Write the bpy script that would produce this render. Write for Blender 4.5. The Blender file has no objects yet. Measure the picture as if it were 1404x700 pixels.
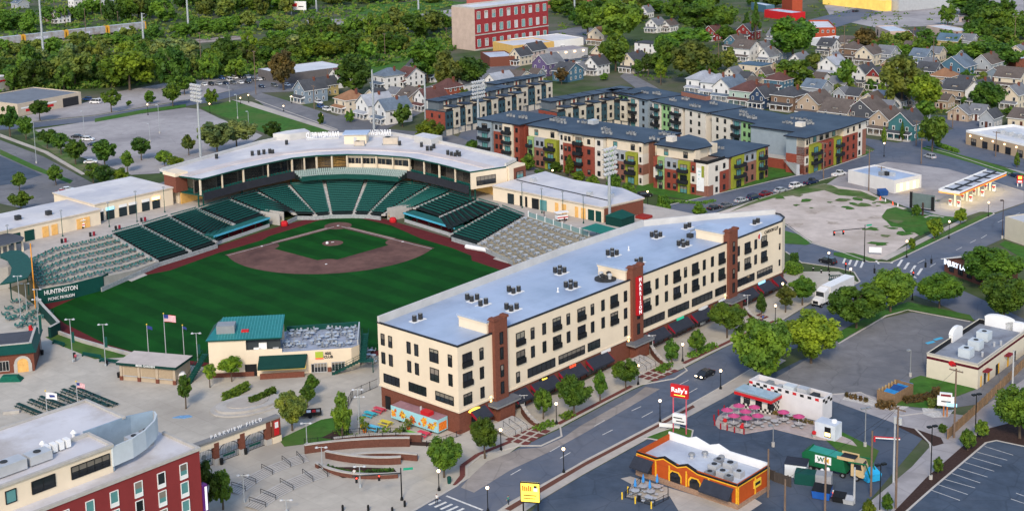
import bpy, bmesh, math, random
from mathutils import Vector, Matrix
random.seed(11)
S = bpy.context.scene; COL = S.collection
PI = math.pi
FOC, TH, HC, ROLL, CY = 1900.0, 0.1683345995587285, 103.77277845840297, -0.021503952364078423, -220.0
PW, PH = 1404, 700
cT, sT, cR, sR = math.cos(TH), math.sin(TH), math.cos(ROLL), math.sin(ROLL)
def G(px, py, z=0.0):
 u = px - PW/2; v = py - CY - PH/2
 u, v = cR*u + sR*v, -sR*u + cR*v
 Y = FOC*cT - v*sT; Z = -FOC*sT - v*cT
 t = (z - HC)/Z
 return (u*t, Y*t)
def PX(x, y, z=0.0):
 z -= HC
 d = y*cT - z*sT; up = y*sT + z*cT
 u = FOC*x/d; v = -FOC*up/d
 return (PW/2 + cR*u - sR*v, PH/2 + sR*u + cR*v + CY)
def scale_at(px, py):
 x, y = G(px, py); return FOC/(y*cT + HC*sT)      # pixels per metre
def height_at(px, py, ty):
 x, y = G(px, py); a = PX(x, y, 0)[1]; b = PX(x, y, 10)[1]
 return 10*(ty - a)/(b - a)
def width_to(O, ang, tx, z=0.0):
 "metres along a compass direction from O until the photo column tx"
 c, s = math.cos(ang), math.sin(ang)
 lo, hi = 0.0, 160.0
 f = lambda t: PX(O[0]+c*t, O[1]+s*t, z)[0] - tx
 a = f(lo)
 if a*f(hi) > 0: return 20.0
 for _ in range(40):
  m = (lo+hi)/2
  if a*f(m) > 0: lo = m
  else: hi = m
 return lo
R = math.radians
MATS = {}
def mat(name, col, rough=.8, var=.12, sc=.6, metal=0, emit=0, rnd=0, col2=None, sc2=.04, spec=.12, bump=0, crack=0, grid=None, stripe=0):
 if name in MATS: return MATS[name]
 m = bpy.data.materials.new(name); m.use_nodes = True
 nt = m.node_tree; N = nt.nodes; L = nt.links
 b = N['Principled BSDF']; b.inputs['Roughness'].default_value = rough; b.inputs['Metallic'].default_value = metal
 b.inputs['Specular IOR Level'].default_value = spec
 tc = N.new('ShaderNodeTexCoord')
 out = None
 def noise(scale, det=5):
  n = N.new('ShaderNodeTexNoise'); n.inputs['Scale'].default_value = scale; n.inputs['Detail'].default_value = det
  n.inputs['Roughness'].default_value = .65
  L.new(tc.outputs['Object'], n.inputs['Vector']); return n
 n = noise(sc)
 r = N.new('ShaderNodeValToRGB'); r.color_ramp.elements[0].position = .3; r.color_ramp.elements[1].position = .7
 lo = [max(0, c*(1-var)) for c in col]; hi = [min(1, c*(1+var)) for c in col]
 r.color_ramp.elements[0].color = (*lo, 1); r.color_ramp.elements[1].color = (*hi, 1)
 L.new(n.outputs['Fac'], r.inputs['Fac']); out = r.outputs['Color']
 if col2:
  n2 = noise(sc2, 7); r2 = N.new('ShaderNodeValToRGB'); r2.color_ramp.elements[0].position = .45; r2.color_ramp.elements[1].position = .62
  L.new(n2.outputs['Fac'], r2.inputs['Fac'])
  mx = N.new('ShaderNodeMix'); mx.data_type = 'RGBA'
  L.new(r2.outputs['Color'], mx.inputs['Factor']); L.new(out, mx.inputs['A']); mx.inputs['B'].default_value = (*col2, 1)
  out = mx.outputs['Result']
 if grid:      # joints: (along, across, turn, strength)
  mp = N.new('ShaderNodeMapping'); mp.inputs['Rotation'].default_value = (0,0,-grid[2]); L.new(tc.outputs['Object'], mp.inputs['Vector'])
  bt = N.new('ShaderNodeTexBrick'); bt.inputs['Scale'].default_value = 1; bt.inputs['Brick Width'].default_value = grid[0]; bt.inputs['Row Height'].default_value = grid[1]
  bt.inputs['Mortar Size'].default_value = .07; bt.inputs['Mortar Smooth'].default_value = .4; bt.offset = 0 if grid[0]==grid[1] else .5
  bt.inputs['Color1'].default_value = (1,1,1,1); bt.inputs['Color2'].default_value = (.93,.93,.93,1); bt.inputs['Mortar'].default_value = (1-grid[3],)*3+(1,)
  L.new(mp.outputs[0], bt.inputs['Vector']); mg = N.new('ShaderNodeMix'); mg.data_type = 'RGBA'; mg.blend_type = 'MULTIPLY'; mg.inputs['Factor'].default_value = 1
  L.new(out, mg.inputs['A']); L.new(bt.outputs['Color'], mg.inputs['B']); out = mg.outputs['Result']
 if crack:
  nz = noise(.35, 3); mv = N.new('ShaderNodeMix'); mv.data_type = 'VECTOR'; mv.inputs['Factor'].default_value = .75
  L.new(nz.outputs['Color'], mv.inputs['A']); L.new(tc.outputs['Object'], mv.inputs['B'])
  vo = N.new('ShaderNodeTexVoronoi'); vo.feature = 'DISTANCE_TO_EDGE'; vo.inputs['Scale'].default_value = .2; L.new(mv.outputs['Result'], vo.inputs['Vector'])
  cr = N.new('ShaderNodeMapRange'); cr.inputs['From Max'].default_value = .022; cr.inputs['To Min'].default_value = 1-crack; cr.inputs['To Max'].default_value = 1
  L.new(vo.outputs['Distance'], cr.inputs['Value']); mg = N.new('ShaderNodeMix'); mg.data_type = 'RGBA'; mg.blend_type = 'MULTIPLY'; mg.inputs['Factor'].default_value = 1
  L.new(out, mg.inputs['A']); L.new(cr.outputs['Result'], mg.inputs['B']); out = mg.outputs['Result']
 if stripe:
  wv = N.new('ShaderNodeTexWave'); wv.inputs['Scale'].default_value = .055; wv.inputs['Distortion'].default_value = .3; wv.bands_direction = 'DIAGONAL'
  L.new(tc.outputs['Object'], wv.inputs['Vector']); cr = N.new('ShaderNodeMapRange'); cr.inputs['From Min'].default_value = .4; cr.inputs['From Max'].default_value = .6; cr.inputs['To Min'].default_value = 1-stripe; cr.inputs['To Max'].default_value = 1
  L.new(wv.outputs['Fac'], cr.inputs['Value']); mg = N.new('ShaderNodeMix'); mg.data_type = 'RGBA'; mg.blend_type = 'MULTIPLY'; mg.inputs['Factor'].default_value = 1
  L.new(out, mg.inputs['A']); L.new(cr.outputs['Result'], mg.inputs['B']); out = mg.outputs['Result']
 if rnd:
  oi = N.new('ShaderNodeObjectInfo'); hs = N.new('ShaderNodeHueSaturation')
  mr = N.new('ShaderNodeMapRange'); mr.inputs['To Min'].default_value = 1-rnd; mr.inputs['To Max'].default_value = 1+rnd
  L.new(oi.outputs['Random'], mr.inputs['Value']); L.new(mr.outputs['Result'], hs.inputs['Value'])
  m2 = N.new('ShaderNodeMapRange'); m2.inputs['To Min'].default_value = .5-rnd*.08; m2.inputs['To Max'].default_value = .5+rnd*.05
  mm = N.new('ShaderNodeMath'); mm.operation = 'FRACT'; mk = N.new('ShaderNodeMath'); mk.operation = 'MULTIPLY'; mk.inputs[1].default_value = 7.3
  L.new(oi.outputs['Random'], mk.inputs[0]); L.new(mk.outputs[0], mm.inputs[0]); L.new(mm.outputs[0], m2.inputs['Value'])
  L.new(m2.outputs['Result'], hs.inputs['Hue'])
  L.new(out, hs.inputs['Color']); out = hs.outputs['Color']
 L.new(out, b.inputs['Base Color'])
 if emit:
  b.inputs['Emission Color'].default_value = (*col, 1); b.inputs['Emission Strength'].default_value = emit
 if bump:
  bp = N.new('ShaderNodeBump'); bp.inputs['Strength'].default_value = bump; bp.inputs['Distance'].default_value = .05
  L.new(n.outputs['Fac'], bp.inputs['Height']); L.new(bp.outputs['Normal'], b.inputs['Normal'])
 MATS[name] = m
 return m
def leafmat(name, col, rnd=.36):
 m = bpy.data.materials.new(name); m.use_nodes = True
 nt = m.node_tree; N = nt.nodes; L = nt.links
 b = N['Principled BSDF']; b.inputs['Roughness'].default_value = .6; b.inputs['Specular IOR Level'].default_value = .25
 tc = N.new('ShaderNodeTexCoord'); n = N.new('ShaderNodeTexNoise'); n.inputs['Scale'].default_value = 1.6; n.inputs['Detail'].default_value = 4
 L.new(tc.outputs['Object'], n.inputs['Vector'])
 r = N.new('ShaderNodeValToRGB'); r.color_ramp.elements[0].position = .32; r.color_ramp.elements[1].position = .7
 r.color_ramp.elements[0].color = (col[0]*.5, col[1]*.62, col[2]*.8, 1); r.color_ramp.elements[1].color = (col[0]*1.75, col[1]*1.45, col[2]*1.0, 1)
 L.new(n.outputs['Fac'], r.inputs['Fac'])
 oi = N.new('ShaderNodeObjectInfo'); hs = N.new('ShaderNodeHueSaturation')
 mr = N.new('ShaderNodeMapRange'); mr.inputs['To Min'].default_value = 1-rnd; mr.inputs['To Max'].default_value = 1+rnd
 m2 = N.new('ShaderNodeMapRange'); m2.inputs['To Min'].default_value = .485; m2.inputs['To Max'].default_value = .515
 mk = N.new('ShaderNodeMath'); mk.operation = 'MULTIPLY'; mk.inputs[1].default_value = 7.3
 mm = N.new('ShaderNodeMath'); mm.operation = 'FRACT'
 L.new(oi.outputs['Random'], mr.inputs['Value']); L.new(oi.outputs['Random'], mk.inputs[0]); L.new(mk.outputs[0], mm.inputs[0]); L.new(mm.outputs[0], m2.inputs['Value'])
 L.new(mr.outputs['Result'], hs.inputs['Value']); L.new(m2.outputs['Result'], hs.inputs['Hue']); L.new(r.outputs['Color'], hs.inputs['Color'])
 L.new(hs.outputs['Color'], b.inputs['Base Color'])
 tr = N.new('ShaderNodeBsdfTranslucent'); L.new(hs.outputs['Color'], tr.inputs['Color'])
 ms = N.new('ShaderNodeMixShader'); ms.inputs[0].default_value = .4
 L.new(b.outputs[0], ms.inputs[1]); L.new(tr.outputs[0], ms.inputs[2]); L.new(ms.outputs[0], N['Material Output'].inputs['Surface'])
 MATS[name] = m; return m
class MB:
 def __init__(s): s.v = []; s.f = []; s.mi = []; s.ms = []; s.T = None
 def _m(s, m):
  if m not in s.ms: s.ms.append(m)
  return s.ms.index(m)
 def poly(s, pts, m):
  i = len(s.v)
  for p in pts:
   p = (p[0], p[1], p[2])
   s.v.append(tuple(s.T @ Vector(p)) if s.T else p)
  s.f.append(tuple(range(i, i+len(pts)))); s.mi.append(s._m(m)); return s
 def faces(s, vs, fs, m):
  i = len(s.v); k = s._m(m)
  for p in vs: s.v.append(tuple(s.T @ Vector(p)) if s.T else tuple(p))
  for f in fs: s.f.append(tuple(a+i for a in f)); s.mi.append(k)
  return s
 def box(s, x0, y0, z0, x1, y1, z1, m, top=None):
  vs = [(x0,y0,z0),(x1,y0,z0),(x1,y1,z0),(x0,y1,z0),(x0,y0,z1),(x1,y0,z1),(x1,y1,z1),(x0,y1,z1)]
  fs = [(0,3,2,1),(0,1,5,4),(1,2,6,5),(2,3,7,6),(3,0,4,7)]
  if top is None: s.faces(vs, fs+[(4,5,6,7)], m)
  else:
   s.faces(vs, fs, m); s.poly([vs[4],vs[5],vs[6],vs[7]], top)
  return s
 def prism(s, pts, z0, z1, m, top=None, cap=True):
  a = sum(pts[i][0]*pts[(i+1)%len(pts)][1]-pts[(i+1)%len(pts)][0]*pts[i][1] for i in range(len(pts)))
  if a < 0: pts = pts[::-1]
  n = len(pts)
  vs = [(p[0],p[1],z0) for p in pts]+[(p[0],p[1],z1) for p in pts]
  fs = [(i,(i+1)%n,n+(i+1)%n,n+i) for i in range(n)]
  s.faces(vs, fs, m)
  if cap: s.poly([(p[0],p[1],z1) for p in pts], top or m)
  return s
 def cyl(s, a, b, r0, r1=None, n=8, m=None, cap=True):
  r1 = r0 if r1 is None else r1
  a = Vector(a); b = Vector(b); d = (b-a)
  if d.length < 1e-6: return s
  d.normalize(); x = d.orthogonal().normalized(); y = d.cross(x)
  vs = []
  for p, r in ((a,r0),(b,r1)):
   for i in range(n):
    t = 2*PI*i/n; vs.append(tuple(p + x*math.cos(t)*r + y*math.sin(t)*r))
  fs = [(i,(i+1)%n,n+(i+1)%n,n+i) for i in range(n)]
  if cap: fs += [tuple(range(n-1,-1,-1)), tuple(range(n,2*n))]
  return s.faces(vs, fs, m)
 def lathe(s, prof, m, n=10, c=(0,0)):
  vs = []; fs = []
  for r, z in prof:
   for i in range(n):
    t = 2*PI*i/n; vs.append((c[0]+r*math.cos(t), c[1]+r*math.sin(t), z))
  for k in range(len(prof)-1):
   for i in range(n):
    fs.append((k*n+i, k*n+(i+1)%n, (k+1)*n+(i+1)%n, (k+1)*n+i))
  return s.faces(vs, fs, m)
 def ball(s, c, r, m, n=8, k=6, sz=1):
  return s.lathe([(max(r*math.sin(PI*i/k), .001), c[2]-r*sz*math.cos(PI*i/k)) for i in range(k+1)], m, n, (c[0],c[1]))
 def mesh(s, name, smooth=False):
  me = bpy.data.meshes.new(name); me.from_pydata(s.v, [], s.f)
  for m in s.ms: me.materials.append(m)
  if len(s.ms) > 1: me.polygons.foreach_set('material_index', s.mi)
  if smooth: me.polygons.foreach_set('use_smooth', [True]*len(s.f))
  me.update(); return me
 def build(s, name, parent=None, smooth=False, loc=None, rot=None):
  o = bpy.data.objects.new(name, s.mesh(name, smooth)); COL.objects.link(o)
  if parent: o.parent = parent
  if loc: o.location = loc
  if rot is not None: o.rotation_euler = (0,0,rot)
  return o
def bx(n, t, *a, **k): b = MB(); b.box(*a, **k); return b.build(n, t)
def link(name, me, parent=None, loc=(0,0,0), rot=0, sc=None):
 o = bpy.data.objects.new(name, me); COL.objects.link(o)
 if parent: o.parent = parent
 o.location = loc; o.rotation_euler = (0,0,rot)
 if sc: o.scale = sc
 return o
def tag(o, label, cat, group=None, kind=None):
 if label: o['label'] = label
 if cat: o['category'] = cat
 if group: o['group'] = group
 if kind: o['kind'] = kind
 return o
def thing(name, label, cat, loc=(0,0,0), rot=0, group=None):
 o = bpy.data.objects.new(name, None); COL.objects.link(o); o.empty_display_size = .3
 o.location = loc; o.rotation_euler = (0,0,rot)
 return tag(o, label, cat, group)
def struct(o): o['kind'] = 'structure'; return o
RANK = [0, True]
def ground_sheet(name, px, m, z, pts=None):
 RANK[0] += 1
 if RANK[1]: z += RANK[0]*.0012          # no two sheets in one plane
 b = MB(); w = pts or [G(*p) for p in px]
 a = sum(w[i][0]*w[(i+1)%len(w)][1]-w[(i+1)%len(w)][0]*w[i][1] for i in range(len(w)))
 if a < 0: w = w[::-1]
 b.poly([(p[0],p[1],z) for p in w], m)
 return struct(b.build(name))
ORD = ['first','second','third','fourth','fifth','sixth','seventh','eighth','ninth','tenth','eleventh','twelfth','thirteenth','fourteenth','fifteenth','sixteenth','seventeenth','eighteenth','nineteenth','twentieth']
def copy_thing(root, loc, rot, label, sc=None):
 r = root.copy(); COL.objects.link(r); r.location = loc; r.rotation_euler = (0,0,rot)
 if sc: r.scale = sc
 if label: r['label'] = label
 for ch in list(root.children):
  c = ch.copy(); COL.objects.link(c); c.parent = r
  for g in list(ch.children):
   d = g.copy(); COL.objects.link(d); d.parent = c
 return r
U, V = R(47.6), R(137.6)       # the street grid
def ud(a): return (math.cos(a), math.sin(a))
CONC = mat('concrete', (.46,.42,.37), .85, .1, .5, col2=(.37,.34,.31), sc2=.06, grid=(2.4,2.4,R(47.6),.12))
PLAZA = mat('plaza_concrete', (.47,.435,.375), .85, .1, .35, col2=(.36,.33,.285), sc2=.035, grid=(4.5,4.5,R(47.6),.14))
ASPH = mat('asphalt', (.1,.122,.165), .8, .16, .35, col2=(.145,.155,.185), sc2=.03, crack=.16)
ASPH2 = mat('worn_asphalt', (.185,.185,.195), .85, .2, .25, col2=(.125,.13,.145), sc2=.025, crack=.2)
ASPH3 = mat('pale_asphalt', (.36,.34,.34), .85, .12, .2, col2=(.25,.235,.24), sc2=.03, crack=.16)
DARKA = mat('dark_asphalt', (.058,.08,.115), .75, .22, .3, col2=(.09,.11,.145), sc2=.04, crack=.22)
WHITE = mat('white_paint', (.75,.75,.74), .6, .05)
PAINT = mat('road_paint', (.62,.61,.58), .7, .25, 2)
GRASS = mat('lawn_grass', (.045,.13,.02), .9, .3, .5, col2=(.075,.13,.03), sc2=.08)
SCRUB = mat('scrub_grass', (.07,.13,.03), .95, .35, .25, col2=(.16,.16,.09), sc2=.12)
BRICK = mat('red_brick', (.165,.06,.04), .85, .2, 3)
BRICK2 = mat('dark_brick', (.13,.055,.04), .85, .2, 3)
CREAM = mat('cream_stucco', (.72,.61,.46), .85, .05, .3)
ROOFW = mat('white_membrane', (.6,.61,.63), .6, .1, .12, col2=(.5,.52,.55), sc2=.05)
BLACK = mat('black_metal', (.015,.016,.018), .5, .1)
GREY = mat('grey_metal', (.28,.29,.3), .5, .1, metal=.3)
LGREY = mat('pale_metal', (.5,.51,.52), .45, .08, metal=.3)
GREEN = mat('stadium_green', (.008,.062,.05), .55, .1, 1)
DGREEN = mat('deep_green', (.006,.04,.034), .6, .1, 1)
GLASS = mat('dark_glass', (.018,.022,.028), .12, .2, .4, spec=.6, rnd=.3)
TEALG = mat('teal_glass', (.1,.26,.26), .15, .15, .4, spec=.6)
AWN = mat('charcoal_canvas', (.03,.035,.05), .8, .15, 1)
REDP = mat('red_paint', (.5,.02,.025), .5, .1, 1)
YELL = mat('yellow_paint', (.75,.5,.05), .5, .1, 1)
WOOD = mat('weathered_wood', (.2,.14,.09), .9, .25, 2)
TRUNK = mat('bark', (.1,.075,.055), .95, .2, 2)
DIRT = mat('infield_dirt', (.15,.08,.066), .95, .18, .35, col2=(.09,.048,.042), sc2=.09)
TRACK = mat('warning_track', (.115,.019,.02), .95, .15, .4)
LAMP = mat('lamp_glow', (1,.68,.38), .4, 0, emit=3)
WARM = mat('warm_glow', (1,.6,.2), .5, .1, emit=2.2)
MULCH = mat('mulch', (.05,.03,.025), .95, .3, 3)
# GROUND
gm = mat('ground_cover', (.055,.085,.03), .95, .3, .12, col2=(.12,.115,.085), sc2=.018)
b = MB(); b.poly([(-3000,-300,0),(3000,-300,0),(3000,5000,0),(-3000,5000,0)], gm); struct(b.build('ground'))
GRAVEL = mat('gravel_lot', (.52,.45,.4), .95, .16, .25, col2=(.4,.34,.29), sc2=.05)
ground_sheet('plaza', [(-260,330),(-20,380),(30,404),(60,428),(84,450),(95,462),(180,489),(295,505),(480,492),(520,486),(530,560),(640,560),(765,540),(980,430),(1075,372),(1150,372),(1178,388),(1150,396),(1116,412),(1065,443),(995,474),(937,504),(866,533),(765,587),(710,612),(672,640),(560,703),(400,790),(-300,790)], PLAZA, .02)
ground_sheet('street', [(560,704),(640,657),(710,614),(765,589),(866,535),(937,505.5),(995,475.5),(1065,445),(1116,414),(1160,397),(1180,386),(1172,372),(1150,367),(1099,360),(1077,345),(1060,333),(1080,308),(1112,333),(1150,344),(1191,358.5),(1222,360),(1363,294),(1404,279),(1490,242),(1520,262),(1404,308),(1376,327),(1296,363),(1292,383),(1320,398),(1404,437),(1500,478),(1480,505),(1404,468),(1340,440),(1290,418),(1255,405),(1230,410),(1150,455),(1060,488),(990,530),(905,578),(803,631),(700,688),(660,715),(600,760),(480,760)], ASPH, .04)
ground_sheet('sidewalk', [(660,715),(700,687),(803,630),(905,577),(990,529),(1060,488),(1078,494),(1000,541),(905,592),(800,650),(745,683),(700,715)], CONC, .06)
ground_sheet('brick_kerb_strip', [(690,697),(803,633),(905,580),(950,555),(953,558),(905,584),(803,638),(700,700)], BRICK2, .075)
ground_sheet('parking_lot', [(690,740),(745,684),(800,651),(905,593),(1000,541),(1100,492),(1180,474),(1300,560),(1180,700),(1150,760),(690,780)], DARKA, .05)
ground_sheet('parking_bays', [(1060,520),(1150,466),(1210,437),(1250,428),(1330,440),(1420,470),(1440,520),(1404,545),(1300,560),(1235,570),(1150,545)], ASPH2, .065)
ground_sheet('alley', [(1120,542),(1180,538),(1255,562),(1330,570),(1404,520),(1480,470),(1500,500),(1404,556),(1330,640),(1280,680),(1200,740),(1130,740),(1250,640),(1277,610),(1240,585)], ASPH3, .08)
ground_sheet('parking_lane', [(712,615.5),(742,613),(772,600),(795,584),(868,543),(885,530),(905,533),(866,556),(800,594),(760,616),(700,644),(650,675),(632,668),(646,652),(668,632)], mat('lane_concrete',(.3,.27,.25),.85,.15,.4,col2=(.22,.2,.19),sc2=.08,crack=.18), .05)
ground_sheet('parking_court', [(1235,708),(1280,668),(1352,607),(1366,604),(1404,612),(1560,650),(1560,760),(1180,770)], DARKA, .09)
ground_sheet('mulch_bed', [(1222,705),(1270,655),(1345,590),(1404,575),(1480,590),(1480,625),(1404,612),(1366,603),(1352,606),(1280,667),(1235,707)], MULCH, .1)
ground_sheet('mulch_corner', [(1225,582),(1255,588),(1290,600),(1294,608),(1280,612),(1262,600)], MULCH, .1)
ground_sheet('lawn', [(1248,520),(1262,515),(1330,528),(1338,534),(1300,548),(1272,560),(1228,556),(1240,545)], GRASS, .11)
ground_sheet('lawn', [(884,600),(905,592),(930,584),(950,590),(948,600),(905,604)], GRASS, .11)
ground_sheet('lawn', [(1140,460),(1205,428),(1245,414),(1330,432),(1336,440),(1250,425),(1215,432),(1165,460),(1150,470)], GRASS, .1)
ground_sheet('lawn', [(1126,598),(1150,590),(1180,605),(1205,618),(1196,640),(1160,628)], GRASS, .11)
ground_sheet('vacant_lot', [(900,312),(960,300),(1010,284),(1060,268),(1130,252),(1190,262),(1225,281),(1300,300),(1255,325),(1212,355),(1191,357.5),(1150,344),(1112,332),(1080,308),(1060,300),(980,330)], GRAVEL, .05)
ground_sheet('forecourt', [(1175,225),(1240,205),(1404,235),(1404,278),(1363,292),(1345,290),(1300,305),(1240,283),(1190,262),(1130,255)], ASPH3, .045)
ground_sheet('verge', [(1222,359),(1222,354),(1340,297),(1358,291),(1362,293)], GRASS, .08)
ground_sheet('footpath', [(1205,355),(1320,300),(1326,302),(1216,357)], CONC, .075)
ground_sheet('lawn', [(1205,357),(1170,347),(1143,346),(1143,350),(1165,356),(1187,358)], GRASS, .09)
ground_sheet('lawn', [(1074,316),(1096,322),(1114,332),(1092,335),(1074,331)], GRASS, .09)
ground_sheet('lawn', [(1074,327),(1113,334),(1105,336),(1074,334)], GRASS, .085)
ground_sheet('weeds', [(1208,298),(1216,287),(1228,284),(1246,290),(1262,289),(1290,296),(1312,298),(1318,302),(1290,308),(1262,324),(1252,318),(1244,321),(1236,312),(1222,311),(1216,304)], GRASS, .07)
ground_sheet('weeds', [(1000,291),(1040,272),(1064,266.5),(1130,252.5),(1140,254),(1150,259),(1180,262),(1204,272),(1198,276),(1176,270),(1150,268),(1130,261),(1090,268),(1060,272),(1030,281)], SCRUB, .07)
rr = random.Random(4); RANK[1] = False
for nm,m_,n_,z0 in (('weeds',GRASS,34,.14),('weeds',SCRUB,14,.17),('worn_patch',mat('gravel_stain',(.4,.34,.29),.95,.3,.5),16,.11)):
 b = MB()
 for k in range(n_):
  e = rr.random(); x,y = ((1150+rr.gauss(0,60),275+rr.gauss(0,6)) if e<.3 else (1235+rr.gauss(0,28),318+rr.gauss(0,14))) if nm=='weeds' else (rr.uniform(1010,1220),rr.uniform(275,335))
  if y>355-.35*abs(x-1150) or y<262 or y+.72*(x-1212)>352: continue
  gx,gy = G(x,y); r0 = rr.uniform(.6,2.6); b.poly([(gx+r0*rr.uniform(.4,1.5)*math.cos(a*.7),gy+r0*rr.uniform(.4,1.3)*math.sin(a*.7),z0+k*.0008) for a in range(9)], m_)
 struct(b.build(nm))
RANK[1] = True
ground_sheet('street', [(760,290),(780,283),(830,280),(869,294),(919,280),(1000,262),(1060,247),(1130,232),(1188,212),(1200,205),(1180,195),(1188,190),(1230,196),(1262,190),(1311,176),(1330,180),(1268,202),(1300,210),(1404,244),(1500,275),(1500,290),(1404,262),(1300,232),(1240,224),(1215,222),(1130,245),(1060,266),(1000,284),(960,300),(900,310)], ASPH, .05)
ground_sheet('verge', [(1262,204),(1330,223),(1404,247),(1404,239),(1335,216),(1272,200)], GRASS, .07)
ground_sheet('apartment_lawn', [(870,262),(950,275),(1040,254),(1060,244),(1140,232),(1190,214),(1215,208),(1160,200),(900,205)], GRASS, .03)
ground_sheet('street', [(-80,165),(0,192),(60,215),(125,250),(180,262),(240,245),(300,225),(420,190),(340,128),(300,118),(330,112),(360,128),(400,140),(463,160),(520,176),(620,185),(700,215),(780,250),(830,282),(760,290),(690,225),(600,205),(440,200),(250,262),(180,290),(60,292),(-80,262)], ASPH2, .03)
ground_sheet('pale_parking', [(38,180),(130,165),(254,148),(275,150),(300,162),(360,186),(345,196),(250,236),(180,240),(110,215),(60,196)], ASPH3, .05)
ground_sheet('street', [(-60,170),(44,168),(130,159),(274,135),(345,118),(352,124),(290,140),(130,166),(40,176),(-60,182)], ASPH, .06)
ground_sheet('depot_yard', [(30,160),(120,140),(150,128),(240,112),(330,105),(345,118),(274,134),(130,158),(44,167)], ASPH3, .045)
ground_sheet('car_park', [(285,115),(330,98),(400,96),(440,110),(420,125),(345,128),(310,122)], ASPH2, .055)
ground_sheet('lawn', [(275,148),(318,138),(372,152),(455,178),(445,184),(390,189),(360,182),(310,162)], GRASS, .07)
ground_sheet('footpath', [(318,137),(345,140),(463,179),(455,181),(340,145)], CONC, .08)
ground_sheet('lower_lot', [(-60,200),(0,214),(58,240),(20,252),(-60,262)], DARKA, .06)
ground_sheet('footpath', [(0,184),(0,188),(60,210),(112,240),(118,239),(66,208)], CONC, .075)
ground_sheet('verge', [(0,205),(50,228),(100,248),(96,252),(44,232),(0,212)], GRASS, .07)
ground_sheet('grass_strip', [(20,178),(44,176),(120,226),(112,236),(66,206)], SCRUB, .055)
ground_sheet('verge', [(130,163),(200,150),(255,143),(255,147),(200,155),(130,168)], GRASS, .07)
BALLAST = mat('ballast', (.3,.26,.23), .95, .2, .3)
ground_sheet('railway_bed', [(-40,84),(60,80),(130,68),(200,60),(330,49),(345,46),(345,53),(200,66),(130,76),(60,90),(-40,98)], BALLAST, .06)
ground_sheet('railway_bed', [(-40,54),(60,50),(160,38),(160,48),(60,60),(-40,66)], BALLAST, .06)
ground_sheet('pale_parking', [(420,28),(560,22),(640,10),(700,14),(640,30),(560,40),(430,42)], ASPH3, .05)
ground_sheet('lawn', [(480,95),(560,76),(590,76),(600,84),(560,96),(510,102)], GRASS, .06)
ground_sheet('meadow', [(500,8),(600,0),(640,4),(560,22),(490,20)], GRASS, .055)
ground_sheet('pale_parking', [(745,45),(800,36),(830,44),(800,62),(760,62)], ASPH2, .05)
ground_sheet('forecourt', [(1130,8),(1200,0),(1404,0),(1404,20),(1330,35),(1200,38),(1140,26)], ASPH3, .05)
ground_sheet('street', [(1100,30),(1180,10),(1210,18),(1140,40)], ASPH, .07)
ground_sheet('street', [(440,175),(460,160),(720,75),(830,40),(840,44),(730,84),(520,182)], ASPH2, .04)
ground_sheet('street', [(860,98),(900,120),(960,160),(1060,195),(1180,195),(1180,202),(1040,202),(930,165),(850,105)], ASPH2, .045)
ground_sheet('street', [(1090,132),(1230,150),(1404,118),(1404,125),(1240,158),(1090,140)], ASPH2, .045)
ground_sheet('lot_behind', [(1265,158),(1330,160),(1404,196),(1404,236),(1330,216),(1270,200),(1310,178)], ASPH, .055)
ground_sheet('strip_lot', [(760,62),(800,75),(835,90),(812,98),(745,80)], DARKA, .06)
RANK[1] = False
HX, HY, FA = -51.27, 390.12, -2.3165
def FD(a, b): return (HX + a*math.cos(FA) - b*math.sin(FA), HY + a*math.sin(FA) + b*math.cos(FA))
def fsheet(name, ab, m, z): return ground_sheet(name, None, m, z, [FD(*p) for p in ab])
ft = .3048
TURF = mat('outfield_turf', (.003,.055,.005), .95, .12, .5, col2=(.005,.072,.007), sc2=.09, stripe=.22)
ground_sheet('warning_track', [(48,421),(140,389),(202,365.5),(291,339.7),(360,317),(396,306.6),(437,296.5),(480,293.5),(505,295.8),(536,302.3),(603,322),(646,336),(717,371),(790,400),(700,470),(600,480),(520,487),(480,492),(300,504),(180,490),(82,456)], TRACK, .03)
ground_sheet('outfield_grass', [(66,425),(154,386),(233,370.6),(300,346.5),(360,329),(369,323.7),(410,311),(434,303),(454,299.2),(474,298),(497,299.7),(536,309),(577,327),(620,340),(646,350.3),(647,357),(703,376),(780,405),(700,462),(600,474),(520,480),(480,486),(310,500),(200,487),(146,472),(112,455),(88,443)], TURF, .05)
ground_sheet('berm_grass', [(82,457),(112,470),(180,489),(130,492),(84,474),(62,462)], GRASS, .06)
rub = 60.5*ft/math.sqrt(2)
d0 = 127.6*ft
arc = [(-1.2,-1.2),(d0,-1.2)]
a0 = math.atan2(-rub, d0-rub); a1 = math.atan2(d0-rub, -rub)
for i in range(41):
 t = a0+(a1-a0)*i/40; arc.append((rub+95*ft*math.cos(t), rub+95*ft*math.sin(t)))
arc.append((-1.2, d0))
def circ(a, b, r, n=28): return [(a+r*math.cos(2*PI*i/n), b+r*math.sin(2*PI*i/n)) for i in range(n)]
fsheet('infield_dirt', arc, DIRT, .07)
B1 = 90*ft; g0 = .9; g1 = B1-1.0
inf = [(g0,g0)]
inf += [(g1-3.1,g0)] + [(g1+.6-4.1*math.cos(t), g0-.3+4.1*math.sin(t)) for t in [R(x) for x in (8,25,45,65,85)]]
inf += [(g1,g1-3.6)] + [(g1+.3-4*math.cos(t), g1+.3-4*math.sin(t)) for t in [R(x) for x in (85,65,45,25,5)]][::1]
inf += [(g1-3.6,g1)] + [(g0-.3+4.1*math.sin(t), g1+.6-4.1*math.cos(t)) for t in [R(x) for x in (85,65,45,25,8)]]
fsheet('infield_grass', inf, TURF, .09)
fsheet('foul_ground', [(6,-1.3),(24,-1.3),(24,-2.9),(6,-2.9)], TURF, .09)
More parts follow.
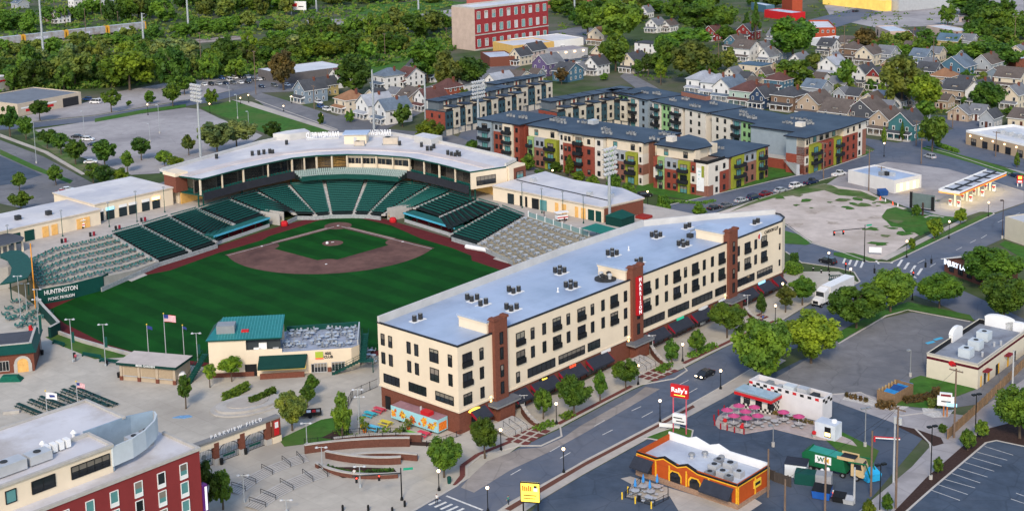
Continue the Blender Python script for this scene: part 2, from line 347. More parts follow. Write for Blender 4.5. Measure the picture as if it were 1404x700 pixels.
fsheet('home_plate_circle', circ(0,0,13*ft), DIRT, .11)
mo = MB(); ring = circ(rub,rub,2.9)
mo.poly([(*FD(*p), .11) for p in ring], DIRT)
top = circ(rub,rub,1.0)
for i in range(28):
 j = (i+1)%28
 mo.poly([(*FD(*ring[i]),.112),(*FD(*ring[j]),.112),(*FD(*top[j]),.32),(*FD(*top[i]),.32)], DIRT)
mo.poly([(*FD(*p),.32) for p in top], DIRT)
struct(mo.build('pitching_mound'))
CH = mat('chalk', (.55,.5,.47), .9, .2, 2)
for q in (0,1):
 p = [(1.5,-.1),(d0,-.1),(d0,.12),(1.5,.12)]
 if q: p = [(y,x) for x,y in p]
 fsheet('foul_line', p, CH, .13)
 p = [(3.6,-1.1),(B1-4,-1.1),(B1-4,-.3),(3.6,-.3)]
 if q: p = [(y,x) for x,y in p]
 fsheet('base_path', p, mat('pale_dirt', (.3,.2,.17), .95, .15, .5), .125)
for a,bb,n in ((0,0,'home plate in the middle of its dirt circle'),(rub,rub,'white pitching rubber on top of the mound')):
 m = MB(); m.T = Matrix.Translation((*FD(a,bb), 0)) @ Matrix.Rotation(FA+R(45),4,'Z')
 m.prism([(-.3,-.3),(.3,-.3),(.3,.15),(0,.4),(-.3,.15)] if a==0 else [(-.12,-.4),(.12,-.4),(.12,.4),(-.12,.4)], .1 if a==0 else .31, .16 if a==0 else .4, WHITE)
 tag(m.build('home_plate' if a==0 else 'pitching_rubber'), n, 'plate')
for a,bb,n in ((B1,0,'on the viewer\'s left side of the infield'),(0,B1,'on the viewer\'s right side of the infield'),(B1,B1,'nearest the outfield grass')):
 m = MB(); m.T = Matrix.Translation((*FD(a,bb), 0)) @ Matrix.Rotation(FA,4,'Z')
 m.prism([(-.24,-.24),(.24,-.24),(.24,.24),(-.24,.24)], .08, .18, WHITE)
 m.cyl((0,0,.05),(0,0,.09),.06,n=6,m=GREY)
 tag(m.build('base'), 'white base plate '+n, 'base', 'bases')
m = MB(); c = FD(rub+1.7, rub-.3); m.ball((c[0],c[1],.45), .42, WHITE); m.lathe([(.5,.1),(.42,.2),(.1,.25)], BLACK, 8, c)
tag(m.build('ball_basket'), 'small white and black bucket standing on the pitching mound', 'bucket')
def dash(b, p, q, wd, m=PAINT, z=.066):
 a = Vector(G(*p)); c = Vector(G(*q)); d = (c-a).normalized(); n = Vector((-d.y,d.x))*wd/2
 b.poly([(*(a-n),z),(*(c-n),z),(*(c+n),z),(*(a+n),z)], m)
b = MB()
for p,q in (((716,676),(728,669)),((754,619),(768,611)),((768,628),(782,620)),((826,596),(840,589)),((866,563),(879,557)),((880,572),(895,564)),((815,584),(829,576)),((700,651),(714,643)),((930,528),(944,521)),((1006,480),(1018,474)),((942,540),(956,532))): dash(b,p,q,.16)
for k in range(5): dash(b,(588+k*8,692+k*3),(604+k*8,685+k*2.9),.5)
dash(b,(612,679.5),(662,699),.4)
for k in range(5): dash(b,(1228+k*9,352+k*4),(1222+k*9,361+k*4),.6)
dash(b,(1196,351),(1205,362),.5); dash(b,(1246,375),(1256,381),.5)
for k in range(4): dash(b,(1160+k*8,352+k*2),(1156+k*8,361+k*2),.55)
for p,q in (((1275,366),(1283,361)),((1311,343),(1319,339)),((1345,327),(1353,322)),((1368,305),(1376,301)),((1258,361),(1268,356)),((1330,333),(1338,329)),((1390,296),(1398,292))): dash(b,p,q,.16)
struct(b.build('road_markings'))
b = MB()
for k in range(9):
 x = 1285+k*10.6 if 0 else None
for (x0,y0,x1,y1) in ((1350,612,1389,624),(1340,620,1381,631),(1332,627,1373,639),(1323,634,1363,646),(1314,642,1354,654),(1305,649,1344,662),(1295,657,1337,669),(1285,664,1327,678),(1277,672,1316,686),(1393,676,1404,680),(1386,684,1404,690)): dash(b,(x0,y0),(x1,y1),.13,PAINT,.11)
struct(b.build('parking_lines'))
KERB = mat('kerb_concrete', (.46,.43,.39), .85, .1, .6)
b = MB(); [b.poly([(*G(*q),.082) for q in ((x,y),(x+11,y-3),(x+15,y-1),(x+4,y+2))], mat('bay_blue',(.08,.4,.6),.7)) for x,y in ((1268,470),(1279,465))]; struct(b.build('bay_marking'))
def kerb(px, w=.35, h=.15, m=KERB, z=.03):
 b = MB(); w2 = [Vector(G(*p)) for p in px]; L_=[]; R_=[]
 for i,p in enumerate(w2):
  d = (w2[min(i+1,len(w2)-1)]-w2[max(i-1,0)]).normalized(); n = Vector((-d.y,d.x))*w/2
  L_.append(p-n); R_.append(p+n)
 for i in range(len(w2)-1):
  a,bq,c,d = L_[i],L_[i+1],R_[i+1],R_[i]
  b.faces([(*a,z),(*bq,z),(*c,z),(*d,z),(*a,h),(*bq,h),(*c,h),(*d,h)], [(4,5,6,7),(0,1,5,4),(2,3,7,6),(1,2,6,5),(3,0,4,7)], m)
 return struct(b.build('kerb'))
kerb([(560,704),(627,665),(640,654),(640,640),(660,624),(712,611),(742,611),(770,598),(768,585),(790,572),(866,533),(880,527),(925,519),(942,508),(937,502),(995,474),(1065,443),(1116,412),(1160,396),(1179,386),(1171,373),(1150,367.5),(1099,360),(1077,345)])
kerb([(660,715),(803,631),(905,578),(990,530),(1060,488)])
kerb([(1222,360),(1363,293.5),(1360,290),(1340,290)]); kerb([(1075,307),(1112,333),(1150,344.5),(1191,359),(1222,360)])
kerb([(1150,471),(1215,433),(1245,425),(1330,441)]); kerb([(1235,708),(1280,668),(1352,607),(1366,604),(1404,612),(1480,630)])
kerb([(884,600),(905,592),(930,584),(950,590),(948,600),(905,604),(884,600)])
kerb([(1120,542),(1180,538),(1235,570),(1300,562)]); kerb([(1255,588),(1275,608),(1277,620)])
kerb([(869,294),(919,281),(1060,248),(1130,233),(1188,213)]); kerb([(960,300),(1060,267),(1130,246),(1215,223)]); kerb([(1268,202),(1300,210),(1404,244)]); kerb([(1330,240),(1404,263)])
kerb([(44,168),(130,159),(274,135)]); kerb([(350,137),(463,178)]); kerb([(0,184),(60,207),(118,240)])
BPAVE = mat('brick_paver', (.15,.05,.045), .9, .2, 2)
def pavers(px, n, m):
 "brick panels let into the concrete, in a grid between four corners"
 b = MB(); A,B_,C_,D_ = [Vector(G(*p)) for p in px]
 for i in range(n):
  for j in range(m):
   def at(s,t): return A.lerp(B_,s).lerp(D_.lerp(C_,s),t)
   e = .13
   q = [at((i+e)/n,(j+e)/m),at((i+1-e)/n,(j+e)/m),at((i+1-e)/n,(j+1-e)/m),at((i+e)/n,(j+1-e)/m)]
   b.poly([(*p,.09) for p in q], BPAVE)
 return struct(b.build('brick_paving'))
pavers([(690,603),(722,583),(758,590),(722,612)],4,3); pavers([(872,517),(905,500),(934,508),(898,524)],4,3); pavers([(1020,440),(1042,429),(1056,434),(1032,446)],3,3)
def brick_edge(px):
 b = MB(); w2 = [Vector(G(*p)) for p in px]
 for i in range(len(w2)-1):
  d = (w2[i+1]-w2[i]).normalized(); n = Vector((-d.y,d.x))*.45
  b.poly([(*(w2[i]-n),.085+.001*i),(*(w2[i+1]-n),.085+.001*i),(*(w2[i+1]+n),.085+.001*i),(*(w2[i]+n),.085+.001*i)], BPAVE)
 return struct(b.build('brick_edging'))
brick_edge([(624,665),(634,652),(634,638),(655,623),(700,605)]); brick_edge([(765,581),(866,529)]); brick_edge([(937,498),(1010,463),(1062,440)])
# WINDOWS (shared meshes, one object per window)
WCACHE = {}; WR = random.Random(9)
def window_mesh(w, h, fm, gm_, mull=1, rail=False, depth=.12, bl=0):
 k = (round(w,2), round(h,2), fm.name, gm_.name, mull, rail, bl)
 if k in WCACHE: return WCACHE[k]
 b = MB(); t = min(.09, w*.12)
 b.box(-w/2,-depth*.3,0,w/2,.0,h,gm_)
 if bl: b.box(-w/2+t,-depth*.32,h*(.35+.2*bl),w/2-t,-depth*.3,h-t,mat('window_blind',(.2,.18,.15),.6,.1,1,rnd=.3))
 b.box(-w/2-.02,-depth,0,-w/2+t,0,h,fm); b.box(w/2-t,-depth,0,w/2+.02,0,h,fm)
 b.box(-w/2+t,-depth+.003,-.02,w/2-t,0,t,fm); b.box(-w/2+t,-depth+.003,h-t,w/2-t,0,h+.02,fm)
 for i in range(1,mull+1):
  x = -w/2+w*i/(mull+1); b.box(x-t/2,-depth*.7,t,x+t/2,0,h-t,fm)
 if rail:
  b.box(-w/2-.1,-.35,0,w/2+.1,-.3,1.0,BLACK); b.box(-w/2-.1,-.3,0,-w/2-.05,-.05,1.0,BLACK); b.box(w/2+.05,-.3,0,w/2+.1,-.05,1.0,BLACK)
 WCACHE[k] = b.mesh('window'); return WCACHE[k]
def window(parent, x, y, z, w, h, face=0, fm=None, gm_=None, mull=1, rail=False, name='window'):
 "face: turn of the outward normal about z, 0 = local -y"
 return link(name, window_mesh(w,h,fm or BLACK,gm_ or GLASS,mull,rail,bl=WR.choice((0,0,0,0,1,2))), parent, (x,y,z), face)
def text(body, size, m, parent, loc, rot, name='lettering', ext=.04, align='CENTER', sx=1, track=1):
 cu = bpy.data.curves.new(name, 'FONT'); cu.body = body; cu.size = size; cu.extrude = ext; cu.align_x = align; cu.align_y = 'CENTER'
 cu.space_character = track; cu.resolution_u = 2; cu.offset = size*.012
 cu.materials.append(m)
 tmp = bpy.data.objects.new('t', cu)
 me = bpy.data.meshes.new_from_object(tmp); bpy.data.objects.remove(tmp); bpy.data.curves.remove(cu)
 if not me.materials: me.materials.append(m)
 o = bpy.data.objects.new(name, me); COL.objects.link(o); o.parent = parent; o.location = loc
 o.rotation_euler = rot; o.scale = (sx,1,1); return o
FLAT = (PI/2,0,0)     # lettering upright on a wall facing local -y
# THE LONG APARTMENT BLOCK
hb = thing('apartment_block', 'long cream four-storey block with pale blue roof and brick base along the street', 'building', (-10.9,240.0,0), U)
ZT = 17.0
plan = [(0,0),(111.3,0),(114.5,1.2),(116.6,3.6),(116.8,5.5),(105,14),(88,24.2),(60,24.4),(40,23.4),(0,21.4)]
b = MB(); b.prism([(x*1.0,y) for x,y in plan], 4.3, ZT, CREAM, cap=False); b.poly([(x,y,ZT-.35) for x,y in plan], ROOFW); b.build('wall', hb)
b = MB(); pb = [(.15,.15),(111.2,.15),(114.3,1.3),(116.4,3.7),(116.6,5.4),(105,13.8),(88,24),(60,24.2),(40,23.2),(.15,21.2)]
b.prism(pb, 0, 4.3, BRICK, cap=False); b.build('base', hb)
b = MB(); b.box(-.12,-.14,4.25,111.3,0,4.6,CREAM); b.box(-.14,-.0,4.25,0,21.5,4.6,CREAM); b.build('string_course', hb)
BLUER = mat('blue_white_roof', (.38,.46,.6), .45, .1, .12, col2=(.27,.34,.46), sc2=.06, spec=.4, grid=(12,3,0,.1))
b = MB(); b.poly([(x*.998+.1,y*.97+.3,ZT-.3) for x,y in plan], BLUER); b.build('roof', hb)
b = MB()
def coping(b, p, q, w, z0, z1, m):
 p = Vector(p); q = Vector(q); d = (q-p).normalized(); n = Vector((-d.y,d.x))*w
 a = [p,q,q+n,p+n]; b.prism([(v.x,v.y) for v in a], z0, z1, m)
EDGE = mat('dark_coping', (.02,.022,.028), .5, .1)
coping(b,(-.1,-.12),(111.4,-.12),.35,ZT-.15,ZT+.12,EDGE); coping(b,(-.1,21.5),(-.1,.1),.35,ZT-.15,ZT+.11,EDGE)
for i in range(1,4): coping(b,plan[i],plan[i+1],.35,ZT-.1,ZT+.12,EDGE)
b.build('roof_edge', hb)
b = MB()
PARA = mat('grey_parapet', (.5,.49,.47), .7, .1, .3)
for i in (5,6,7,8): coping(b,plan[i],plan[i+1],.5,ZT-.3,ZT+1.2,PARA)
coping(b,plan[4],plan[5],.5,ZT-.3,ZT+.9,PARA)
b.build('parapet', hb)
SIGNW = mat('sign_white', (.85,.85,.85), .5, .03, emit=.25)
SIGNR = mat('sign_red', (.36,.012,.018), .5, .05, emit=.08)
for k,(u0,u1) in enumerate(((9.2,12.7),(51.4,55.0),(87.5,90.9))):
 b = MB(); b.box(u0,-.7,0,u1,1.2,19.4,BRICK); py = b.build('pylon', hb)
 b = MB(); b.box(u0-.25,-.9,19.4,u0+.7,.6,19.9,BRICK); b.box(u1-.7,-.9,19.4,u1+.25,.6,19.9,BRICK); b.build('pylon_cap', py)
 for z in (4.9,8.2,11.6,14.6): window(hb,(u0+u1)/2,-.71,z,.85,2.3,mull=0,name='stair_window')
 b = MB(); b.box(u0-.4,.9,ZT-.3,u1+1.2,8.2,18.9,CREAM); pe = b.build('penthouse', hb)
 b = MB(); b.box(u0-.7,.65,18.9,u1+1.5,8.5,19.25,BLUER); b.build('penthouse_roof', pe)
 b = MB(); b.box(u0-.55,.75,18.45,u1+1.35,8.35,18.88,CREAM); b.build('cornice', pe)
 b = MB(); b.box(u0-1.5,-2.4,3.1,u1+1.6,0,3.55,GREY); b.box(u0-1.6,-2.5,3.55,u1+1.7,0,3.72,mat('slate_canopy',(.12,.13,.15),.7)); b.build('canopy', hb)
 b = MB(); b.box(u0-.2,-1.9,0,u1+.4,-.0,3.09,BRICK); b.build('porch', hb)
 b = MB(); b.box(u0-.9,-.08,3.8,u0-.5,0,4.9,WARM); b.build('wall_lamp', hb)
b = MB(); b.box(52.3,-1.35,9.2,53.9,-.72,17.4,SIGNR); sg = b.build('blade_sign', hb)
for i,ch in enumerate('HARRISON'): text(ch,1.15,SIGNW,sg,(53.1,-1.37,16.85-i*1.0),FLAT)
sg['label'] = 'red vertical blade sign with white letters'
ROWA, ROWB, ROWC = 12.6, 8.9, 5.3
fr = [2.4,17,27.7,35.3,45.9,57.1,67.9,74.9,85.3,96,103.1]
na = [6.2,20.5,23.9,31.2,38.8,42.2,49.7,60.7,64.1,71.2,78.4,81.6,92.2,99.5]
for u in fr:
 for z in (ROWA, ROWB): window(hb,u,-.01,z-.1,2.4,2.6,rail=True,mull=1,name='french_window')
for u in na:
 for z in (ROWA, ROWB): window(hb,u,-.01,z+.15,1.0,2.25,mull=0)
for u,w in ((2.3,2.2),(6.2,1.0),(16.1,1.0),(49.7,1.0)): window(hb,u,-.01,ROWC,w,2.1,mull=1 if w>2 else 0)
for u0,u1 in ((18.9,27),(28.1,36.2),(37.2,41.1),(55.5,63.4),(64.7,72.5),(73.7,81.6),(82.8,87.1),(91.4,99),(100.2,106.9)):
 window(hb,(u0+u1)/2,-.01,5.35,u1-u0,1.75,mull=int((u1-u0)/1.6),name='ribbon_window')
for z in (14.0,10.2,6.2): window(hb,110.1,-.01,z,.55,1.5,mull=0)
for f in (.065,.163,.40,.497,.91):
 for z in (ROWA, ROWB): window(hb,-.01,21.4*(1-f),z+.15,1.0,2.25,face=-PI/2,mull=0)
for z in (ROWA, ROWB): window(hb,-.01,21.4*(1-.715),z,2.3,2.5,face=-PI/2)
for f0,f1 in ((.06,.265),(.385,.605),(.72,.94)): window(hb,-.01,21.4*(1-(f0+f1)/2),5.35,(f1-f0)*21.4,1.75,face=-PI/2,mull=3,name='ribbon_window')
b = MB(); b.box(-.1,18.6,0,.1,19.9,2.6,BLACK); b.build('door', hb)
RED_A = mat('awning_red', (.24,.012,.025), .8)
def awning(u0,u1):
 b = MB(); z0,z1,d = 2.35,3.75,2.0
 b.poly([(u0,-d,z0),(u1,-d,z0),(u1,-.02,z1),(u0,-.02,z1)], AWN); b.poly([(u0,-d,z0-.35),(u1,-d,z0-.35),(u1,-d,z0),(u0,-d,z0)], AWN)
 for u in (u0,u1): b.poly([(u,-d,z0-.35),(u,-d,z0),(u,-.02,z1),(u,-.02,z1-.7)], RED_A)
 b.poly([(u0-.04,-d,z0+.02),(u0+.1,-d,z0+.02),(u0+.1,-.02,z1+.02),(u0-.04,-.02,z1+.02)], RED_A)
 b.poly([(u1-.1,-d,z0+.02),(u1+.04,-d,z0+.02),(u1+.04,-.02,z1+.02),(u1-.1,-.02,z1+.02)], RED_A)
 b.build('awning', hb)
 b = MB(); b.box(u0+.2,-.06,.3,u1-.2,0,2.5,GLASS); n = max(2,int((u1-u0)/1.6))
 for i in range(n+1): x = u0+.2+(u1-u0-.4)*i/n; b.box(x-.05,-.1,.3,x+.05,-.05,2.5,BLACK)
 b.build('shop_window', hb)
for a in ((2.9,7.0),(14.0,18.4),(19.6,26.8),(28.0,35),(36.5,43.5),(57,63.3),(64.6,72),(73.2,80.2),(81.5,86.5),(92.4,98.6),(100.2,105.7),(106.8,110.6)): awning(*a)
SIGNY = mat('sign_yellow', (.9,.62,.08), .5, .05, emit=.8)
SIGNG = mat('sign_green', (.02,.35,.2), .5, .05, emit=.4)
SIGNB = mat('sign_cyan', (.25,.6,.85), .5, .05, emit=.8)
SIGNO = mat('sign_orange', (.85,.08,.03), .5, .05, emit=.7)
def oval(u,z,w,h,m):
 b = MB(); n=18
 pts=[(u+w/2*math.cos(2*PI*i/n),z+h/2*math.sin(2*PI*i/n)) for i in range(n)]
 b.poly([(p[0],-.16,p[1]) for p in pts], m)
 b.faces([(p[0],-.16,p[1]) for p in pts]+[(p[0],-.0,p[1]) for p in pts], [(i,i+n,(i+1)%n+n,(i+1)%n) for i in range(n)], m)
 return b.build('shop_sign', hb)
oval(3.9,3.7,3.0,.8,SIGNY); o = oval(23.6,3.8,3.0,.85,BLACK); text('Yumm',.6,SIGNY,o,(23.6,-.2,3.8),FLAT)
def plate(u,z,w,h,m): b = MB(); b.box(u-w/2,-.15,z-h/2,u+w/2,-.0,z+h/2,m); return b.build('shop_sign', hb)
o = plate(32.2,3.85,3.2,.2,BRICK); text('SUSHI',.75,SIGNO,o,(32.2,-.2,3.85),FLAT)
plate(43.0,3.85,3.0,.7,WHITE); plate(69.2,3.8,2.6,.75,SIGNG); oval(78,4.0,3.6,.75,WHITE); plate(85.5,3.85,2.6,.6,WHITE); plate(102.3,3.8,2.8,.8,SIGNB)
o = plate(76.8,1.2,.1,.1,BLACK); text('FRESH',.7,WHITE,o,(76.5,-1.0,1.0),FLAT)
b = MB(); n=20; b.poly([(101.2+.85*math.cos(2*PI*i/n),-.08,15.4+1.0*math.sin(2*PI*i/n)) for i in range(n)], WHITE)
o = b.build('logo', hb); b = MB(); b.poly([(101+.55*math.cos(t)*(1 if i<14 else .45),-.1,15.4+.65*math.sin(t)) for i,t in enumerate([R(60+i*18) for i in range(14)])], REDP); b.build('emblem', o)
text('CARSON LLP',1.1,BLACK,o,(106.3,-.05,15.75),FLAT,sx=.95)
CONDC = mat('condenser_dark', (.035,.037,.04), .6, .1)
cm = MB()
cm.cyl((0,0,.05),(0,0,1.15),.46,.46,10,CONDC); cm.cyl((0,0,1.15),(0,0,1.25),.36,n=10,m=GREY)
CM = cm.mesh('condenser')
def pxroof(px,py,z):
 x,y = G(px,py,z); dx,dy = x+10.9, y-240.0; return (dx*math.cos(U)+dy*math.sin(U), -dx*math.sin(U)+dy*math.cos(U))
grp = 'air conditioning condensers on the long block roof'
k = 0
for (px,py,n,where) in ((570,438,2,'nearest the plaza end'),(648,411,3,'on the roof beyond the first stair box'),(660,417,2,'in front of the back row, near the first stair box'),(702,424,3,'second cluster from the plaza end'),(768,374,4,'at mid roof behind the middle stair box'),(783,394,4,'in front of the mid roof cluster'),(840,350,4,'beyond the middle stair box along the back'),(873,360,2,'right behind the middle stair box'),(900,325,4,'along the back parapet of the far half'),(937,337,4,'in front of the far third stair box'),(1034,306,2,'at the rounded far end of the roof'),(705,400,3,'at the centre of the near half'),(940,312,2,'beside the far pipe rack')):
 u,v = pxroof(px,py,ZT-.3)
 t = thing('condenser_unit', 'cluster of %d dark condensers %s'%(n,where), 'air conditioner', (0,0,0), 0, grp)
 x = -10.9+u*math.cos(U)-v*math.sin(U); y = 240+u*math.sin(U)+v*math.cos(U); t.location=(x,y,ZT-.3); t.rotation_euler=(0,0,U)
 b = MB(); b.box(-1.7,-1.4,.02,1.6,.2,.12,WHITE); b.build('pad', t)
 for i in range(n): link('condenser', CM, t, ((i%2)*1.6-1+(i//2)*.4,(i//2)*1.6-.7,.1), .1*i)
u,v = pxroof(830,383,ZT-.3)
t = thing('rooftop_fan', 'round dark rooftop exhaust platform with pale fans beside the middle stair box', 'fan unit', (-10.9+u*math.cos(U)-v*math.sin(U),240+u*math.sin(U)+v*math.cos(U),ZT-.3), U)
b = MB(); b.cyl((0,0,0),(0,0,.35),2.3,n=16,m=CONDC); b.build('platform', t)
for i in range(4):
 b = MB(); a = i*1.6; c=(1.1*math.cos(a),1.1*math.sin(a)); b.lathe([(.35,.35),(.35,.9),(.55,1.1),(.5,1.4),(.05,1.6)],LGREY if i%2 else CONDC,8,c); b.build('fan', t)
for px,py,w in ((972,312,'near the far stair box'),(765,400,'near the middle of the roof'),(862,343,'behind the middle stair box')):
 u,v = pxroof(px,py,ZT-.3)
 t = MB(); t.cyl((0,0,0),(0,0,.8),.12,n=6,m=WHITE); t.cyl((0,0,.8),(0,0,.95),.2,.12,n=6,m=WHITE); t.cyl((0,0,.0),(0,0,.1),.3,n=8,m=WHITE)
 o = t.build('roof_vent', None, loc=(-10.9+u*math.cos(U)-v*math.sin(U),240+u*math.sin(U)+v*math.cos(U),ZT-.3)); tag(o,'small white pipe vent on the long block roof '+w,'vent','pipe vents on the long block roof')
u,v = pxroof(955,322,ZT-.3)
t = thing('pipe_rack', 'grey pipe rack with ducts standing on the roof near the third stair box', 'pipe rack', (-10.9+u*math.cos(U)-v*math.sin(U),240+u*math.sin(U)+v*math.cos(U),ZT-.3), U)
b = MB(); b.box(-2.5,-.1,1.4,2.5,.1,1.6,GREY); b.cyl((-2.3,0,0),(-2.3,0,1.4),.08,n=6,m=GREY); b.cyl((2.3,0,0),(2.3,0,1.4),.08,n=6,m=GREY); b.build('rack', t)
b = MB(); b.box(-3.2,-.6,0,-2,.6,.9,CONDC); b.build('duct', t)
# BALLPARK (field frame: x along the viewer-left foul line, y along the other)
FL = lambda z=0: (HX, HY, z)
def F3(a,b,z=0): x,y = FD(a,b); return (x,y,z)
def fpx(px,py,z):
 x,y = G(px,py,z); dx,dy = x-HX, y-HY; return (dx*math.cos(FA)+dy*math.sin(FA), -dx*math.sin(FA)+dy*math.cos(FA))
def fthing(name,label,cat,a=0,b=0,z=0,rot=0,group=None): return thing(name,label,cat,F3(a,b,z),FA+rot,group)
SEATG = mat('seat_green', (.012,.095,.082), .5, .15, 2)
TREAD = mat('stand_tread', (.014,.022,.022), .8, .2)  # concrete treads, near-black green with the shade between seat rows painted in
PALEC = mat('pale_concrete', (.42,.4,.37), .8, .12, .6)
tops = [(57.7,-27),(47.6,-28.1),(36.9,-30.2),(26.4,-31.2),(13.6,-33.6),(2.5,-35.3),(-8.9,-33.9),(-18,-27.5),(-27.3,-18.1),(-32.6,-8.3),(-34.9,2.7),(-33.2,13.4),(-31.4,26.4),(-29.9,37.1),(-26.2,50)]
frts = [(56.4,-6.8),(45.3,-7.9),(35.4,-9.6),(24.2,-16.6),(11.6,-19.2),(2.8,-16.0),(-.9,-11.3),(-4.8,-8.9),(-9.4,-3.7),(-11.8,.3),(-13.2,5.0),(-20.6,10.6),(-18.2,23.6),(-9.6,36),(-8.5,48.5)]
FZ = [1.2,1.2,1.3,2.8,2.9,1.6,1.2,1.2,1.2,1.2,1.4,2.8,2.7,1.2,1.2]
TZ = 5.5
def lerp(p,q,t): return tuple(a+(b-a)*t for a,b in zip(p,q))
wheres = ['at the picnic terrace end of the left stand','second from the picnic terrace in the left stand','behind the near end of the left dugout','behind the left dugout roof','beside the left dugout stair well','at the left bend behind home plate','left of the centre block behind home plate','in the centre straight behind home plate','just right of the centre block behind home plate','second right of the centre behind home plate','at the right bend beside the right stair well','behind the middle of the right dugout','behind the near end of the right dugout','at the right end beside the pale table terrace']
for k in range(14):
 f0,f1 = (*frts[k],FZ[k]),(*frts[k+1],FZ[k+1]); t0,t1 = (*tops[k],TZ),(*tops[k+1],TZ)
 ln = (Vector(f0)-Vector(t0)).length; n = max(9,int(ln/1.28))
 t = fthing('seating_block','green stadium seating block '+wheres[k],'seating block',group='seating blocks of the ballpark bowl')
 f0,f1 = lerp(f0,f1,.05),lerp(f0,f1,.95); t0,t1 = lerp(t0,t1,.05),lerp(t0,t1,.95)
 b = MB()
 for r in range(n):
  a0,b0 = lerp(f0,t0,r/n),lerp(f1,t1,r/n); a1,b1 = lerp(f0,t0,(r+1)/n),lerp(f1,t1,(r+1)/n); z = a1[2]
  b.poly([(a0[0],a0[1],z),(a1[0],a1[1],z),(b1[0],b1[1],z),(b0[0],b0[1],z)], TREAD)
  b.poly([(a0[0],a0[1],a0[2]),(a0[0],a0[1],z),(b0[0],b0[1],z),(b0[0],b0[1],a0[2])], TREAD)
 b.poly([(t0[0],t0[1],0),(t1[0],t1[1],0),(t1[0],t1[1],TZ),(t0[0],t0[1],TZ)], PALEC)
 b.build('tread', t)
 for r in range(n):
  p0,p1 = Vector(lerp(f0,t0,(r+.55)/n)),Vector(lerp(f1,t1,(r+.55)/n)); z = lerp(f0,t0,(r+1)/n)[2]
  d = p1-p0; w = d.length; d.normalize(); up_ = (Vector(t0)-Vector(f0)); nn = Vector((-d.y,d.x,0))
  if nn.dot(up_) < 0: nn = -nn
  m_ = max(3,int(w/.56)); b = MB()
  rz = (lerp(f1,t1,(r+1)/n)[2]-z)
  for i in range(m_):
   c = p0+d*(w*(i+.5)/m_); h = w/m_*.44; zz = z+rz*(i+.5)/m_
   A = c-d*h; B = c+d*h
   q = lambda P,o,zq: (P.x+nn.x*o, P.y+nn.y*o, zz+zq)
   b.poly([q(A,.08,.4),q(B,.08,.4),q(B,.2,.38),q(A,.2,.38)], SEATG)
   b.poly([q(A,.26,.5),q(B,.26,.5),q(B,.32,.86),q(A,.32,.86)], SEATG)
   b.poly([q(A,.3,.86),q(B,.3,.86),q(B,.38,.84),q(A,.38,.84)], SEATG)
  b.build('seat_row', t)
STEP = mat('aisle_concrete', (.36,.36,.34), .85, .15, 1)
for k in range(15):
 f,t_ = Vector((*frts[k],FZ[k])),Vector((*tops[k],TZ)); n = 22; b = MB()
 nb = Vector((*frts[min(k+1,14)],0))-Vector((*frts[max(k-1,0)],0)); nb.normalize(); nb *= .58
 for r in range(n):
  a = f.lerp(t_,r/n); c = f.lerp(t_,(r+1)/n)
  b.faces([(*(a-nb).xy,a.z-.3),(*(a+nb).xy,a.z-.3),(*(a+nb).xy,c.z+.03),(*(a-nb).xy,c.z+.03),(*(c-nb).xy,c.z+.03),(*(c+nb).xy,c.z+.03),(*(c+nb).xy,c.z-.3),(*(c-nb).xy,c.z-.3)],[(0,1,2,3),(3,2,5,4),(0,3,4,7),(1,6,5,2)],STEP if r%2 else PALEC)
 w = 'at the picnic terrace edge of the bowl' if k==0 else ('along the pale table terrace edge of the bowl' if k==14 else 'climbing on the far side of the block '+wheres[k-1].replace('at the','by the'))
 if len(w.split())>10: w = 'by the block '+wheres[k-1]
 o = b.build('aisle_stair', None, loc=F3(0,0), rot=FA); tag(o,'aisle stair '+w,'stair','aisle stairs of the ballpark bowl')
deck = tops+[(-21.2,75),(-20,92),(-34,92),(-57,86),(-60,18),(-56,-36),(-36,-61),(-17,-63),(46,-67),(74,-63),(98,-60),(118,-50),(118,-24),(99,-22),(91,-20),(84,-22),(75,-26.8)]
b = MB(); b.prism([FD(*p) for p in deck[::-1]], .0, TZ, PALEC, top=mat('concourse_paving',(.45,.41,.37),.85,.12,.4,col2=(.38,.35,.32)))
struct(b.build('concourse'))
def strip_wall(name,label,cat,pts,z0,z1,w,m,top=None,tz=None):
 b = MB()
 for i in range(len(pts)-1):
  p,q = Vector(pts[i]),Vector(pts[i+1]); d = (q-p);
  if d.length<.01: continue
  d.normalize(); n = Vector((-d.y,d.x))*w/2; za = z1 if tz is None else tz[i]; zb = z1 if tz is None else tz[i+1]
  b.faces([(*(p-n),z0),(*(q-n),z0),(*(q+n),z0),(*(p+n),z0),(*(p-n),za),(*(q-n),zb),(*(q+n),zb),(*(p+n),za)],[(0,1,5,4),(2,3,7,6),(1,2,6,5),(3,0,4,7)],m)
  b.poly([(*(p-n),za),(*(q-n),zb),(*(q+n),zb),(*(p+n),za)], top or m)
 o = b.build(name,None,loc=F3(0,0),rot=FA); return tag(o,label,cat)
RAILC = mat('backstop_grey', (.3,.32,.32), .7, .3, 2)
strip_wall('field_wall','low pale wall round the seats behind home plate','wall',[(8,-13.2),(2.8,-15.2),(-.5,-10.6),(-4.4,-8.2),(-8.8,-3.2),(-11.2,.6),(-12.2,5)],0,1.15,.3,RAILC)
strip_wall('field_wall','low pale wall in front of the left stand between dugout and picnic terrace','wall',[(78,1.6),(70,-1.2),(56.2,-6.0),(45.2,-7.2),(36,-8.6)],0,1.15,.3,RAILC)
strip_wall('field_wall','low pale wall in front of the right stand beyond the dugout','wall',[(-9.2,37.5),(-7.9,48.8),(-3.2,65),(1.6,76)],0,1.15,.3,RAILC)
MAROON = mat('dugout_maroon', (.16,.015,.02), .7, .15)
CYAN = mat('dugout_blue', (.08,.4,.55), .4, .1)
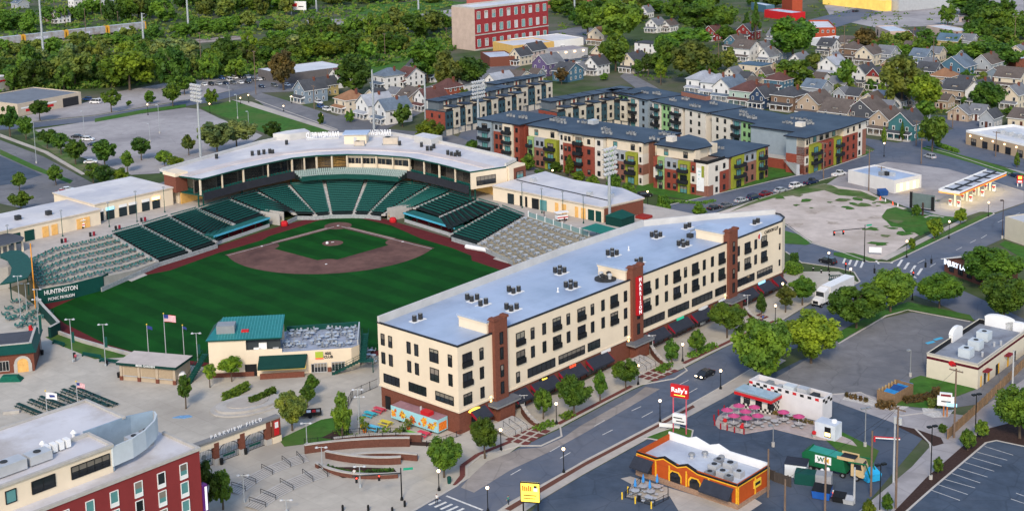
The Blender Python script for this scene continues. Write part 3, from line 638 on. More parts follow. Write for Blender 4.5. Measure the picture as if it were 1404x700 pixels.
def dugout(label,c0,c1,inn):
 t = fthing('dugout',label,'dugout',group='dugouts')
 p,q = Vector(c0),Vector(c1); d = (q-p).normalized(); n = Vector((-d.y,d.x));
 if n.dot(Vector(inn)) < 0: n = -n
 P = lambda s,o: tuple(p+d*s+n*o); L_ = (q-p).length
 b = MB(); b.prism([P(0,-3.6),P(L_,-3.6),P(L_,.2),P(0,.2)],2.45,2.7,GREEN,top=mat('dugout_top',(.02,.12,.11),.5)); b.build('roof',t)
 b = MB(); b.prism([P(0,.2),P(L_,.2),P(L_,.32),P(0,.32)],2.3,2.82,CYAN); b.build('fascia',t)
 b = MB(); b.prism([P(.1,-3.6),P(L_-.1,-3.6),P(L_-.1,-3.2),P(.1,-3.2)],0,2.44,MAROON); b.prism([P(.1,-3.2),P(.4,-3.2),P(.4,.1),P(.1,.1)],0,2.44,GREEN); b.prism([P(L_-.4,-3.2),P(L_-.1,-3.2),P(L_-.1,.1),P(L_-.4,.1)],0,2.44,GREEN); b.build('back_wall',t)
 b = MB(); b.prism([P(.5,-2.9),P(L_-.5,-2.9),P(L_-.5,-2.3),P(.5,-2.3)],.05,.5,MAROON); b.build('bench',t)
 b = MB(); b.prism([P(.5,.25),P(L_-.5,.25),P(L_-.5,.4),P(.5,.4)],.0,.95,LGREY); b.build('front_rail',t)
 for i in range(5):
  s = .5+(L_-1)*i/4; b = MB(); b.cyl((*P(s,.1),0),(*P(s,.1),2.4),.07,n=6,m=GREEN); b.build('post',t)
dugout('long dugout with blue roof edge in front of the left stand',(35.2,-11.5),(12.6,-15.6),(0,1))
dugout('long dugout with blue roof edge in front of the right stand',(-15.6,11.5),(-12.6,35.5),(1,0))
def stairwell(label,A,B,w):
 t = fthing('stair_well',label,'stair well'); p,q = Vector(A),Vector(B); d=(q-p).normalized(); n=Vector((-d.y,d.x))*w
 b = MB(); b.prism([tuple(p),tuple(q),tuple(q+d*.01+n*.12),tuple(p+n*.12)],0,3.6,PALEC); b.prism([tuple(p+n),tuple(q+n),tuple(q+n*1.12),tuple(p+n*1.12)],0,3.5,PALEC); b.build('side_wall',t)
 b = MB(); b.poly([(*p,1.0),(*q,3.2),(*(q+n),3.2),(*(p+n),1.0)],mat('warm_floor',(.42,.3,.14),.8)); b.build('ramp',t)
stairwell('pale walled stair well beside the left dugout',(8.2,-14.4),(9.6,-21.5),1.8); stairwell('pale walled stair well beside the right dugout',(-13.6,7.6),(-21.5,9.2),1.6)
for lab,a,b_ in (('red equipment trunk at the left dugout end',9.6,-12.6),('red equipment trunk at the right dugout end',-12.8,9.6)):
 m = MB(); m.lathe([(.05,.0),(1,.1),(1.1,.8),(.8,1.4),(.1,1.6)],REDP,8); o=m.build('equipment_trunk',None,loc=F3(a,b_),rot=FA); tag(o,lab,'trunk')
m = MB(); m.T = Matrix.Rotation(R(97),4,'Z'); m.cyl((-4.6,0,.6),(4.6,0,.6),.62,.62,12,WHITE); m.cyl((-4.9,0,.6),(-4.6,0,.6),.3,.62,12,WHITE); m.cyl((4.6,0,.6),(4.9,0,.6),.62,.3,12,WHITE)
tag(m.build('tarp_roll',None,loc=F3(-6.8,50.5),rot=FA),'long white rolled tarpaulin lying on the warning track at right','tarpaulin')
for lab,px in (('pale bullpen slab set in the warning track by the picnic terrace',[(168,381),(190,372),(202,377),(180,386)]),('pale bullpen slab set in the warning track at right',[(676,355),(686,350),(706,356),(696,361)])):
 b=MB(); b.prism([G(*p) for p in px],.055,.1,PALEC); tag(b.build('bullpen_slab'),lab,'slab','bullpen slabs')
m = MB(); m.cyl((-.7,0,.1),(-.7,0,2.0),.06,n=6,m=GREY); m.cyl((.7,0,.1),(.7,0,2),.06,n=6,m=GREY); m.faces([(-.7,0,.3),(.7,0,.3),(.7,.05,1.95),(-.7,.05,1.95)],[(0,1,2,3)],LGREY); m.box(-.8,-.5,0,.8,.9,.12,BLACK)
tag(m.build('pitching_screen',None,loc=(*G(164,383),0),rot=FA),'small pitching screen standing at the edge of the picnic terrace','screen')
def terrace(label,back,front,fz,rows,m):
 b = MB(); nseg = len(back)-1; F_=[(*p,z) for p,z in zip(front,fz)]; T_=[(*p,TZ-.05) for p in back]
 for r in range(rows):
  for i in range(nseg):
   a0,b0 = lerp(F_[i],T_[i],r/rows),lerp(F_[i+1],T_[i+1],r/rows); a1,b1 = lerp(F_[i],T_[i],(r+1)/rows),lerp(F_[i+1],T_[i+1],(r+1)/rows)
   z0,z1 = a0[2],b0[2]
   b.poly([(*a0[:2],z0),(*b0[:2],z1),(*b1[:2],z1),(*a1[:2],z0)], m)
   b.poly([(*a1[:2],z0),(*b1[:2],z1),(*b1[:2],b1[2]),(*a1[:2],a1[2])], mat('riser',(.25,.24,.2),.9))
 for i in range(nseg): b.poly([(*front[i],0),(*front[i+1],0),(*front[i+1],fz[i+1]),(*front[i],fz[i])], m)
 o = b.build('seating_terrace',None,loc=F3(0,0),rot=FA); return tag(o,label,'terrace','seating terraces'), F_, T_
def table_mesh(seatm, topm, n=4):
 b = MB(); b.cyl((0,0,0),(0,0,.72),.08,n=6,m=GREY); b.lathe([(.01,.72),(.62,.72),(.62,.78),(.01,.78)],topm,10)
 for i in range(n):
  a = PI*(i+.5)/n+ (0 if n<5 else 0); c=(1.0*math.cos(a),1.0*math.sin(a))
  b.box(c[0]-.24,c[1]-.24,.4,c[0]+.24,c[1]+.24,.46,seatm); b.cyl((c[0],c[1],0),(c[0],c[1],.4),.05,n=5,m=GREY)
  x = Vector((math.cos(a),math.sin(a),0)); y=Vector((-x.y,x.x,0)); cc=Vector((*c,0))+x*.24
  b.faces([tuple(cc-y*.24+Vector((0,0,.45))),tuple(cc+y*.24+Vector((0,0,.45))),tuple(cc+y*.24+x*.08+Vector((0,0,.95))),tuple(cc-y*.24+x*.08+Vector((0,0,.95)))],[(0,1,2,3)],seatm)
 return b.mesh('terrace_table')
TEALS = mat('terrace_seat', (.03,.13,.12), .5, .15, 1); SILV = mat('silver_seat', (.4,.43,.46), .35, .2, 1, metal=.4)
TBL = table_mesh(TEALS, mat('terrace_top',(.06,.17,.15),.5)); TBS = table_mesh(SILV, mat('silver_top',(.5,.53,.56),.4,.1,1,metal=.3))
PT = [(57.7,-27),(66,-27),(75,-26.8),(84,-22),(89,-13)]; PF = [(56.4,-6.8),(66,-3),(77,.8),(86,.8),(92.2,-2.6)]
_,F_,T_ = terrace('pale stepped picnic terrace with green tables beside the left stand',PT,PF,[1.2,1.8,3.4,3.6,3.7],6,mat('terrace_floor',(.42,.38,.32),.85,.12,.6))
def pt_on(poly,s):
 s*= (len(poly)-1); i=min(int(s),len(poly)-2); return lerp(poly[i],poly[i+1],s-i)
for r in range(6):
 n = 13
 for i in range(n):
  s=(i+.5)/n; a=pt_on(F_,s); c=pt_on(T_,s); p=lerp(a,c,(r+.45)/6); z=lerp(a,c,r/6)[2]
  e=pt_on(F_,min(1,s+.02)); ang=math.atan2(e[1]-a[1],e[0]-a[0])
  o=link('terrace_table',TBL,None,F3(p[0],p[1],z+.01),FA+ang+PI+ (0 if 1 else 0))
  tag(o,'green half-ring table in the %s row up of the picnic terrace'%ORD[r],'table','tables on the picnic terrace row %d'%(r+1))
RT = [(-26.2,50),(-23.5,62),(-21.2,75),(-18,90)]; RF_ = [(-8.3,48.8),(-3.6,64.5),(5.5,80),(13,90)]
_,F_,T_ = terrace('pale stepped terrace crowded with silver tables beside the right stand',RT,RF_,[1.2,1.2,1.3,1.4],7,mat('tan_floor',(.36,.31,.22),.85,.15,.6))
for r in range(7):
 n = 15
 for i in range(n):
  s=(i+.5)/n; a=pt_on(F_,s); c=pt_on(T_,s); p=lerp(a,c,(r+.45)/7); z=lerp(a,c,r/7)[2]
  if PX(*F3(p[0],p[1],z))[0] > 800: continue
  e=pt_on(F_,min(1,s+.02)); ang=math.atan2(e[1]-a[1],e[0]-a[0])
  o=link('terrace_table',TBS,None,F3(p[0],p[1],z+.01),FA+ang+PI)
  tag(o,'silver table with fixed seats in the %s row up of the right terrace'%ORD[r],'table','tables on the right terrace row %d'%(r+1))
t = fthing('glass_railing','pale glass railing along the concourse above the silver tables','railing')
b = MB();
for i in range(14):
 p=lerp((-26.6,50.5),(-20.9,77),i/14); q=lerp((-26.6,50.5),(-20.9,77),(i+1)/14); b.prism([p,q,(q[0]-.05,q[1]),(p[0]-.05,p[1])],TZ,TZ+1.3,mat('rail_glass',(.2,.3,.3),.2,.1))
b.build('panel',t); b=MB()
for i in range(0,15,2):
 p=lerp((-26.6,50.5),(-20.9,77),i/14); b.box(p[0]-.1,p[1]-.1,TZ,p[0]+.1,p[1]+.1,TZ+1.6,WHITE)
b.build('post',t)
FR = [(24.6,-31.2),(7.8,-33.2),(-10.3,-32.8),(-17.2,-29.6),(-24.1,-23.3),(-29,-15.3),(-32.7,-4.5),(-32,9.3),(-29.8,25)]
def off(poly,d):
 out=[]
 for i,p in enumerate(poly):
  a=Vector(poly[max(i-1,0)]); c=Vector(poly[min(i+1,len(poly)-1)]); t_=(c-a).normalized(); n=Vector((-t_.y,t_.x)); out.append((p[0]+n.x*d,p[1]+n.y*d))
 return out
BKpts = [(-41.5,28.5),(-48.3,26.4),(-50.3,17.6),(-54,-15.2),(-54,-35),(-34.6,-57.5),(-29.9,-59.7),(-17.2,-59.2),(26.5,-49.5),(27,-43.6)]
cb = fthing('clubhouse','curved white-roofed ballpark clubhouse with suites and green fascia above home plate','building')
RW2 = mat('stadium_roof', (.62,.6,.6), .55, .08, .15, col2=(.47,.47,.51), sc2=.06, grid=(9,3,0,.1))
b = MB(); b.prism(FR+BKpts,13.75,14.2,GREEN,top=RW2); b.build('roof',cb)
b = MB(); ip = off(FR,5.5)
for i in range(len(ip)-1): b.prism([ip[i],ip[i+1],off(FR,9)[i+1],off(FR,9)[i]],14.2,14.45+.0*i,mat('roof_pinkish',(.55,.49,.47),.7,.1,.2))
b.build('roof_ridge',cb)
b = MB()
for i in range(len(BKpts)-1):
 p,q=Vector(BKpts[i]),Vector(BKpts[i+1]); d=(q-p).normalized(); n=Vector((-d.y,d.x)); b.prism([tuple(p),tuple(q),tuple(q+n*.5),tuple(p+n*.5)],14.2,15.1,PARA)
b.build('parapet',cb)
for nm,pts in (('roof_step',[(-36,-58.5),(-30,-60.5),(-24,-60),(-27,-55),(-34,-53)]),('roof_step',[(-55,-21),(-55,-12),(-49,-11),(-50,-20)])):
 b=MB(); b.prism(pts,14.2,16.3,PARA,top=RW2); b.build(nm,cb)
sw = off(FR,3.2); b = MB()     # suite level wall
for i in range(len(sw)-1): b.prism([sw[i],sw[i+1],off(FR,3.6)[i+1],off(FR,3.6)[i]],9.3,13.74,mat('suite_wall',(.1,.085,.07),.8))
b.build('wall',cb)
b=MB(); bw=off(FR,9.0)
AMB = mat('amber_lit_wall', (.45,.26,.08), .8, .25, .5, emit=.16)  # lamplight on the concourse wall and lit suites painted as amber glow
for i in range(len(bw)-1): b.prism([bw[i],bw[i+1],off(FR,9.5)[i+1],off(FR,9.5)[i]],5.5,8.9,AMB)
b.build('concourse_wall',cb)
b=MB(); b.prism([(p[0]*.985,p[1]*.985) for p in [(-41.5,28),(-47.8,26),(-53.5,-15),(-53.5,-35),(-34,-57),(-17,-58.6),(26,-49),(26,-43)]]+off(FR,10)[0:1]+off(FR,10)[1:],5.5,13.74,CREAM,cap=False); b.build('rear_wall',cb)
b=MB(); b.prism(FR+off(FR,9.6)[::-1],8.9,9.28,GREEN); b.build('suite_floor',cb)
for i in range(len(FR)-1):       # mullioned suite fronts, one per bay
 for k in range(2):
  p=lerp(sw[i],sw[i+1],k/2); q=lerp(sw[i],sw[i+1],(k+1)/2); L_=math.hypot(q[0]-p[0],q[1]-p[1]); an=math.atan2(q[1]-p[1],q[0]-p[0])
  lit=(i==3); c=((p[0]+q[0])/2,(p[1]+q[1])/2)
  window(cb,c[0]+.0,c[1],9.6,L_-.5,3.2,face=an+PI,fm=CREAM if i in(4,5) else BLACK,gm_=AMB if lit else GLASS,mull=4,name='suite_window')
for i,p in enumerate(off(FR,.5)):
 bx('column',cb,p[0]-.22,p[1]-.22,9.28,p[0]+.22,p[1]+.22,13.74,CREAM)
for i in range(len(FR)-1):
 p=lerp(off(FR,.5)[i],off(FR,.5)[i+1],.5); bx('column',cb,p[0]-.18,p[1]-.18,9.28,p[0]+.18,p[1]+.18,13.74,CREAM)
for p in off(FR,1.6)+[( -30,24.5),(23,-33)]:
 b=MB(); b.cyl((p[0],p[1],5.5),(p[0],p[1],8.9),.22,n=8,m=GREEN); b.build('pillar',cb)
BAND = mat('balcony_band', (.03,.032,.04), .8)
for seg in ((0,1,2),(6,7,8)):
 b=MB(); g_=off(FR,-.9)
 for i in range(seg[0],seg[-1]): b.prism([g_[i],g_[i+1],off(FR,-.6)[i+1],off(FR,-.6)[i]],7.7,10.0,BAND)
 b.build('balcony_front',cb)
 b=MB()
 for i in range(seg[0],seg[-1]): b.prism([off(FR,-.6)[i],off(FR,-.6)[i+1],FR[i+1],FR[i]],8.9,9.28,GREEN)
 b.build('balcony_floor',cb)
 for i in range(seg[0],seg[-1]):
  b=MB()
  for r in range(2):
   for k in range(16):
    p=lerp(off(FR,.3+r*.9)[i],off(FR,.3+r*.9)[i+1],(k+.5)/16); b.box(p[0]-.22,p[1]-.22,9.3+r*.35,p[0]+.22,p[1]+.22,9.75+r*.35,SEATG)
  b.build('balcony_seats',cb)
f2=off(FR,-4.8); b=MB()
for i in range(2,6):
 for r in range(4):
  a,c=off(FR,-4.8+r*1.2),off(FR,-3.6+r*1.2); z=8.0+.35*r
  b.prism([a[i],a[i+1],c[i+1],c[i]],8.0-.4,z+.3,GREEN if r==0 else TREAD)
b.build('club_tier',cb)
PSEAT = mat('club_seat', (.3,.38,.36), .5, .1, 1)
for i in range(2,6):
 for r in range(4):
  a,c=off(FR,-4.4+r*1.2),off(FR,-4.1+r*1.2); z=8.3+.35*r; b=MB()
  L_=math.hypot(a[i+1][0]-a[i][0],a[i+1][1]-a[i][1]); n=int(L_/.62)
  for k in range(n):
   p=lerp(a[i],a[i+1],(k+.1)/n); q=lerp(a[i],a[i+1],(k+.85)/n); p2=lerp(c[i],c[i+1],(k+.1)/n); q2=lerp(c[i],c[i+1],(k+.85)/n)
   b.prism([p,q,q2,p2],z,z+.75,PSEAT)
  b.build('club_seat_row',cb)
b=MB(); g_=off(FR,-5.0)
for i in range(2,6): b.prism([g_[i],g_[i+1],f2[i+1],f2[i]],7.4,8.9,GREEN)
b.build('club_fascia',cb)
b=MB()
for i in (4,5): b.prism([off(FR,1.2)[i],off(FR,1.2)[i+1],off(FR,1.5)[i+1],off(FR,1.5)[i]],9.28,10.9,CREAM); b.prism([off(FR,1.2)[i],off(FR,1.2)[i+1],off(FR,1.5)[i+1],off(FR,1.5)[i]],12.8,13.74,CREAM)
b.build('press_front',cb)
for i in (4,5):
 a=off(FR,1.3); n=4
 for k in range(n):
  p=lerp(a[i],a[i+1],(k+.5)/n); window(cb,p[0],p[1],10.9,math.dist(a[i],a[i+1])/n-.25,1.9,face=math.atan2(a[i+1][1]-a[i][1],a[i+1][0]-a[i][0])+PI,fm=CREAM,mull=1,name='press_window')
b=MB(); b.box(23.4,-46,9.2,27.4,-40,14.0,BRICK); b.box(23.2,-46.2,14.0,27.6,-39.8,15.0,CREAM); b.build('end_block',cb)
b=MB(); b.box(-48.6,26.2,8.9,-41.6,29.6,14.0,CREAM); b.box(-48.7,29.5,8.9,-43.5,29.75,13.3,BRICK); b.build('end_block',cb)
b=MB(); b.prism([(-29.8,25),(-41.5,28.5),(-41.4,28.9),(-29.7,25.4)],8.9,13.74,CREAM); b.build('side_wall',cb)
window(cb,-34.5,26.85,9.8,6.5,2.6,face=math.atan2(3.5,-11.7)+0,mull=4,name='side_window'); window(cb,-46,29.76,10,3,2,face=PI,gm_=TEALG,mull=1,name='side_window')
bx('balcony_side',cb,22.6,-31.5,8.5,23.4,-41,9.9,GREEN)
hm = fthing('roof_house','cream roof house with pale blue roof in the middle of the clubhouse roof','roof house',-38.5,-35,14.2,R(-49))
bx('wall',hm,-3.6,-3,0,3.6,3,3.0,CREAM); bx('roof',hm,-4.1,-3.4,3.0,4.1,3.6,3.3,BLUER); bx('door',hm,-.5,2.98,.1,.5,3.05,2.2,LGREY)
for lab,a,b_,s in (('tan rooftop unit beside the roof house',-35,-29.5,1),('larger tan rooftop unit on the right half of the clubhouse roof',-43,-23.5,1.5)):
 u=fthing('rooftop_unit',lab,'rooftop unit',a,b_,14.2,R(-49)); m=MB(); m.box(-1.6*s,-1*s,.2,1.6*s,1*s,1.5*s,mat('tan_metal',(.5,.43,.35),.6)); m.build('casing',u); m=MB(); m.cyl((.6*s,0,1.5*s),(.6*s,0,1.62*s),.6*s,n=10,m=CONDC); m.build('fan_grille',u); m=MB(); m.box(-1.8*s,-1.2*s,0,1.8*s,1.2*s,.2,GREY); m.build('curb',u)
sets=[[(346,213),(355,212),(362,211),(370,210),(374,211)],[(578,201),(586,206),(591,206),(595,203)],[(614,212),(619,214),(624,215),(627,212),(630,214)],[(548,199)],[(393,198)],[(297,217)]]
nm=['left of the roof house','right of the large tan unit','near the right end','standing alone right of the big tan unit','standing alone left of the sign','standing alone near the light tower']
for sset,w_ in zip(sets,nm):
 for px,py in sset:
  a,b_=fpx(px,py,14.3); o=link('roof_fan',CM,None,F3(a,b_,14.2),FA); o.scale=(1.1,1.1,1.3)
  tag(o,('black roof fan in the cluster ' if len(sset)>1 else 'black roof fan ')+w_+' of the clubhouse','roof fan','roof fans '+w_)
for (a,b_),rot_ in (((-47,-46),R(-49)),((-54,-25.5),R(-49)) ):
 pass
SGN = mat('sign_letter', (.75,.76,.78), .5, .03)
for lab,px,py in (('white PARKVIEW FIELD roof letters seen from behind, left of the roof house',322/1.0,0),('white PARKVIEW FIELD roof letters seen from behind, right of the roof house',0,0)):
 left = 'left' in lab
 c = fpx(443 if 0 else (444,188)[0], 188, 14.4)
 p = fpx(420,191,14.4) if left else fpx(492,187.5,14.4); q = fpx(465,189,14.4) if left else fpx(536,186.5,14.4)
 an=math.atan2(q[1]-p[1],q[0]-p[0]); L_=math.dist(p,q)
 t=fthing('roof_lettering',lab,'lettering',p[0],p[1],14.2,an,'roof letterings')
 bx('rail',t,0,-.1,0,L_,.1,.5,LGREY)
 tx=text('PARKVIEW FIELD',2.6,SGN,t,(L_/2,0,1.4),(PI/2,0,PI),ext=.12); w_=max(v.co.x for v in tx.data.vertices)-min(v.co.x for v in tx.data.vertices); tx.scale=(L_/w_,1,1)
def hall(label,a0,a1,b0,b1,z1,openings,rot=0,roofm=RW2):
 t=fthing('concourse_hall',label,'building'); bx('wall',t,a0,b0,0,a1,b1,z1-.4,CREAM)
 bx('roof',t,a0-.3,b0-.3,z1-.4,a1+.3,b1+.3,z1,mat('hall_trim',(.55,.47,.38),.8),top=roofm)
 return t
h1=hall('low cream concession hall with white roof at the left end of the concourse',53.5,84,-56,-38.5,9.9,[])
h2=hall('taller cream concession hall with white roof beside the clubhouse left end',27.6,53.2,-64,-41.6,10.8,[])
h3=fthing('concourse_hall','long cream concession hall with white roof right of the clubhouse','building')
b=MB(); b.prism([(-34.2,29.8),(-34,71),(-49,73.5),(-54,62),(-53.5,44),(-57,30)],0,9.6,CREAM); b.build('wall',h3)
b=MB(); b.prism([(-33.8,29.8),(-33.6,71.2),(-49.2,73.9),(-54.4,62),(-53.9,44),(-57.3,30)],9.6,10.0,mat('hall_trim',(.55,.47,.38),.8),top=RW2); b.build('roof',h3)
b=MB(); b.prism([(-34.6,71.05),(-48.8,73.5),(-48.8,73.7),(-34.6,71.3)],1,9.3,BRICK); b.build('brick_end',h3)
b=MB(); b.prism([(-43.5,31),(-40.5,68),(-40,68),(-43,31)],10.0,10.12,BLACK); b.build('roof_seam',h3)
window(h3,-46,33.5,11,.1,.1,name='roof_vent') if 0 else None
def opening(t,x,y,z,w,h,face,m,sign=None):
 b=MB(); b.box(-w/2,-.12,0,w/2,0,h,m); o=b.build('shutter',t,loc=(x,y,z),rot=face)
 if sign: b=MB(); b.box(-w/2,-.25,h+.05,w/2,-.02,h+.85,sign); s_=b.build('shop_sign',o)
SHUT=mat('green_shutter',(.008,.05,.042),.5,.1,2); LIT=mat('lit_opening',(.5,.28,.09),.8,.3,1,emit=.3)
for x,m,s in ((79,SHUT,None),(75,SHUT,None),(70.3,LIT,None),(67.6,LIT,None),(60,LIT,None),(57.8,LIT,None)): opening(h1,x,-38.45,5.55,2.8 if m==SHUT else 1.8,2.9,PI,m)
for x,s in ((52,WHITE),(48.6,SIGNB),(44.5,WHITE),(41.3,WHITE),(37,WHITE),(33.5,WARM)): opening(h2,x,-41.55,5.55,2.5,2.6,PI,mat('dark_shutter',(.02,.03,.035),.5),s)
for y,m,w_ in ((37,mat('dark_shutter',(.02,.03,.035),.5),2.4),(41,BLACK,.8),(43,BLACK,.8),(46.5,BLACK,2.6),(49.5,TEALG,2.6),(54.5,LIT,1.2),(57.2,LIT,1.6),(64.2,LIT,1.6),(61.8,LIT,1.2),(67,SHUT,2.2),(69.6,SHUT,2)): opening(h3,-34.08,y,5.55,w_,3.0,PI/2,m)
for t_,pts in ((h1,((80,-50),(74,-46),(66,-44))),(h3,((-45,36),(-42,60),(-44,66)))):
 for p in pts: bx('roof_unit',t_,p[0]-.7,p[1]-.7,9.9,p[0]+.7,p[1]+.7,11.1,CONDC if t_==h1 else LGREY)
cn=fthing('green_pavilion','green fabric pavilion at the brick end of the right concession hall','pavilion',-36,75.5,TZ)
b=MB(); b.faces([(-3,-3,2.4),(3,-3,2.4),(3,3,2.4),(-3,3,2.4),(-1,0,3.9),(1,0,3.9)],[(0,1,5,4),(1,2,5),(2,3,4,5),(3,0,4)],GREEN); b.build('canopy',cn)
bx('side_curtain',cn,-2.8,-2.8,0,2.8,2.8,2.38,DGREEN)
cn=fthing('shade_canopy','flat green shade canopy on posts above the right terrace','canopy',-22,79.5,TZ)
b=MB(); b.faces([(-3,-3.5,2.6),(3.4,-3.5,2.6),(3.4,3.5,2.3),(-3,3.5,2.3)],[(0,1,2,3)],mat('canopy_teal',(.01,.16,.12),.6)); b.build('canopy',cn)
for x in (-2.6,3):
 for y in (-3,3): b=MB(); b.cyl((x,y,0),(x,y,2.45),.08,n=6,m=GREEN); b.build('post',cn)
hw=fthing('outfield_wall','tall dark green corner wall reading HUNTINGTON PICNIC PAVILION','wall')
b=MB(); b.prism([(74.5,-.6),(77,.9),(86,.9),(94,-1.2),(94.1,-1.6),(86,.5),(77,.5)],0,3.75,GREEN); b.build('wall',hw)
an=math.atan2(-2.1,8.0)
text('HUNTINGTON',1.55,WHITE,hw,(88.2,.45,2.75),(PI/2,0,an+PI),sx=.8,track=.95); text('UNIVERSITY',.45,TEALG,hw,(88.2,.45,1.85),(PI/2,0,an+PI),track=1.5); text('PICNIC PAVILION',1.05,WHITE,hw,(88.2,.45,1.0),(PI/2,0,an+PI),sx=.78)
b=MB(); b.cyl((95,.2,0),(95,.2,16),.15,n=8,m=mat('pole_orange',(.75,.3,.04),.5)); o=b.build('foul_pole',None,loc=F3(0,0),rot=FA); tag(o,'tall orange foul pole at the dark green corner wall','pole')
strip_wall('porch_wall','dark green porch wall with pale coping running from the foul pole','wall',[(94.4,-.5),(97,8),(99.5,17),(100.8,21.5),(104,23)],0,2.6,.7,DGREEN,top=PALEC)
strip_wall('berm_rail','low double rail along the grass berm beyond the outfield','railing',[(101.3,22.2),(101,30),(99.8,40),(98.2,50)],0,.8,.5,PALEC)
pv=fthing('picnic_pavilion','green curved roof of the picnic pavilion by the foul pole','pavilion')
a=[fpx(*p,8.6) for p in ((0,348),(14,343),(28,343),(38,350),(45,360),(44,371),(38,380),(18,386),(0,389),(14,376),(16,366),(10,356),(0,352))]
b=MB(); b.prism(a,8.3,8.6,GREEN,top=mat('pavilion_roof',(.012,.075,.06),.6,.15,1)); b.build('roof',pv)
for p in ((30,347),(42,362),(36,378),(12,384)): x,y=fpx(*p,8.3); b=MB(); b.cyl((x*.997,y,3.5),(x*.997,y,8.3),.15,n=6,m=GREEN); b.build('post',pv)
p2=fthing('dark_pavilion','dark flat-roofed open pavilion at the left end of the concourse','pavilion')
a=[fpx(*p,9) for p in ((-30,325),(0,318),(22,321),(33,325),(30,329),(0,336),(-30,342))]
b=MB(); b.prism(a,8.7,9,mat('slate_canopy',(.12,.13,.15),.7),top=mat('dark_membrane',(.07,.075,.09),.7)); b.build('roof',p2)
for px in ((30,328),(20,330),(10,332),(2,334)): x,y=fpx(*px,8.7); bx('post',p2,x-.2,y-.2,TZ,x+.2,y+.2,8.7,CREAM)
for i,(px,py) in enumerate([(10,432),(20,436),(31,440),(14,424),(26,428),(40,434),(50,440),(34,424),(46,430),(58,436),(22,416),(40,420),(55,428),(30,446),(42,447),(66,432),(12,440),(24,450)]):
 x,y=G(px,py); o=link('porch_table',TBL,None,(x,y,.03),random.random()*6); tag(o,'green table with fixed seats on the porch behind the corner wall','table','tables on the corner porch')
for i,(px,py,top) in enumerate([(12,338,310),(86,324,290),(150,311,279),(188,304,264),(226,291,258),(716,285,252),(743,292,260),(772,300,264),(800,306,270)]):
 x,y=G(px,py,5.5); h=(py-top)/scale_at(px,py)*1.0; b=MB(); b.cyl((0,0,0),(0,0,h),.1,.07,6,GREEN); b.lathe([(.5,h),(.3,h+.25),(.05,h+.3)],GREY,8); b.lathe([(.25,0),(.15,.5)],GREEN,6); o=b.build('concourse_lamp',None,loc=(x,y,5.5)); tag(o,'thin lamp post on the %s concourse, %s from the left'%('left' if i<5 else 'right',ORD[i%5]),'lamp post','concourse lamp posts')
# PLAZA BEYOND THE OUTFIELD
TEALR = mat('teal_metal_roof', (.03,.22,.22), .4, .12, 1, metal=.3)
TILEB = mat('deck_paving', (.3,.34,.42), .6, .2, 1)
def person(label,px,py,top,legs,yaw=0,hair=(.04,.025,.02),z=0,arm=None,at=None):
 "standing or walking figure: one skinned body, clothes as children"
 x,y = at or G(px,py,z)
 t=bpy.data.objects.new('person',None)
 J=[(0,0,.95),(0,0,1.15),(0,0,1.38),(0,0,1.5),(0,.02,1.62),(0,.02,1.72),(.1,0,.9),(.11,.08,.5),(.12,.0,.08),(.12,.14,.04),(-.1,0,.9),(-.11,-.08,.5),(-.12,-.22,.08),(-.12,-.08,.04),(.2,0,1.4),(.25,-.05,1.12),(.26,.08,.88),(.27,.1,.78),(-.2,0,1.4),(-.25,.06,1.12),(-.26,.18,.9),(-.27,.22,.8)]
 Rr=[.15,.13,.16,.06,.095,.085,.1,.07,.05,.045,.1,.07,.05,.045,.07,.05,.04,.035,.07,.05,.04,.035]
 Ed=[(0,1),(1,2),(2,3),(3,4),(4,5),(0,6),(6,7),(7,8),(8,9),(0,10),(10,11),(11,12),(12,13),(2,14),(14,15),(15,16),(16,17),(2,18),(18,19),(19,20),(20,21)]
 global BODY
 key='BODYMESH'
 if key not in globals():
  me=bpy.data.meshes.new('person'); me.from_pydata(J,Ed,[]); o=bpy.data.objects.new('tmp',me); COL.objects.link(o)
  md=o.modifiers.new('s','SKIN'); md.use_smooth_shade=True
  me.skin_vertices[0].data
  for i,r in enumerate(Rr): me.skin_vertices[0].data[i].radius=(r,r*(.75 if i<3 else 1))
  me.skin_vertices[0].data[0].use_root=True
  o.modifiers.new('u','SUBSURF').levels=1
  dg=bpy.context.evaluated_depsgraph_get(); globals()[key]=bpy.data.meshes.new_from_object(o.evaluated_get(dg)); bpy.data.objects.remove(o)
 me=globals()[key].copy(); me.name='person'
 skin=mat('skin',(.42,.24,.17),.6,.05); tm=mat('top_%.2f_%.2f_%.2f'%top,top,.85,.1,4); lm=mat('legs_%.2f_%.2f_%.2f'%legs,legs,.85,.1,4); hm=mat('hair_%.2f'%hair[0],hair,.8,.1,8)
 me.materials.clear()
 for m in (skin,tm,lm,hm): me.materials.append(m)
 for p in me.polygons:
  c=p.center; k=0
  if c.z<.97 and abs(c.x)<.2: k=2
  elif c.z<1.46 and not (abs(c.x)>.22 and c.z<1.15): k=1
  elif c.z>1.68 or (c.z>1.58 and c.y<-.02): k=3
  p.material_index=k
 bpy.data.objects.remove(t)
 o=bpy.data.objects.new('person',me); COL.objects.link(o); o.location=(x,y,z+.03); o.rotation_euler=(0,0,yaw); return tag(o,label,'person')
c4 = thing('club_building','cream building reading 400 CLUB with teal roof and open roof deck','building',(-63.3,271.4,0),R(4))
b=MB(); b.prism([(0,0),(14.7,.0),(29,.9),(30.6,2.6),(30.4,14),(14.7,13),(0,9.5)],0,4.85,CREAM,top=TILEB); b.build('wall',c4)
b=MB(); b.box(0,0.01,4.85,7.6,9,8.2,CREAM); b.box(7.6,7.8,4.85,14.7,8.2,8.2,CREAM); b.box(7.6,.01,4.85,14.9,.3,5.6,CREAM); b.build('upper_wall',c4)
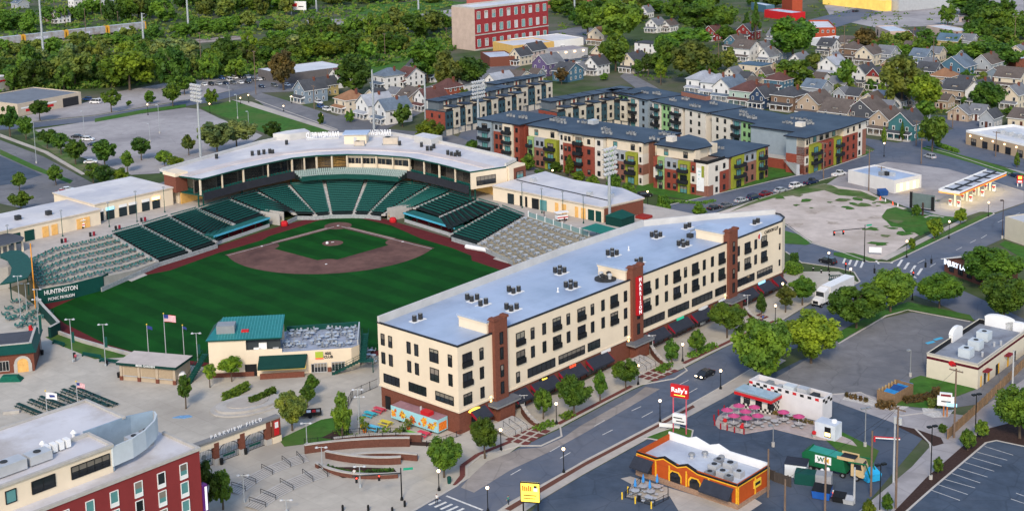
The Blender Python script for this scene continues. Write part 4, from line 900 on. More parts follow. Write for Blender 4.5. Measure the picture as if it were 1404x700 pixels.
b=MB(); b.poly([(-.4,-.5,8.2),(15,-.5,8.2),(14.9,9.2,9.9),(2,9.0,9.9)],TEALR); b.poly([(-.4,-.5,7.95),(15,-.5,7.95),(15,-.5,8.2),(-.4,-.5,8.2)],GREEN); b.poly([(15,-.5,7.95),(14.9,9.2,9.6),(14.9,9.2,9.9),(15,-.5,8.2)],GREEN); b.poly([(-.4,-.5,8.2),(2,9,9.9),(0,9.2,8.2)],GREEN)
for i in range(24): x=.2+i*.62; b.poly([(x-.04,-.48,8.28),(x+.04,-.48,8.28),(x+.04+.0,9.1,9.96),(x-.04,9.1,9.96)],mat('seam_light',(.1,.38,.38),.4)) if x<14.8 and x>2 else None
b.build('roof',c4)
bx('roof_unit',c4,1.5,2,8.5,5.2,5,10.3,GREY); bx('roof_vent',c4,6.5,2.3,8.6,8,3.2,9.1,REDP)
bx('bar_back',c4,7.6,.8,4.9,14.6,.9,7.9,mat('dim_interior',(.04,.05,.055),.7))
for x,w,h,m in ((11,1.6,2.0,WHITE),(9.9,1.6,1.0,WHITE),(13.6,1.2,.9,LGREY)): bx('fridge',c4,x-w/2,.35,4.9,x+w/2,.75,4.9+h,m)
b=MB(); b.prism([(14.8,12.6),(30,13.7),(30,14),(14.8,12.9)],4.85,6,GREEN); b.build('deck_rail',c4); b=MB(); b.prism([(30.2,2.6),(30.45,2.6),(30.4,14),(30.1,14)],4.85,5.9,LGREY); b.build('deck_parapet',c4)
b=MB(); b.poly([(10,-2.6,2.5),(19.6,-2.3,2.5),(20,-.05,4.3),(10.2,-.05,4.3)],DGREEN); b.poly([(10,-2.6,2.1),(19.6,-2.3,2.1),(19.6,-2.3,2.5),(10,-2.6,2.5)],DGREEN); b.poly([(19.6,-2.3,2.1),(19.6,-2.3,2.5),(20,-.05,4.3),(20,-.05,3.6)],DGREEN); b.build('awning',c4)
b=MB(); b.prism([(10.4,-2.2),(19.4,-1.9),(19.4,-1.6),(10.4,-1.9)],0,1.15,BRICK); b.prism([(10.4,-.12),(19.6,-.12),(19.6,-.02),(10.4,-.02)],1.15,2.6,mat('lit_counter',(.7,.5,.1),.7,.2,1,emit=.35)); b.build('counter',c4)
for x,w,h in ((22.6,2.6,2.0),(26.2,2.7,2.0),(21,.7,1.9)):
 window(c4,x,-.05+.06*(x-14.7)+.0,.05,w,h,face=R(3.6),mull=0 if w<1 else 3,fm=LGREY,name='garage_door' if w>1 else 'door')
bx('plinth',c4,0,-.06,0,9,-.01,1.0,BRICK); bx('plinth',c4,24,.36,0,24.8,.5,1,BRICK)
bx('passage',c4,7.2,-.05,.01,9.6,-.012,2.6,BLACK)
b=MB(); b.box(21.6,.2,3.0,23.2,.3,4.5,mat('sign_lime',(.35,.45,.05),.6)); b.box(21.6,.19,2.95,23.2,.3,3.2,SIGNO); o=b.build('club_sign',c4); text('400',.85,BLACK,o,(24.2,.32,4.05),(PI/2,0,R(3.6))); text('CLUB',.75,BLACK,o,(24.25,.32,3.3),(PI/2,0,R(3.6)))
def stair(parent,x0,y0,z0,x1,y1,z1,w,n,name='stair',m=GREEN):
 b=MB(); d=Vector((x1-x0,y1-y0)); L_=d.length; d.normalize(); nn=Vector((-d.y,d.x))*w
 for i in range(n):
  p=Vector((x0,y0))+d*L_*i/n; q=Vector((x0,y0))+d*L_*(i+1)/n; z=z0+(z1-z0)*(i+1)/n
  b.prism([tuple(p),tuple(q),tuple(q+nn),tuple(p+nn)],max(z0,z-.25),z,m)
 for k in (0,1):
  p=Vector((x0,y0))+nn*k; q=Vector((x1,y1))+nn*k
  b.cyl((*p,z0+1),(*q,z1+1),.05,n=5,m=m)
  for i in range(5): r=p.lerp(q,i/4); b.cyl((*r,z0+(z1-z0)*i/4),(*r,z0+(z1-z0)*i/4+1),.04,n=5,m=m)
 return b.build(name,parent)
stair(c4,25,-1.6,0,31,-1.2,2.6,1.2,10); stair(c4,32,-.5,2.6,32.4,9,5,1.3,14); b=MB(); b.box(31,-1.4,2.4,33.6,.2,2.62,GREEN); b.cyl((33.4,-1.2,0),(33.4,-1.2,2.4),.1,n=6,m=GREEN); b.build('landing',c4)
stair(c4,-3.5,-3,0,-.8,4.5,3.6,1.3,14)
k=0
for i in range(9):
 for j in range(5):
  if random.random()<.18: continue
  x=16+i*1.6+random.uniform(-.4,.4); y=2.4+j*2.3+random.uniform(-.4,.4)
  if y<1.5+.0*x: continue
  w=Matrix.Rotation(R(4),4,'Z')@Vector((x,y,0)); o=link('deck_table',TBS,None,(-63.3+w.x,271.4+w.y,4.87),random.random()*6,(.9,.9,.9)); tag(o,'silver table with seats on the roof deck of the 400 club building','table','tables on the club roof deck')
for i,(px,py) in enumerate([(492,492),(498,498),(505,490),(510,497),(500,486),(508,484),(496,484),(512,491),(490,497)]):
 x,y=G(px,py); o=link('stacked_chairs',TBS,None,(x,y,.03),i*1.3); tag(o,'silver table with seats crowded between the 400 club stairs and the long block','table','tables beside the club stairs')
bg_=thing('kiosk','tan concession kiosk with dark sign band reading BEER GARDEN beside the outfield fence','kiosk',(-81.7,271.6,0),R(-16))
TAN=mat('tan_block',(.42,.34,.25),.85,.08,.8)
bx('wall',bg_,0,0,0,12.7,6,3.4,TAN); bx('roof',bg_,-.5,-.7,3.4,13.2,6.4,3.95,DGREEN,top=mat('kiosk_roof',(.5,.44,.4),.8,.1,.4))
for x in (0,4.1,8.3,12.2): b=MB(); b.box(x-.1,-.3,0,x+.6,0,.9,BRICK); b.box(x-.02,-.22,.9,x+.52,0,3.38,TAN); b.build('pier',bg_)
for x in (2.4,6.5,10.5): bx('shutter',bg_,x-1.5,-.05,1.15,x+1.5,-.0,3.2,mat('tan_shutter',(.36,.28,.19),.8,.1,3)); bx('counter',bg_,x-1.6,-.3,1.0,x+1.6,-.0,1.12,LGREY)
text('BEER GARDEN',.62,WHITE,bg_,(6.3,-.72,3.68),FLAT,sx=1.1)
b=MB(); b.T=Matrix.Translation((*G(249,522),0))@Matrix.Rotation(R(10),4,'Z'); b.lathe([(.9,.4),(1.05,.8),(1.0,1.4),(.7,1.9),(.1,2.05)],WHITE,10); b.box(-.4,-1.06,.7,.4,-.9,1.5,BLACK); b.cyl((-.7,0,0),(-.7,0,.5),.25,n=8,m=BLACK); b.cyl((.7,0,0),(.7,0,.5),.25,n=8,m=BLACK)
tag(b.build('drink_cart'),'rounded white drinks cart at the kiosk corner','cart')
bp=thing('brick_pavilion','brick building with green roof edge and lit arched doorway at the left edge','building',(*G(48,508),0),R(13))
bx('wall',bp,-16,0,0,0,14,4.3,BRICK,top=mat('dark_membrane',(.07,.075,.09),.7))
b=MB(); b.poly([(-16,-.6,4.2),(.6,-.6,4.2),(-.6,2,5.6),(-16,2,5.6)],GREEN); b.poly([(.6,-.6,4.2),(.6,14.4,4.2),(-.6,12.5,5.6),(-.6,2,5.6)],GREEN); b.box(-16,1.8,4.3,-.6,2.2,5.7,PALEC); b.box(-1,1.8,4.3,-.5,12.6,5.72,PALEC); b.build('roof',bp)
b=MB(); n=10; P_=[(-2.3+1.1*math.cos(PI*i/n),-.04,1.9+1.1*math.sin(PI*i/n)) for i in range(n+1)]; b.poly([(-1.2,-.04,0)]+P_+[(-3.4,-.04,0)],LIT); b.build('arched_door',bp)
b=MB()
for i in range(n):
 a0,a1=PI*i/n,PI*(i+1)/n; f=lambda a,r:(-2.3+r*math.cos(a),-.1,1.9+r*math.sin(a)); b.poly([f(a0,1.12),f(a0,1.7),f(a1,1.7),f(a1,1.12)],PALEC)
b.box(-1.2,-.12,0,-.5,-.01,1.9,PALEC); b.box(-4.1,-.12,0,-3.4,-.01,1.9,PALEC); b.build('arch_surround',bp)
window(bp,-7,-.02,.6,4,2.2,fm=PALEC,mull=5,name='arched_window'); window(bp,-12.5,-.02,.6,4,2.2,fm=PALEC,mull=5,name='arched_window')
b=MB(); b.T=Matrix.Translation((*G(16,521),0))
for i in range(5): b.box(-2.4+.15*i,-1.1+.1*i,.22*i,2.2-.2*i,1.1-.1*i,.22*(i+1),mat('tarp_green',(.01,.12,.08),.6,.2,2))
tag(b.build('tarp_pile'),'green tarpaulin folded in a low pile by the brick building','tarpaulin')
def picnic_mesh(m):
 b=MB(); b.box(-.95,-.38,.7,.95,.38,.76,m); b.box(-.95,-.8,.4,.95,-.52,.45,m); b.box(-.95,.52,.4,.95,.8,.45,m)
 for x in (-.7,.7): b.cyl((x,-.7,0),(x,-.2,.7),.05,n=5,m=m); b.cyl((x,.7,0),(x,.2,.7),.05,n=5,m=m); b.box(x-.04,-.75,.34,x+.04,.75,.4,m)
 return b.mesh('picnic_table')
PTM=picnic_mesh(DGREEN)
rows=[((24,557),(55,570)),((40,551),(80,567)),((55,547),(100,564)),((73,542),(125,563)),((85,537),(148,560)),((97,532),(160,558))]
for r,(p,q) in enumerate(rows):
 n=4+r//2
 for i in range(n):
  t_=(i+.5)/n; x,y=G(p[0]+(q[0]-p[0])*t_,p[1]+(q[1]-p[1])*t_); A=G(*p);B=G(*q); o=link('picnic_table',PTM,None,(x,y,.03),math.atan2(B[1]-A[1],B[0]-A[0])); tag(o,'dark green picnic table in the %s row counted from the brick building'%ORD[r],'table','picnic tables row %d on the plaza'%(r+1))
REDB=mat('hotel_red',(.22,.035,.036),.8,.08,.4); HROOF=mat('hotel_roof',(.56,.55,.57),.6,.1,.12,col2=(.4,.37,.35),sc2=.07)
ht=thing('hotel','red and cream hotel with flat roofs and curved plant screen, lower left','building',(-48.48,197.94,0),U+PI)
bx('wall',ht,0,-14,0,60,0,16.7,REDB,top=HROOF)
b=MB(); b.box(-.2,-.3,16.7,60,.2,17.15,PALEC); b.box(-.2,-9.4,16.7,.3,-.3,17.15,PALEC); b.build('coping',ht)
b=MB(); b.box(12.6,-11.5,16.7,60,-3.4,20.6,CREAM,top=HROOF); b.box(5.6,-22,0,60,-11.5,20.58,CREAM,top=HROOF); b.build('penthouse',ht)
b=MB(); b.box(12.4,-3.6,20.6,60,-3.1,21.0,PALEC); b.box(12.3,-10,20.6,12.8,-3.6,21.0,PALEC); b.box(12.8,-9.9,20.6,24,-9.4,21.1,PALEC); b.box(5.4,-22.2,20.6,5.9,-11,20.95,PALEC); b.box(5.9,-22.2,20.6,60,-21.8,20.95,PALEC); b.build('parapet',ht)
SCR=mat('screen_panel',(.5,.55,.58),.5,.06,1); b=MB(); pts=[(12.6,-3.2),(9,-3.6),(6,-4.8),(3,-6.8),(1.4,-8.6),(.9,-10)]
for i in range(5): p,q=pts[i],pts[i+1]; b.prism([p,q,(q[0]+.15,q[1]-.2),(p[0]+.15,p[1]-.2)],17.6,20.6,SCR)
b.build('plant_screen',ht)
b=MB(); m=mat('blue_panel',(.24,.32,.4),.5); b.prism([(12.58,-11.2),(4.5,-11.2),(4.5,-11.45),(12.58,-11.45)],16.75,20.75,m); b.prism([(4.5,-11.2),(1.2,-10.1),(1.1,-10.35),(4.5,-11.45)],17.2,20.7,m); b.box(12.3,-11.1,16.75,12.58,-3.5,20.5,m); b.build('rear_screen',ht)
for x0,y0,w,d,h,m in ((5.5,-7.8,2.4,1.6,2.6,LGREY),(3.2,-8.6,1.6,1.4,2.4,GREY),(9,-6.4,2.2,1.2,1.2,GREY)): b=MB(); b.box(x0,y0,16.75,x0+w,y0+d,16.75+h,m); b.cyl((x0+w/2,y0+d/2,16.75+h),(x0+w/2,y0+d/2,16.85+h),.45,n=10,m=CONDC); b.build('plant_unit',ht)
for x0,w,d,h in ((20.5,3.4,2.2,1.3),(24.5,5.5,2.4,1.5)): b=MB(); b.box(x0,-8.2,20.8,x0+w,-8.2+d,20.8+h,LGREY); b.cyl((x0+w/2,-7.2,20.8+h),(x0+w/2,-7.2,20.9+h),.55,n=10,m=CONDC); b.build('roof_unit',ht)
for i in range(4): bx('condenser',ht,16.6+i*1.05,-8.9,20.8,17.3+i*1.05,-7.7,22.0,WHITE)
for x in (14.5,19.5,27.5): b=MB(); b.cyl((x,-10.6,20.6),(x,-10.6,21.4),.25,n=8,m=WHITE); b.lathe([(.5,21.4),(.3,21.7),(.05,21.9)],WHITE,8,(x,-10.6)); b.build('roof_vent',ht)
for i,x in enumerate((3.0,6.9,10.8,14.8,18.7,22.6,26.6,30.5,34.4)):
 for z in (13.2,10.3,7.4,4.5,1.6):
  o=window(ht,x,.02,z,1.35,2.4,face=PI,fm=WHITE,gm_=TEALG if (i*3+int(z))%4 else GLASS,mull=0);
  bx('vent_panel',o,-.68,-.1,-.02,.68,-.005,.62,WHITE)
for x,w,n in ((16.2,6.2,4),(23.6,3.6,1),(28.5,1.6,0)): window(ht,x,-3.38,17.9,w,1.9,face=PI,mull=n,fm=BLACK,gm_=GLASS if w>2 else TEALG,name='strip_window')
b=MB(); b.box(-.9,-.9,6.6,-.05,.2,11,mat('sign_purple',(.1,.02,.16),.5)); b.box(-.75,.2,6.9,-.4,.26,10.7,SIGNW); b.build('hotel_sign',ht)
gA,gB=G(262,640),G(381,598); gan=R(45); gt=thing('gateway','cream gateway wall with brick piers and iron arches reading PARKVIEW FIELD','gateway',(-57.2,226.4,0),gan)
b=MB(); b.box(0,-.45,3.3,18.6,.45,4.5,CREAM); b.box(-.1,-.7,4.5,18.8,.7,4.85,mat('slate_cap',(.2,.2,.2),.8)); b.build('beam',gt)
for x in (.5,5.2,10.6,16.2): b=MB(); b.box(x-.6,-.6,0,x+.6,.6,1.1,PALEC); b.box(x-.5,-.5,1.1,x+.5,.5,4.0 if x<16 else 4.48,BRICK); b.build('pier',gt)
b=MB(); b.box(16.9,-.75,0,18.8,.75,1.2,CREAM); b.box(16.9,-.7,1.2,18.7,.7,4.48,BRICK); b.build('end_pier',gt)
b=MB(); b.box(17.25,-.78,1.5,18.3,-.7,4.2,REDP); b.box(17.4,-.8,2.9,18.15,-.78,4.0,WHITE); b.lathe([(.01,0),(.01,0)],WHITE,3) if 0 else None; o=b.build('banner',gt)
for x in (2.85,7.9,13.4):
 b=MB(); w=2.1; n=12
 for i in range(n): a0,a1=PI*i/n,PI*(i+1)/n; b.cyl((x+w*math.cos(a0),0,1.6+1.6*math.sin(a0)),(x+w*math.cos(a1),0,1.6+1.6*math.sin(a1)),.07,n=5,m=BLACK)
 for i in range(-6,7): xx=x+i*w/6.5; b.cyl((xx,0,.05),(xx,0,1.6+1.6*math.sqrt(max(0,1-(i/6.5)**2))),.03,n=4,m=BLACK)
 for z in (.1,1.3): b.cyl((x-w,0,z),(x+w,0,z),.05,n=5,m=BLACK)
 b.cyl((x,-.05,1.9),(x,.05,1.9),.5,n=14,m=mat('iron_grey',(.12,.14,.15),.5)); o=b.build('iron_gate',gt)
 bx('gate_sign',o,x-1.2,-.08,.75,x+1.2,-.04,1.15,GREEN)
tx=text('PARKVIEW FIELD',.95,mat('sign_letter',(.6,.6,.58),.5),gt,(9.6,-.3,5.25),FLAT,track=1.6)
b=MB(); cx,cy=G(340,556); b.T=Matrix.Translation((cx,cy,0))@Matrix.Rotation(R(30),4,'Z')
def ell(rx,ry,n=28): return [(rx*math.cos(2*PI*i/n),ry*math.sin(2*PI*i/n)) for i in range(n)]
b.prism(ell(7.4,4.9),0,.3,PALEC); b.prism(ell(6.4,4.0),.3,.75,PALEC); b.prism(ell(4.2,2.6),.75,.9,CONC)
tag(b.build('round_planter'),'pale round stepped planter with clipped hedges in front of the 400 club','planter')
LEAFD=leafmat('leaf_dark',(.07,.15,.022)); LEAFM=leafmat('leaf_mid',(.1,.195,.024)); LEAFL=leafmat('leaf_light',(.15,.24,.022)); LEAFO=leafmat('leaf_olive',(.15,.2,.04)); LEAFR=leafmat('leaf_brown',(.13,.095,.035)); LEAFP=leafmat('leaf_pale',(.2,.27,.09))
def hedge(name,label,cat,px,w,h,m=LEAFM,group=None,dens=26,leaf=.16):
 b=MB(); P=[Vector((*G(*p),0)) for p in px]; rr=random.Random(hash(label)%9999)
 for i in range(len(P)-1):
  a,c=P[i],P[i+1]; L_=(c-a).length; d=(c-a).normalized(); n_=Vector((-d.y,d.x,0))
  for k in range(int(L_*dens*max(.6,w*h))):
   s,u_,v_=rr.random()*L_,rr.uniform(-1,1),rr.random()
   rad=w/2*math.sqrt(max(.05,1-(v_*.95)**2)); p=a+d*s+n_*u_*rad+Vector((0,0,v_*h+.05))
   x=Vector((rr.gauss(0,1),rr.gauss(0,1),rr.gauss(0,.6))).normalized()*leaf*rr.uniform(.7,1.4); y=x.orthogonal().normalized()*leaf*rr.uniform(.7,1.4)
   b.poly([p-x-y,p+x-y,p+x+y,p-x+y],m)
 return tag(b.build(name),label,cat,group)
hedge('hedge','clipped hedge along the left side of the round planter','hedge',[(306,550),(318,545),(340,533)],1.5,1.7,dens=60); hedge('hedge','clipped hedge along the right side of the round planter','hedge',[(343,557),(358,551),(376,541)],1.6,1.8,dens=60)
def arc_px(a,m,c,n=12):
 return [((1-t)**2*a[0]+2*t*(1-t)*m[0]+t*t*c[0],(1-t)**2*a[1]+2*t*(1-t)*m[1]+t*t*c[1]) for t in [i/n for i in range(n+1)]]
def steps(label,a,m,c,n,rise,w,rails):
 t=thing('plaza_steps',label,'steps',(0,0,0)); b=MB(); W_=[Vector(G(*p)) for p in arc_px(a,m,c)]
 nn=[]
 for i in range(len(W_)):
  d=(W_[min(i+1,len(W_)-1)]-W_[max(i-1,0)]).normalized(); v=Vector((-d.y,d.x)); nn.append(v if v.y>0 else -v)
 for r in range(n):
  for i in range(len(W_)-1):
   p=[W_[i]+nn[i]*w*r,W_[i+1]+nn[i+1]*w*r,W_[i+1]+nn[i+1]*w*(r+1),W_[i]+nn[i]*w*(r+1)]; z=rise*(r+1)*.5
   b.poly([(*p[0],z-rise*.5),(*p[1],z-rise*.5),(*p[1],z),(*p[0],z)],mat('step_riser',(.12,.11,.1),.9)); b.poly([(*v,z) for v in p],PALEC)
 b.build('treads',t)
 for k in range(rails):
  i=int((k+.5)*len(W_)/rails); p=W_[i]; q=W_[i]+nn[i]*w*n; b=MB(); h=rise*n*.5
  b.cyl((*p,0),(*p,.9),.05,n=5,m=BLACK); b.cyl((*q,h),(*q,h+.9),.05,n=5,m=BLACK); b.cyl((*p,.9),(*q,h+.9),.05,n=5,m=BLACK); b.cyl((*p,.45),(*q,h+.45),.04,n=5,m=BLACK); b.build('handrail',t)
steps('curved plaza steps with black handrails nearest the gateway',(330,678),(370,645),(425,632),6,.12,.45,5); steps('curved plaza steps with black handrails nearest the street corner',(358,700),(395,668),(460,650),7,.12,.45,5)
def tier(label,a,m,c,z,d,name='planter_wall'):
 t=thing(name,label,'planter wall'); W_=[Vector(G(*p)) for p in arc_px(a,m,c)]; b=MB(); b2=MB()
 for i in range(len(W_)-1):
  p,q=W_[i],W_[i+1]; n_=Vector((-(q-p).normalized().y,(q-p).normalized().x)); n_=n_ if n_.y>0 else -n_
  b.prism([tuple(p),tuple(q),tuple(q+n_*.35),tuple(p+n_*.35)],0,z,BRICK2); b2.prism([tuple(p-n_*.12),tuple(q-n_*.12),tuple(q+n_*.5),tuple(p+n_*.5)],z,z+.16+.001*i,PALEC)
 b.build('brick',t); b2.build('cap',t); return t
tier('curved brick planter wall with pale cap, lowest by the street corner',(432,640),(470,662),(546,655),.8,1); tier('curved brick terrace wall with pale cap, second from the street corner',(446,628),(500,640),(550,636),1.3,1); tier('curved brick terrace wall with pale cap, third from the street corner',(482,632),(530,627),(572,632),1.2,1); tier('long curved brick terrace wall below the food truck yard',(418,622),(480,612),(562,612),1.6,1); tier('topmost curved brick wall edging the food truck yard',(458,612),(510,604),(578,606),1.5,1)
ground_sheet('planting_strip',[(440,640),(470,655),(545,648),(540,642),(490,640)],MULCH,.06)
hedge('ground_cover_strip','low green planting inside the brick corner planter','planting',[(446,640),(480,650),(540,645)],1.6,.4,LEAFD,dens=30)
def iron_fence(label,px,h=1.1,name='iron_fence',m=BLACK,step=.35,post=2.4):
 t=thing(name,label,'fence'); b=MB(); bp_=MB(); W_=[Vector((*G(*p),0)) for p in px]
 for i in range(len(W_)-1):
  a,c=W_[i],W_[i+1]; L_=(c-a).length
  for z in (.15,h-.05): b.cyl(a+Vector((0,0,z)),c+Vector((0,0,z)),.035,n=4,m=m)
  for k in range(int(L_/step)): p=a.lerp(c,k*step/L_); b.cyl(p+Vector((0,0,.1)),p+Vector((0,0,h)),.018,n=3,m=m)
  for k in range(int(L_/post)+1): p=a.lerp(c,min(1,k*post/L_)); bp_.cyl(p,p+Vector((0,0,h+.1)),.06,n=5,m=m)
 b.build('bars',t); bp_.build('posts',t); return t
iron_fence('black iron fence on the topmost curved brick wall',[(457,606),(500,602),(560,602)],2.3); iron_fence('black iron railing along the long curved brick wall',[(418,618),(470,614),(560,608)],2.4)
iron_fence('black iron fence round the patio beside the long block end wall',[(478,556),(484,545),(518,530)],1.8); iron_fence('black iron fence round the near side of the food truck yard',[(478,556),(470,582),(482,600),(560,600)],1.3)
iron_fence('black handrail beside the long block corner steps',[(585,612),(612,604),(634,596)],1.1)
LB=mat('mural_blue',(.32,.6,.66),.6,.1,.6)
ft_=thing('food_trailer','food trailer wrapped in a pale blue mural with orange flowers','trailer',(-24.1,247.7,0),R(-40));
bx('body',ft_,0,0,.5,12,2.7,3.0,LB,top=mat('trailer_roof',(.3,.17,.19),.7,.2,.6))
bx('roof_unit',ft_,7.5,.2,3.0,9.6,1.6,3.7,REDP); b=MB(); b.cyl((7.1,.8,3.0),(7.1,.8,4.2),.2,n=8,m=LGREY); b.build('flue',ft_)
FLOW=[mat('mural_orange',(.75,.2,.03),.6,.3,3),mat('mural_yellow',(.7,.45,.04),.6,.3,3),mat('mural_rust',(.45,.09,.03),.6,.3,3)]
fb=MB(); rr=random.Random(3)
for k,(x,z,r) in enumerate(((.6,1.5,1.0),(3.0,1.9,1.1),(5.6,1.6,1.15),(8.6,1.9,1.2),(10.4,1.4,1.2),(1.2,2.2,.5),(4.4,1.2,.5),(11.4,2.1,.7),(7.4,1.2,.5))):
 n=9
 for i in range(n):
  a=2*PI*i/n+rr.random()*.3; rl=r*rr.uniform(.6,1); tip=(min(11.95,max(.05,x+rl*math.cos(a))),min(2.95,max(.55,z+rl*math.sin(a))))
  w=.22*r; pa=(x+w*math.cos(a+1.4),z+w*math.sin(a+1.4)); pc=(x+w*math.cos(a-1.4),z+w*math.sin(a-1.4)); mid=lerp((x,z),tip,.6)
  fb.poly([(px_,-.02-.003*k-.0003*i,min(2.95,max(.55,pz_))) for px_,pz_ in (pc,(mid[0]+w*.9*math.cos(a-1.57),mid[1]+w*.9*math.sin(a-1.57)),tip,(mid[0]+w*.9*math.cos(a+1.57),mid[1]+w*.9*math.sin(a+1.57)),pa)],FLOW[(k+i%2)%3])
fb.build('mural',ft_); bx('end_mural',ft_,12.01,.3,.7,12.03,2.4,2.3,FLOW[0])
b=MB()
for x in (2,10): b.cyl((x,.2,.4),(x,.5,.4),.4,n=10,m=BLACK); b.cyl((x,2.2,.4),(x,2.5,.4),.4,n=10,m=BLACK)
b.build('wheels',ft_)
PMC={}
for lab,col,px,py in (('turquoise picnic table near the patio fence',(.04,.42,.5),507,571),('coral red picnic table behind the turquoise one',(.6,.06,.09),520,565),('coral red round-ended picnic table at the trailer end',(.6,.05,.1),581,598),('lime green picnic table in front of the trailer',(.12,.4,.03),563,598),('sky blue umbrella table in the food truck yard',(.1,.45,.65),513,590),('yellow picnic table near the pot plants',(.6,.5,.05),529,583)):
 o=link('picnic_table',picnic_mesh(mat('paint_%d'%px,col,.5,.1)),None,(*G(px,py),.03),R(-35),(1.25,1.25,1.15)); tag(o,lab,'table')
for i,(px,py,m) in enumerate([(500,592,LEAFL),(530,600,LEAFL),(547,602,LEAFO),(552,597,LEAFM),(496,585,LEAFM),(560,588,LEAFO)]):
 t=thing('pot_plant',['yellow green pot plant nearest the patio fence','yellow flowering pot plant by the yard railing','tall olive pot plant at the middle of the railing','bushy pot plant beside the lime table','dark leafy pot plant behind the blue table','olive pot plant in front of the trailer'][i],'plant',(*G(px,py),0)); b=MB(); b.lathe([(.3,0),(.45,.6),(.4,.6),(.01,.55)],FLOW[i%3],8); b.build('pot',t)
 b=MB();
 for k in range(50):
  p=Vector((random.gauss(0,.4),random.gauss(0,.4),.7+random.random()*1.3)); x=Vector((random.gauss(0,1),random.gauss(0,1),random.gauss(0,1))).normalized()*.2; y=x.orthogonal().normalized()*.14; b.poly([p-x-y,p+x-y,p+x+y,p-x+y],m)
 b.build('leaves',t)
ground_sheet('yard_lawn',[(382,602),(440,575),(480,568),(478,600),(455,612),(440,606),(390,612)],GRASS,.05); ground_sheet('mulch_bed',[(470,585),(482,598),(560,604),(590,606),(600,612),(560,610),(470,604),(440,600)],MULCH,.06)
hedge('shrub_bed','dark shrubs along the food truck yard edge','shrubs',[(462,590),(474,600),(500,602)],2,.8,LEAFD,dens=18)
t=thing('flatbed_trailer','small black utility trailer loaded with bags parked on the plaza','trailer',(*G(425,570),0),R(10)); b=MB(); b.box(-2.2,-1,.5,2.2,1,.6,BLACK); b.box(-2.2,-1,.6,2.2,-.94,1.1,BLACK); b.box(-2.2,.94,.6,2.2,1,1.1,BLACK); b.box(-3.4,-.08,.45,-2.2,.08,.55,BLACK); b.build('bed',t)
for x,m in ((-1.2,REDP),(-.2,WHITE),(.8,REDP),(1.5,GREY)): bx('load',t,x-.4,-.6,.62,x+.4,.6,1.0,m)
for y in (-1.1,1.1): b=MB(); b.cyl((0,y-.1,.35),(0,y+.1,.35),.35,n=12,m=BLACK); b.build('wheel',t)
FB=mat('flag_blue',(.03,.05,.2),.8); FWt=mat('flag_white',(.7,.7,.72),.8); FRd=mat('flag_red',(.5,.04,.06),.8)
def flag(label,px,py,ty,kind,fw=2.6):
 h=height_at(px,py,ty); t=thing('flagpole',label,'flagpole',(*G(px,py),0)); b=MB(); b.cyl((0,0,0),(0,0,h),.11,.06,n=8,m=LGREY); b.build('pole',t); b=MB(); b.ball((0,0,h+.12),.16,YELL); b.build('finial',t)
 b=MB(); fh=fw*.6; n=8; z1=h-.15
 def wv(s): return .18*math.sin(s*5)*s
 for i in range(n):
  s0,s1=i/n,(i+1)/n; dz0,dz1=-.25*s0,-.25*s1
  def q(za,zb,m): b.poly([(s0*fw,wv(s0),z1-fh*za+dz0),(s1*fw,wv(s1),z1-fh*za+dz1),(s1*fw,wv(s1),z1-fh*zb+dz1),(s0*fw,wv(s0),z1-fh*zb+dz0)],m)
  if kind=='us':
   for r in range(13): q(r/13,(r+1)/13,FB if (r<7 and i<3) else (FRd if r%2==0 else FWt))
  elif kind=='white': q(0,1,FWt);
  else: q(0,1,FB)
 if kind=='white': b.poly([(.7,-.12,z1-.5),(1.7,-.12,z1-.6),(1.9,-.14,z1-1.0),(.8,-.12,z1-1.0)],FB)
 b.build('flag',t)
flag('tallest flagpole flying the stars and stripes at the outfield fence',228,490,430,'us'); flag('flagpole with a small dark flag left of the tall one at the outfield fence',204,488,445,'dark',1.2); flag('flagpole with a limp blue flag right of the tall one at the outfield fence',253,492,446,'blue',.9); flag('white flagpole with the stars and stripes among the picnic tables',107,558,523,'us',1.7); flag('white flagpole with a white and blue flag beside the hotel roof',65,570,536,'white',2.2)
def bin_(label,px,py,m=BLACK,h=1.1): b=MB(); b.lathe([(.3,0),(.36,h*.85),(.38,h*.87),(.3,h),(.05,h+.05)],m,10); o=b.build('litter_bin',None,loc=(*G(px,py),.02)); tag(o,label,'bin')
for lab,px,py in (('black litter bin at the foot of the lamp near the brick building',58,486),('black litter bin beneath the second plaza lamp',102,490),('black litter bin beneath the third plaza lamp',146,500),('black litter bin at the left end of the kiosk',163,517),('black litter bin at the kiosk cart',241,526),('black litter bin by the left pier of the gateway',304,636),('black litter bin by the middle pier of the gateway',337,622),('black litter bin at the right end of the gateway',382,604),('black litter bin by the brick doorway',40,503),('dark bin beside the bench on the porch',40,460)): bin_(lab,px,py)
bin_('green litter bin by the crossing corner tree',616,662,GREEN,1.2)
def bench(label,px,py,ang,m=GREEN,L_=4):
 t=thing('bench',label,'bench',(*G(px,py),0),ang); bx('seat',t,-L_/2,-.25,.42,L_/2,.25,.48,m); bx('backrest',t,-L_/2,.22,.5,L_/2,.28,.95,m)
 for x in (-L_/2+.2,L_/2-.2): bx('leg',t,x-.05,-.22,0,x+.05,.22,.42,m)
bench('long green bench facing the berm nearest the porch',80,473,R(-35)); bench('long green bench on the berm edge nearest the kiosk',152,498,R(-22),L_=6); bench('long green bench at the middle of the berm edge',125,490,R(-24),L_=5)
b=MB(); b.T=Matrix.Translation((*G(16,566),0))@Matrix.Rotation(R(10),4,'Z'); b.box(-1.5,-.4,0,1.5,.4,.6,PALEC); tag(b.build('stone_block'),'pale stone block lying by the picnic tables at the left edge','block')
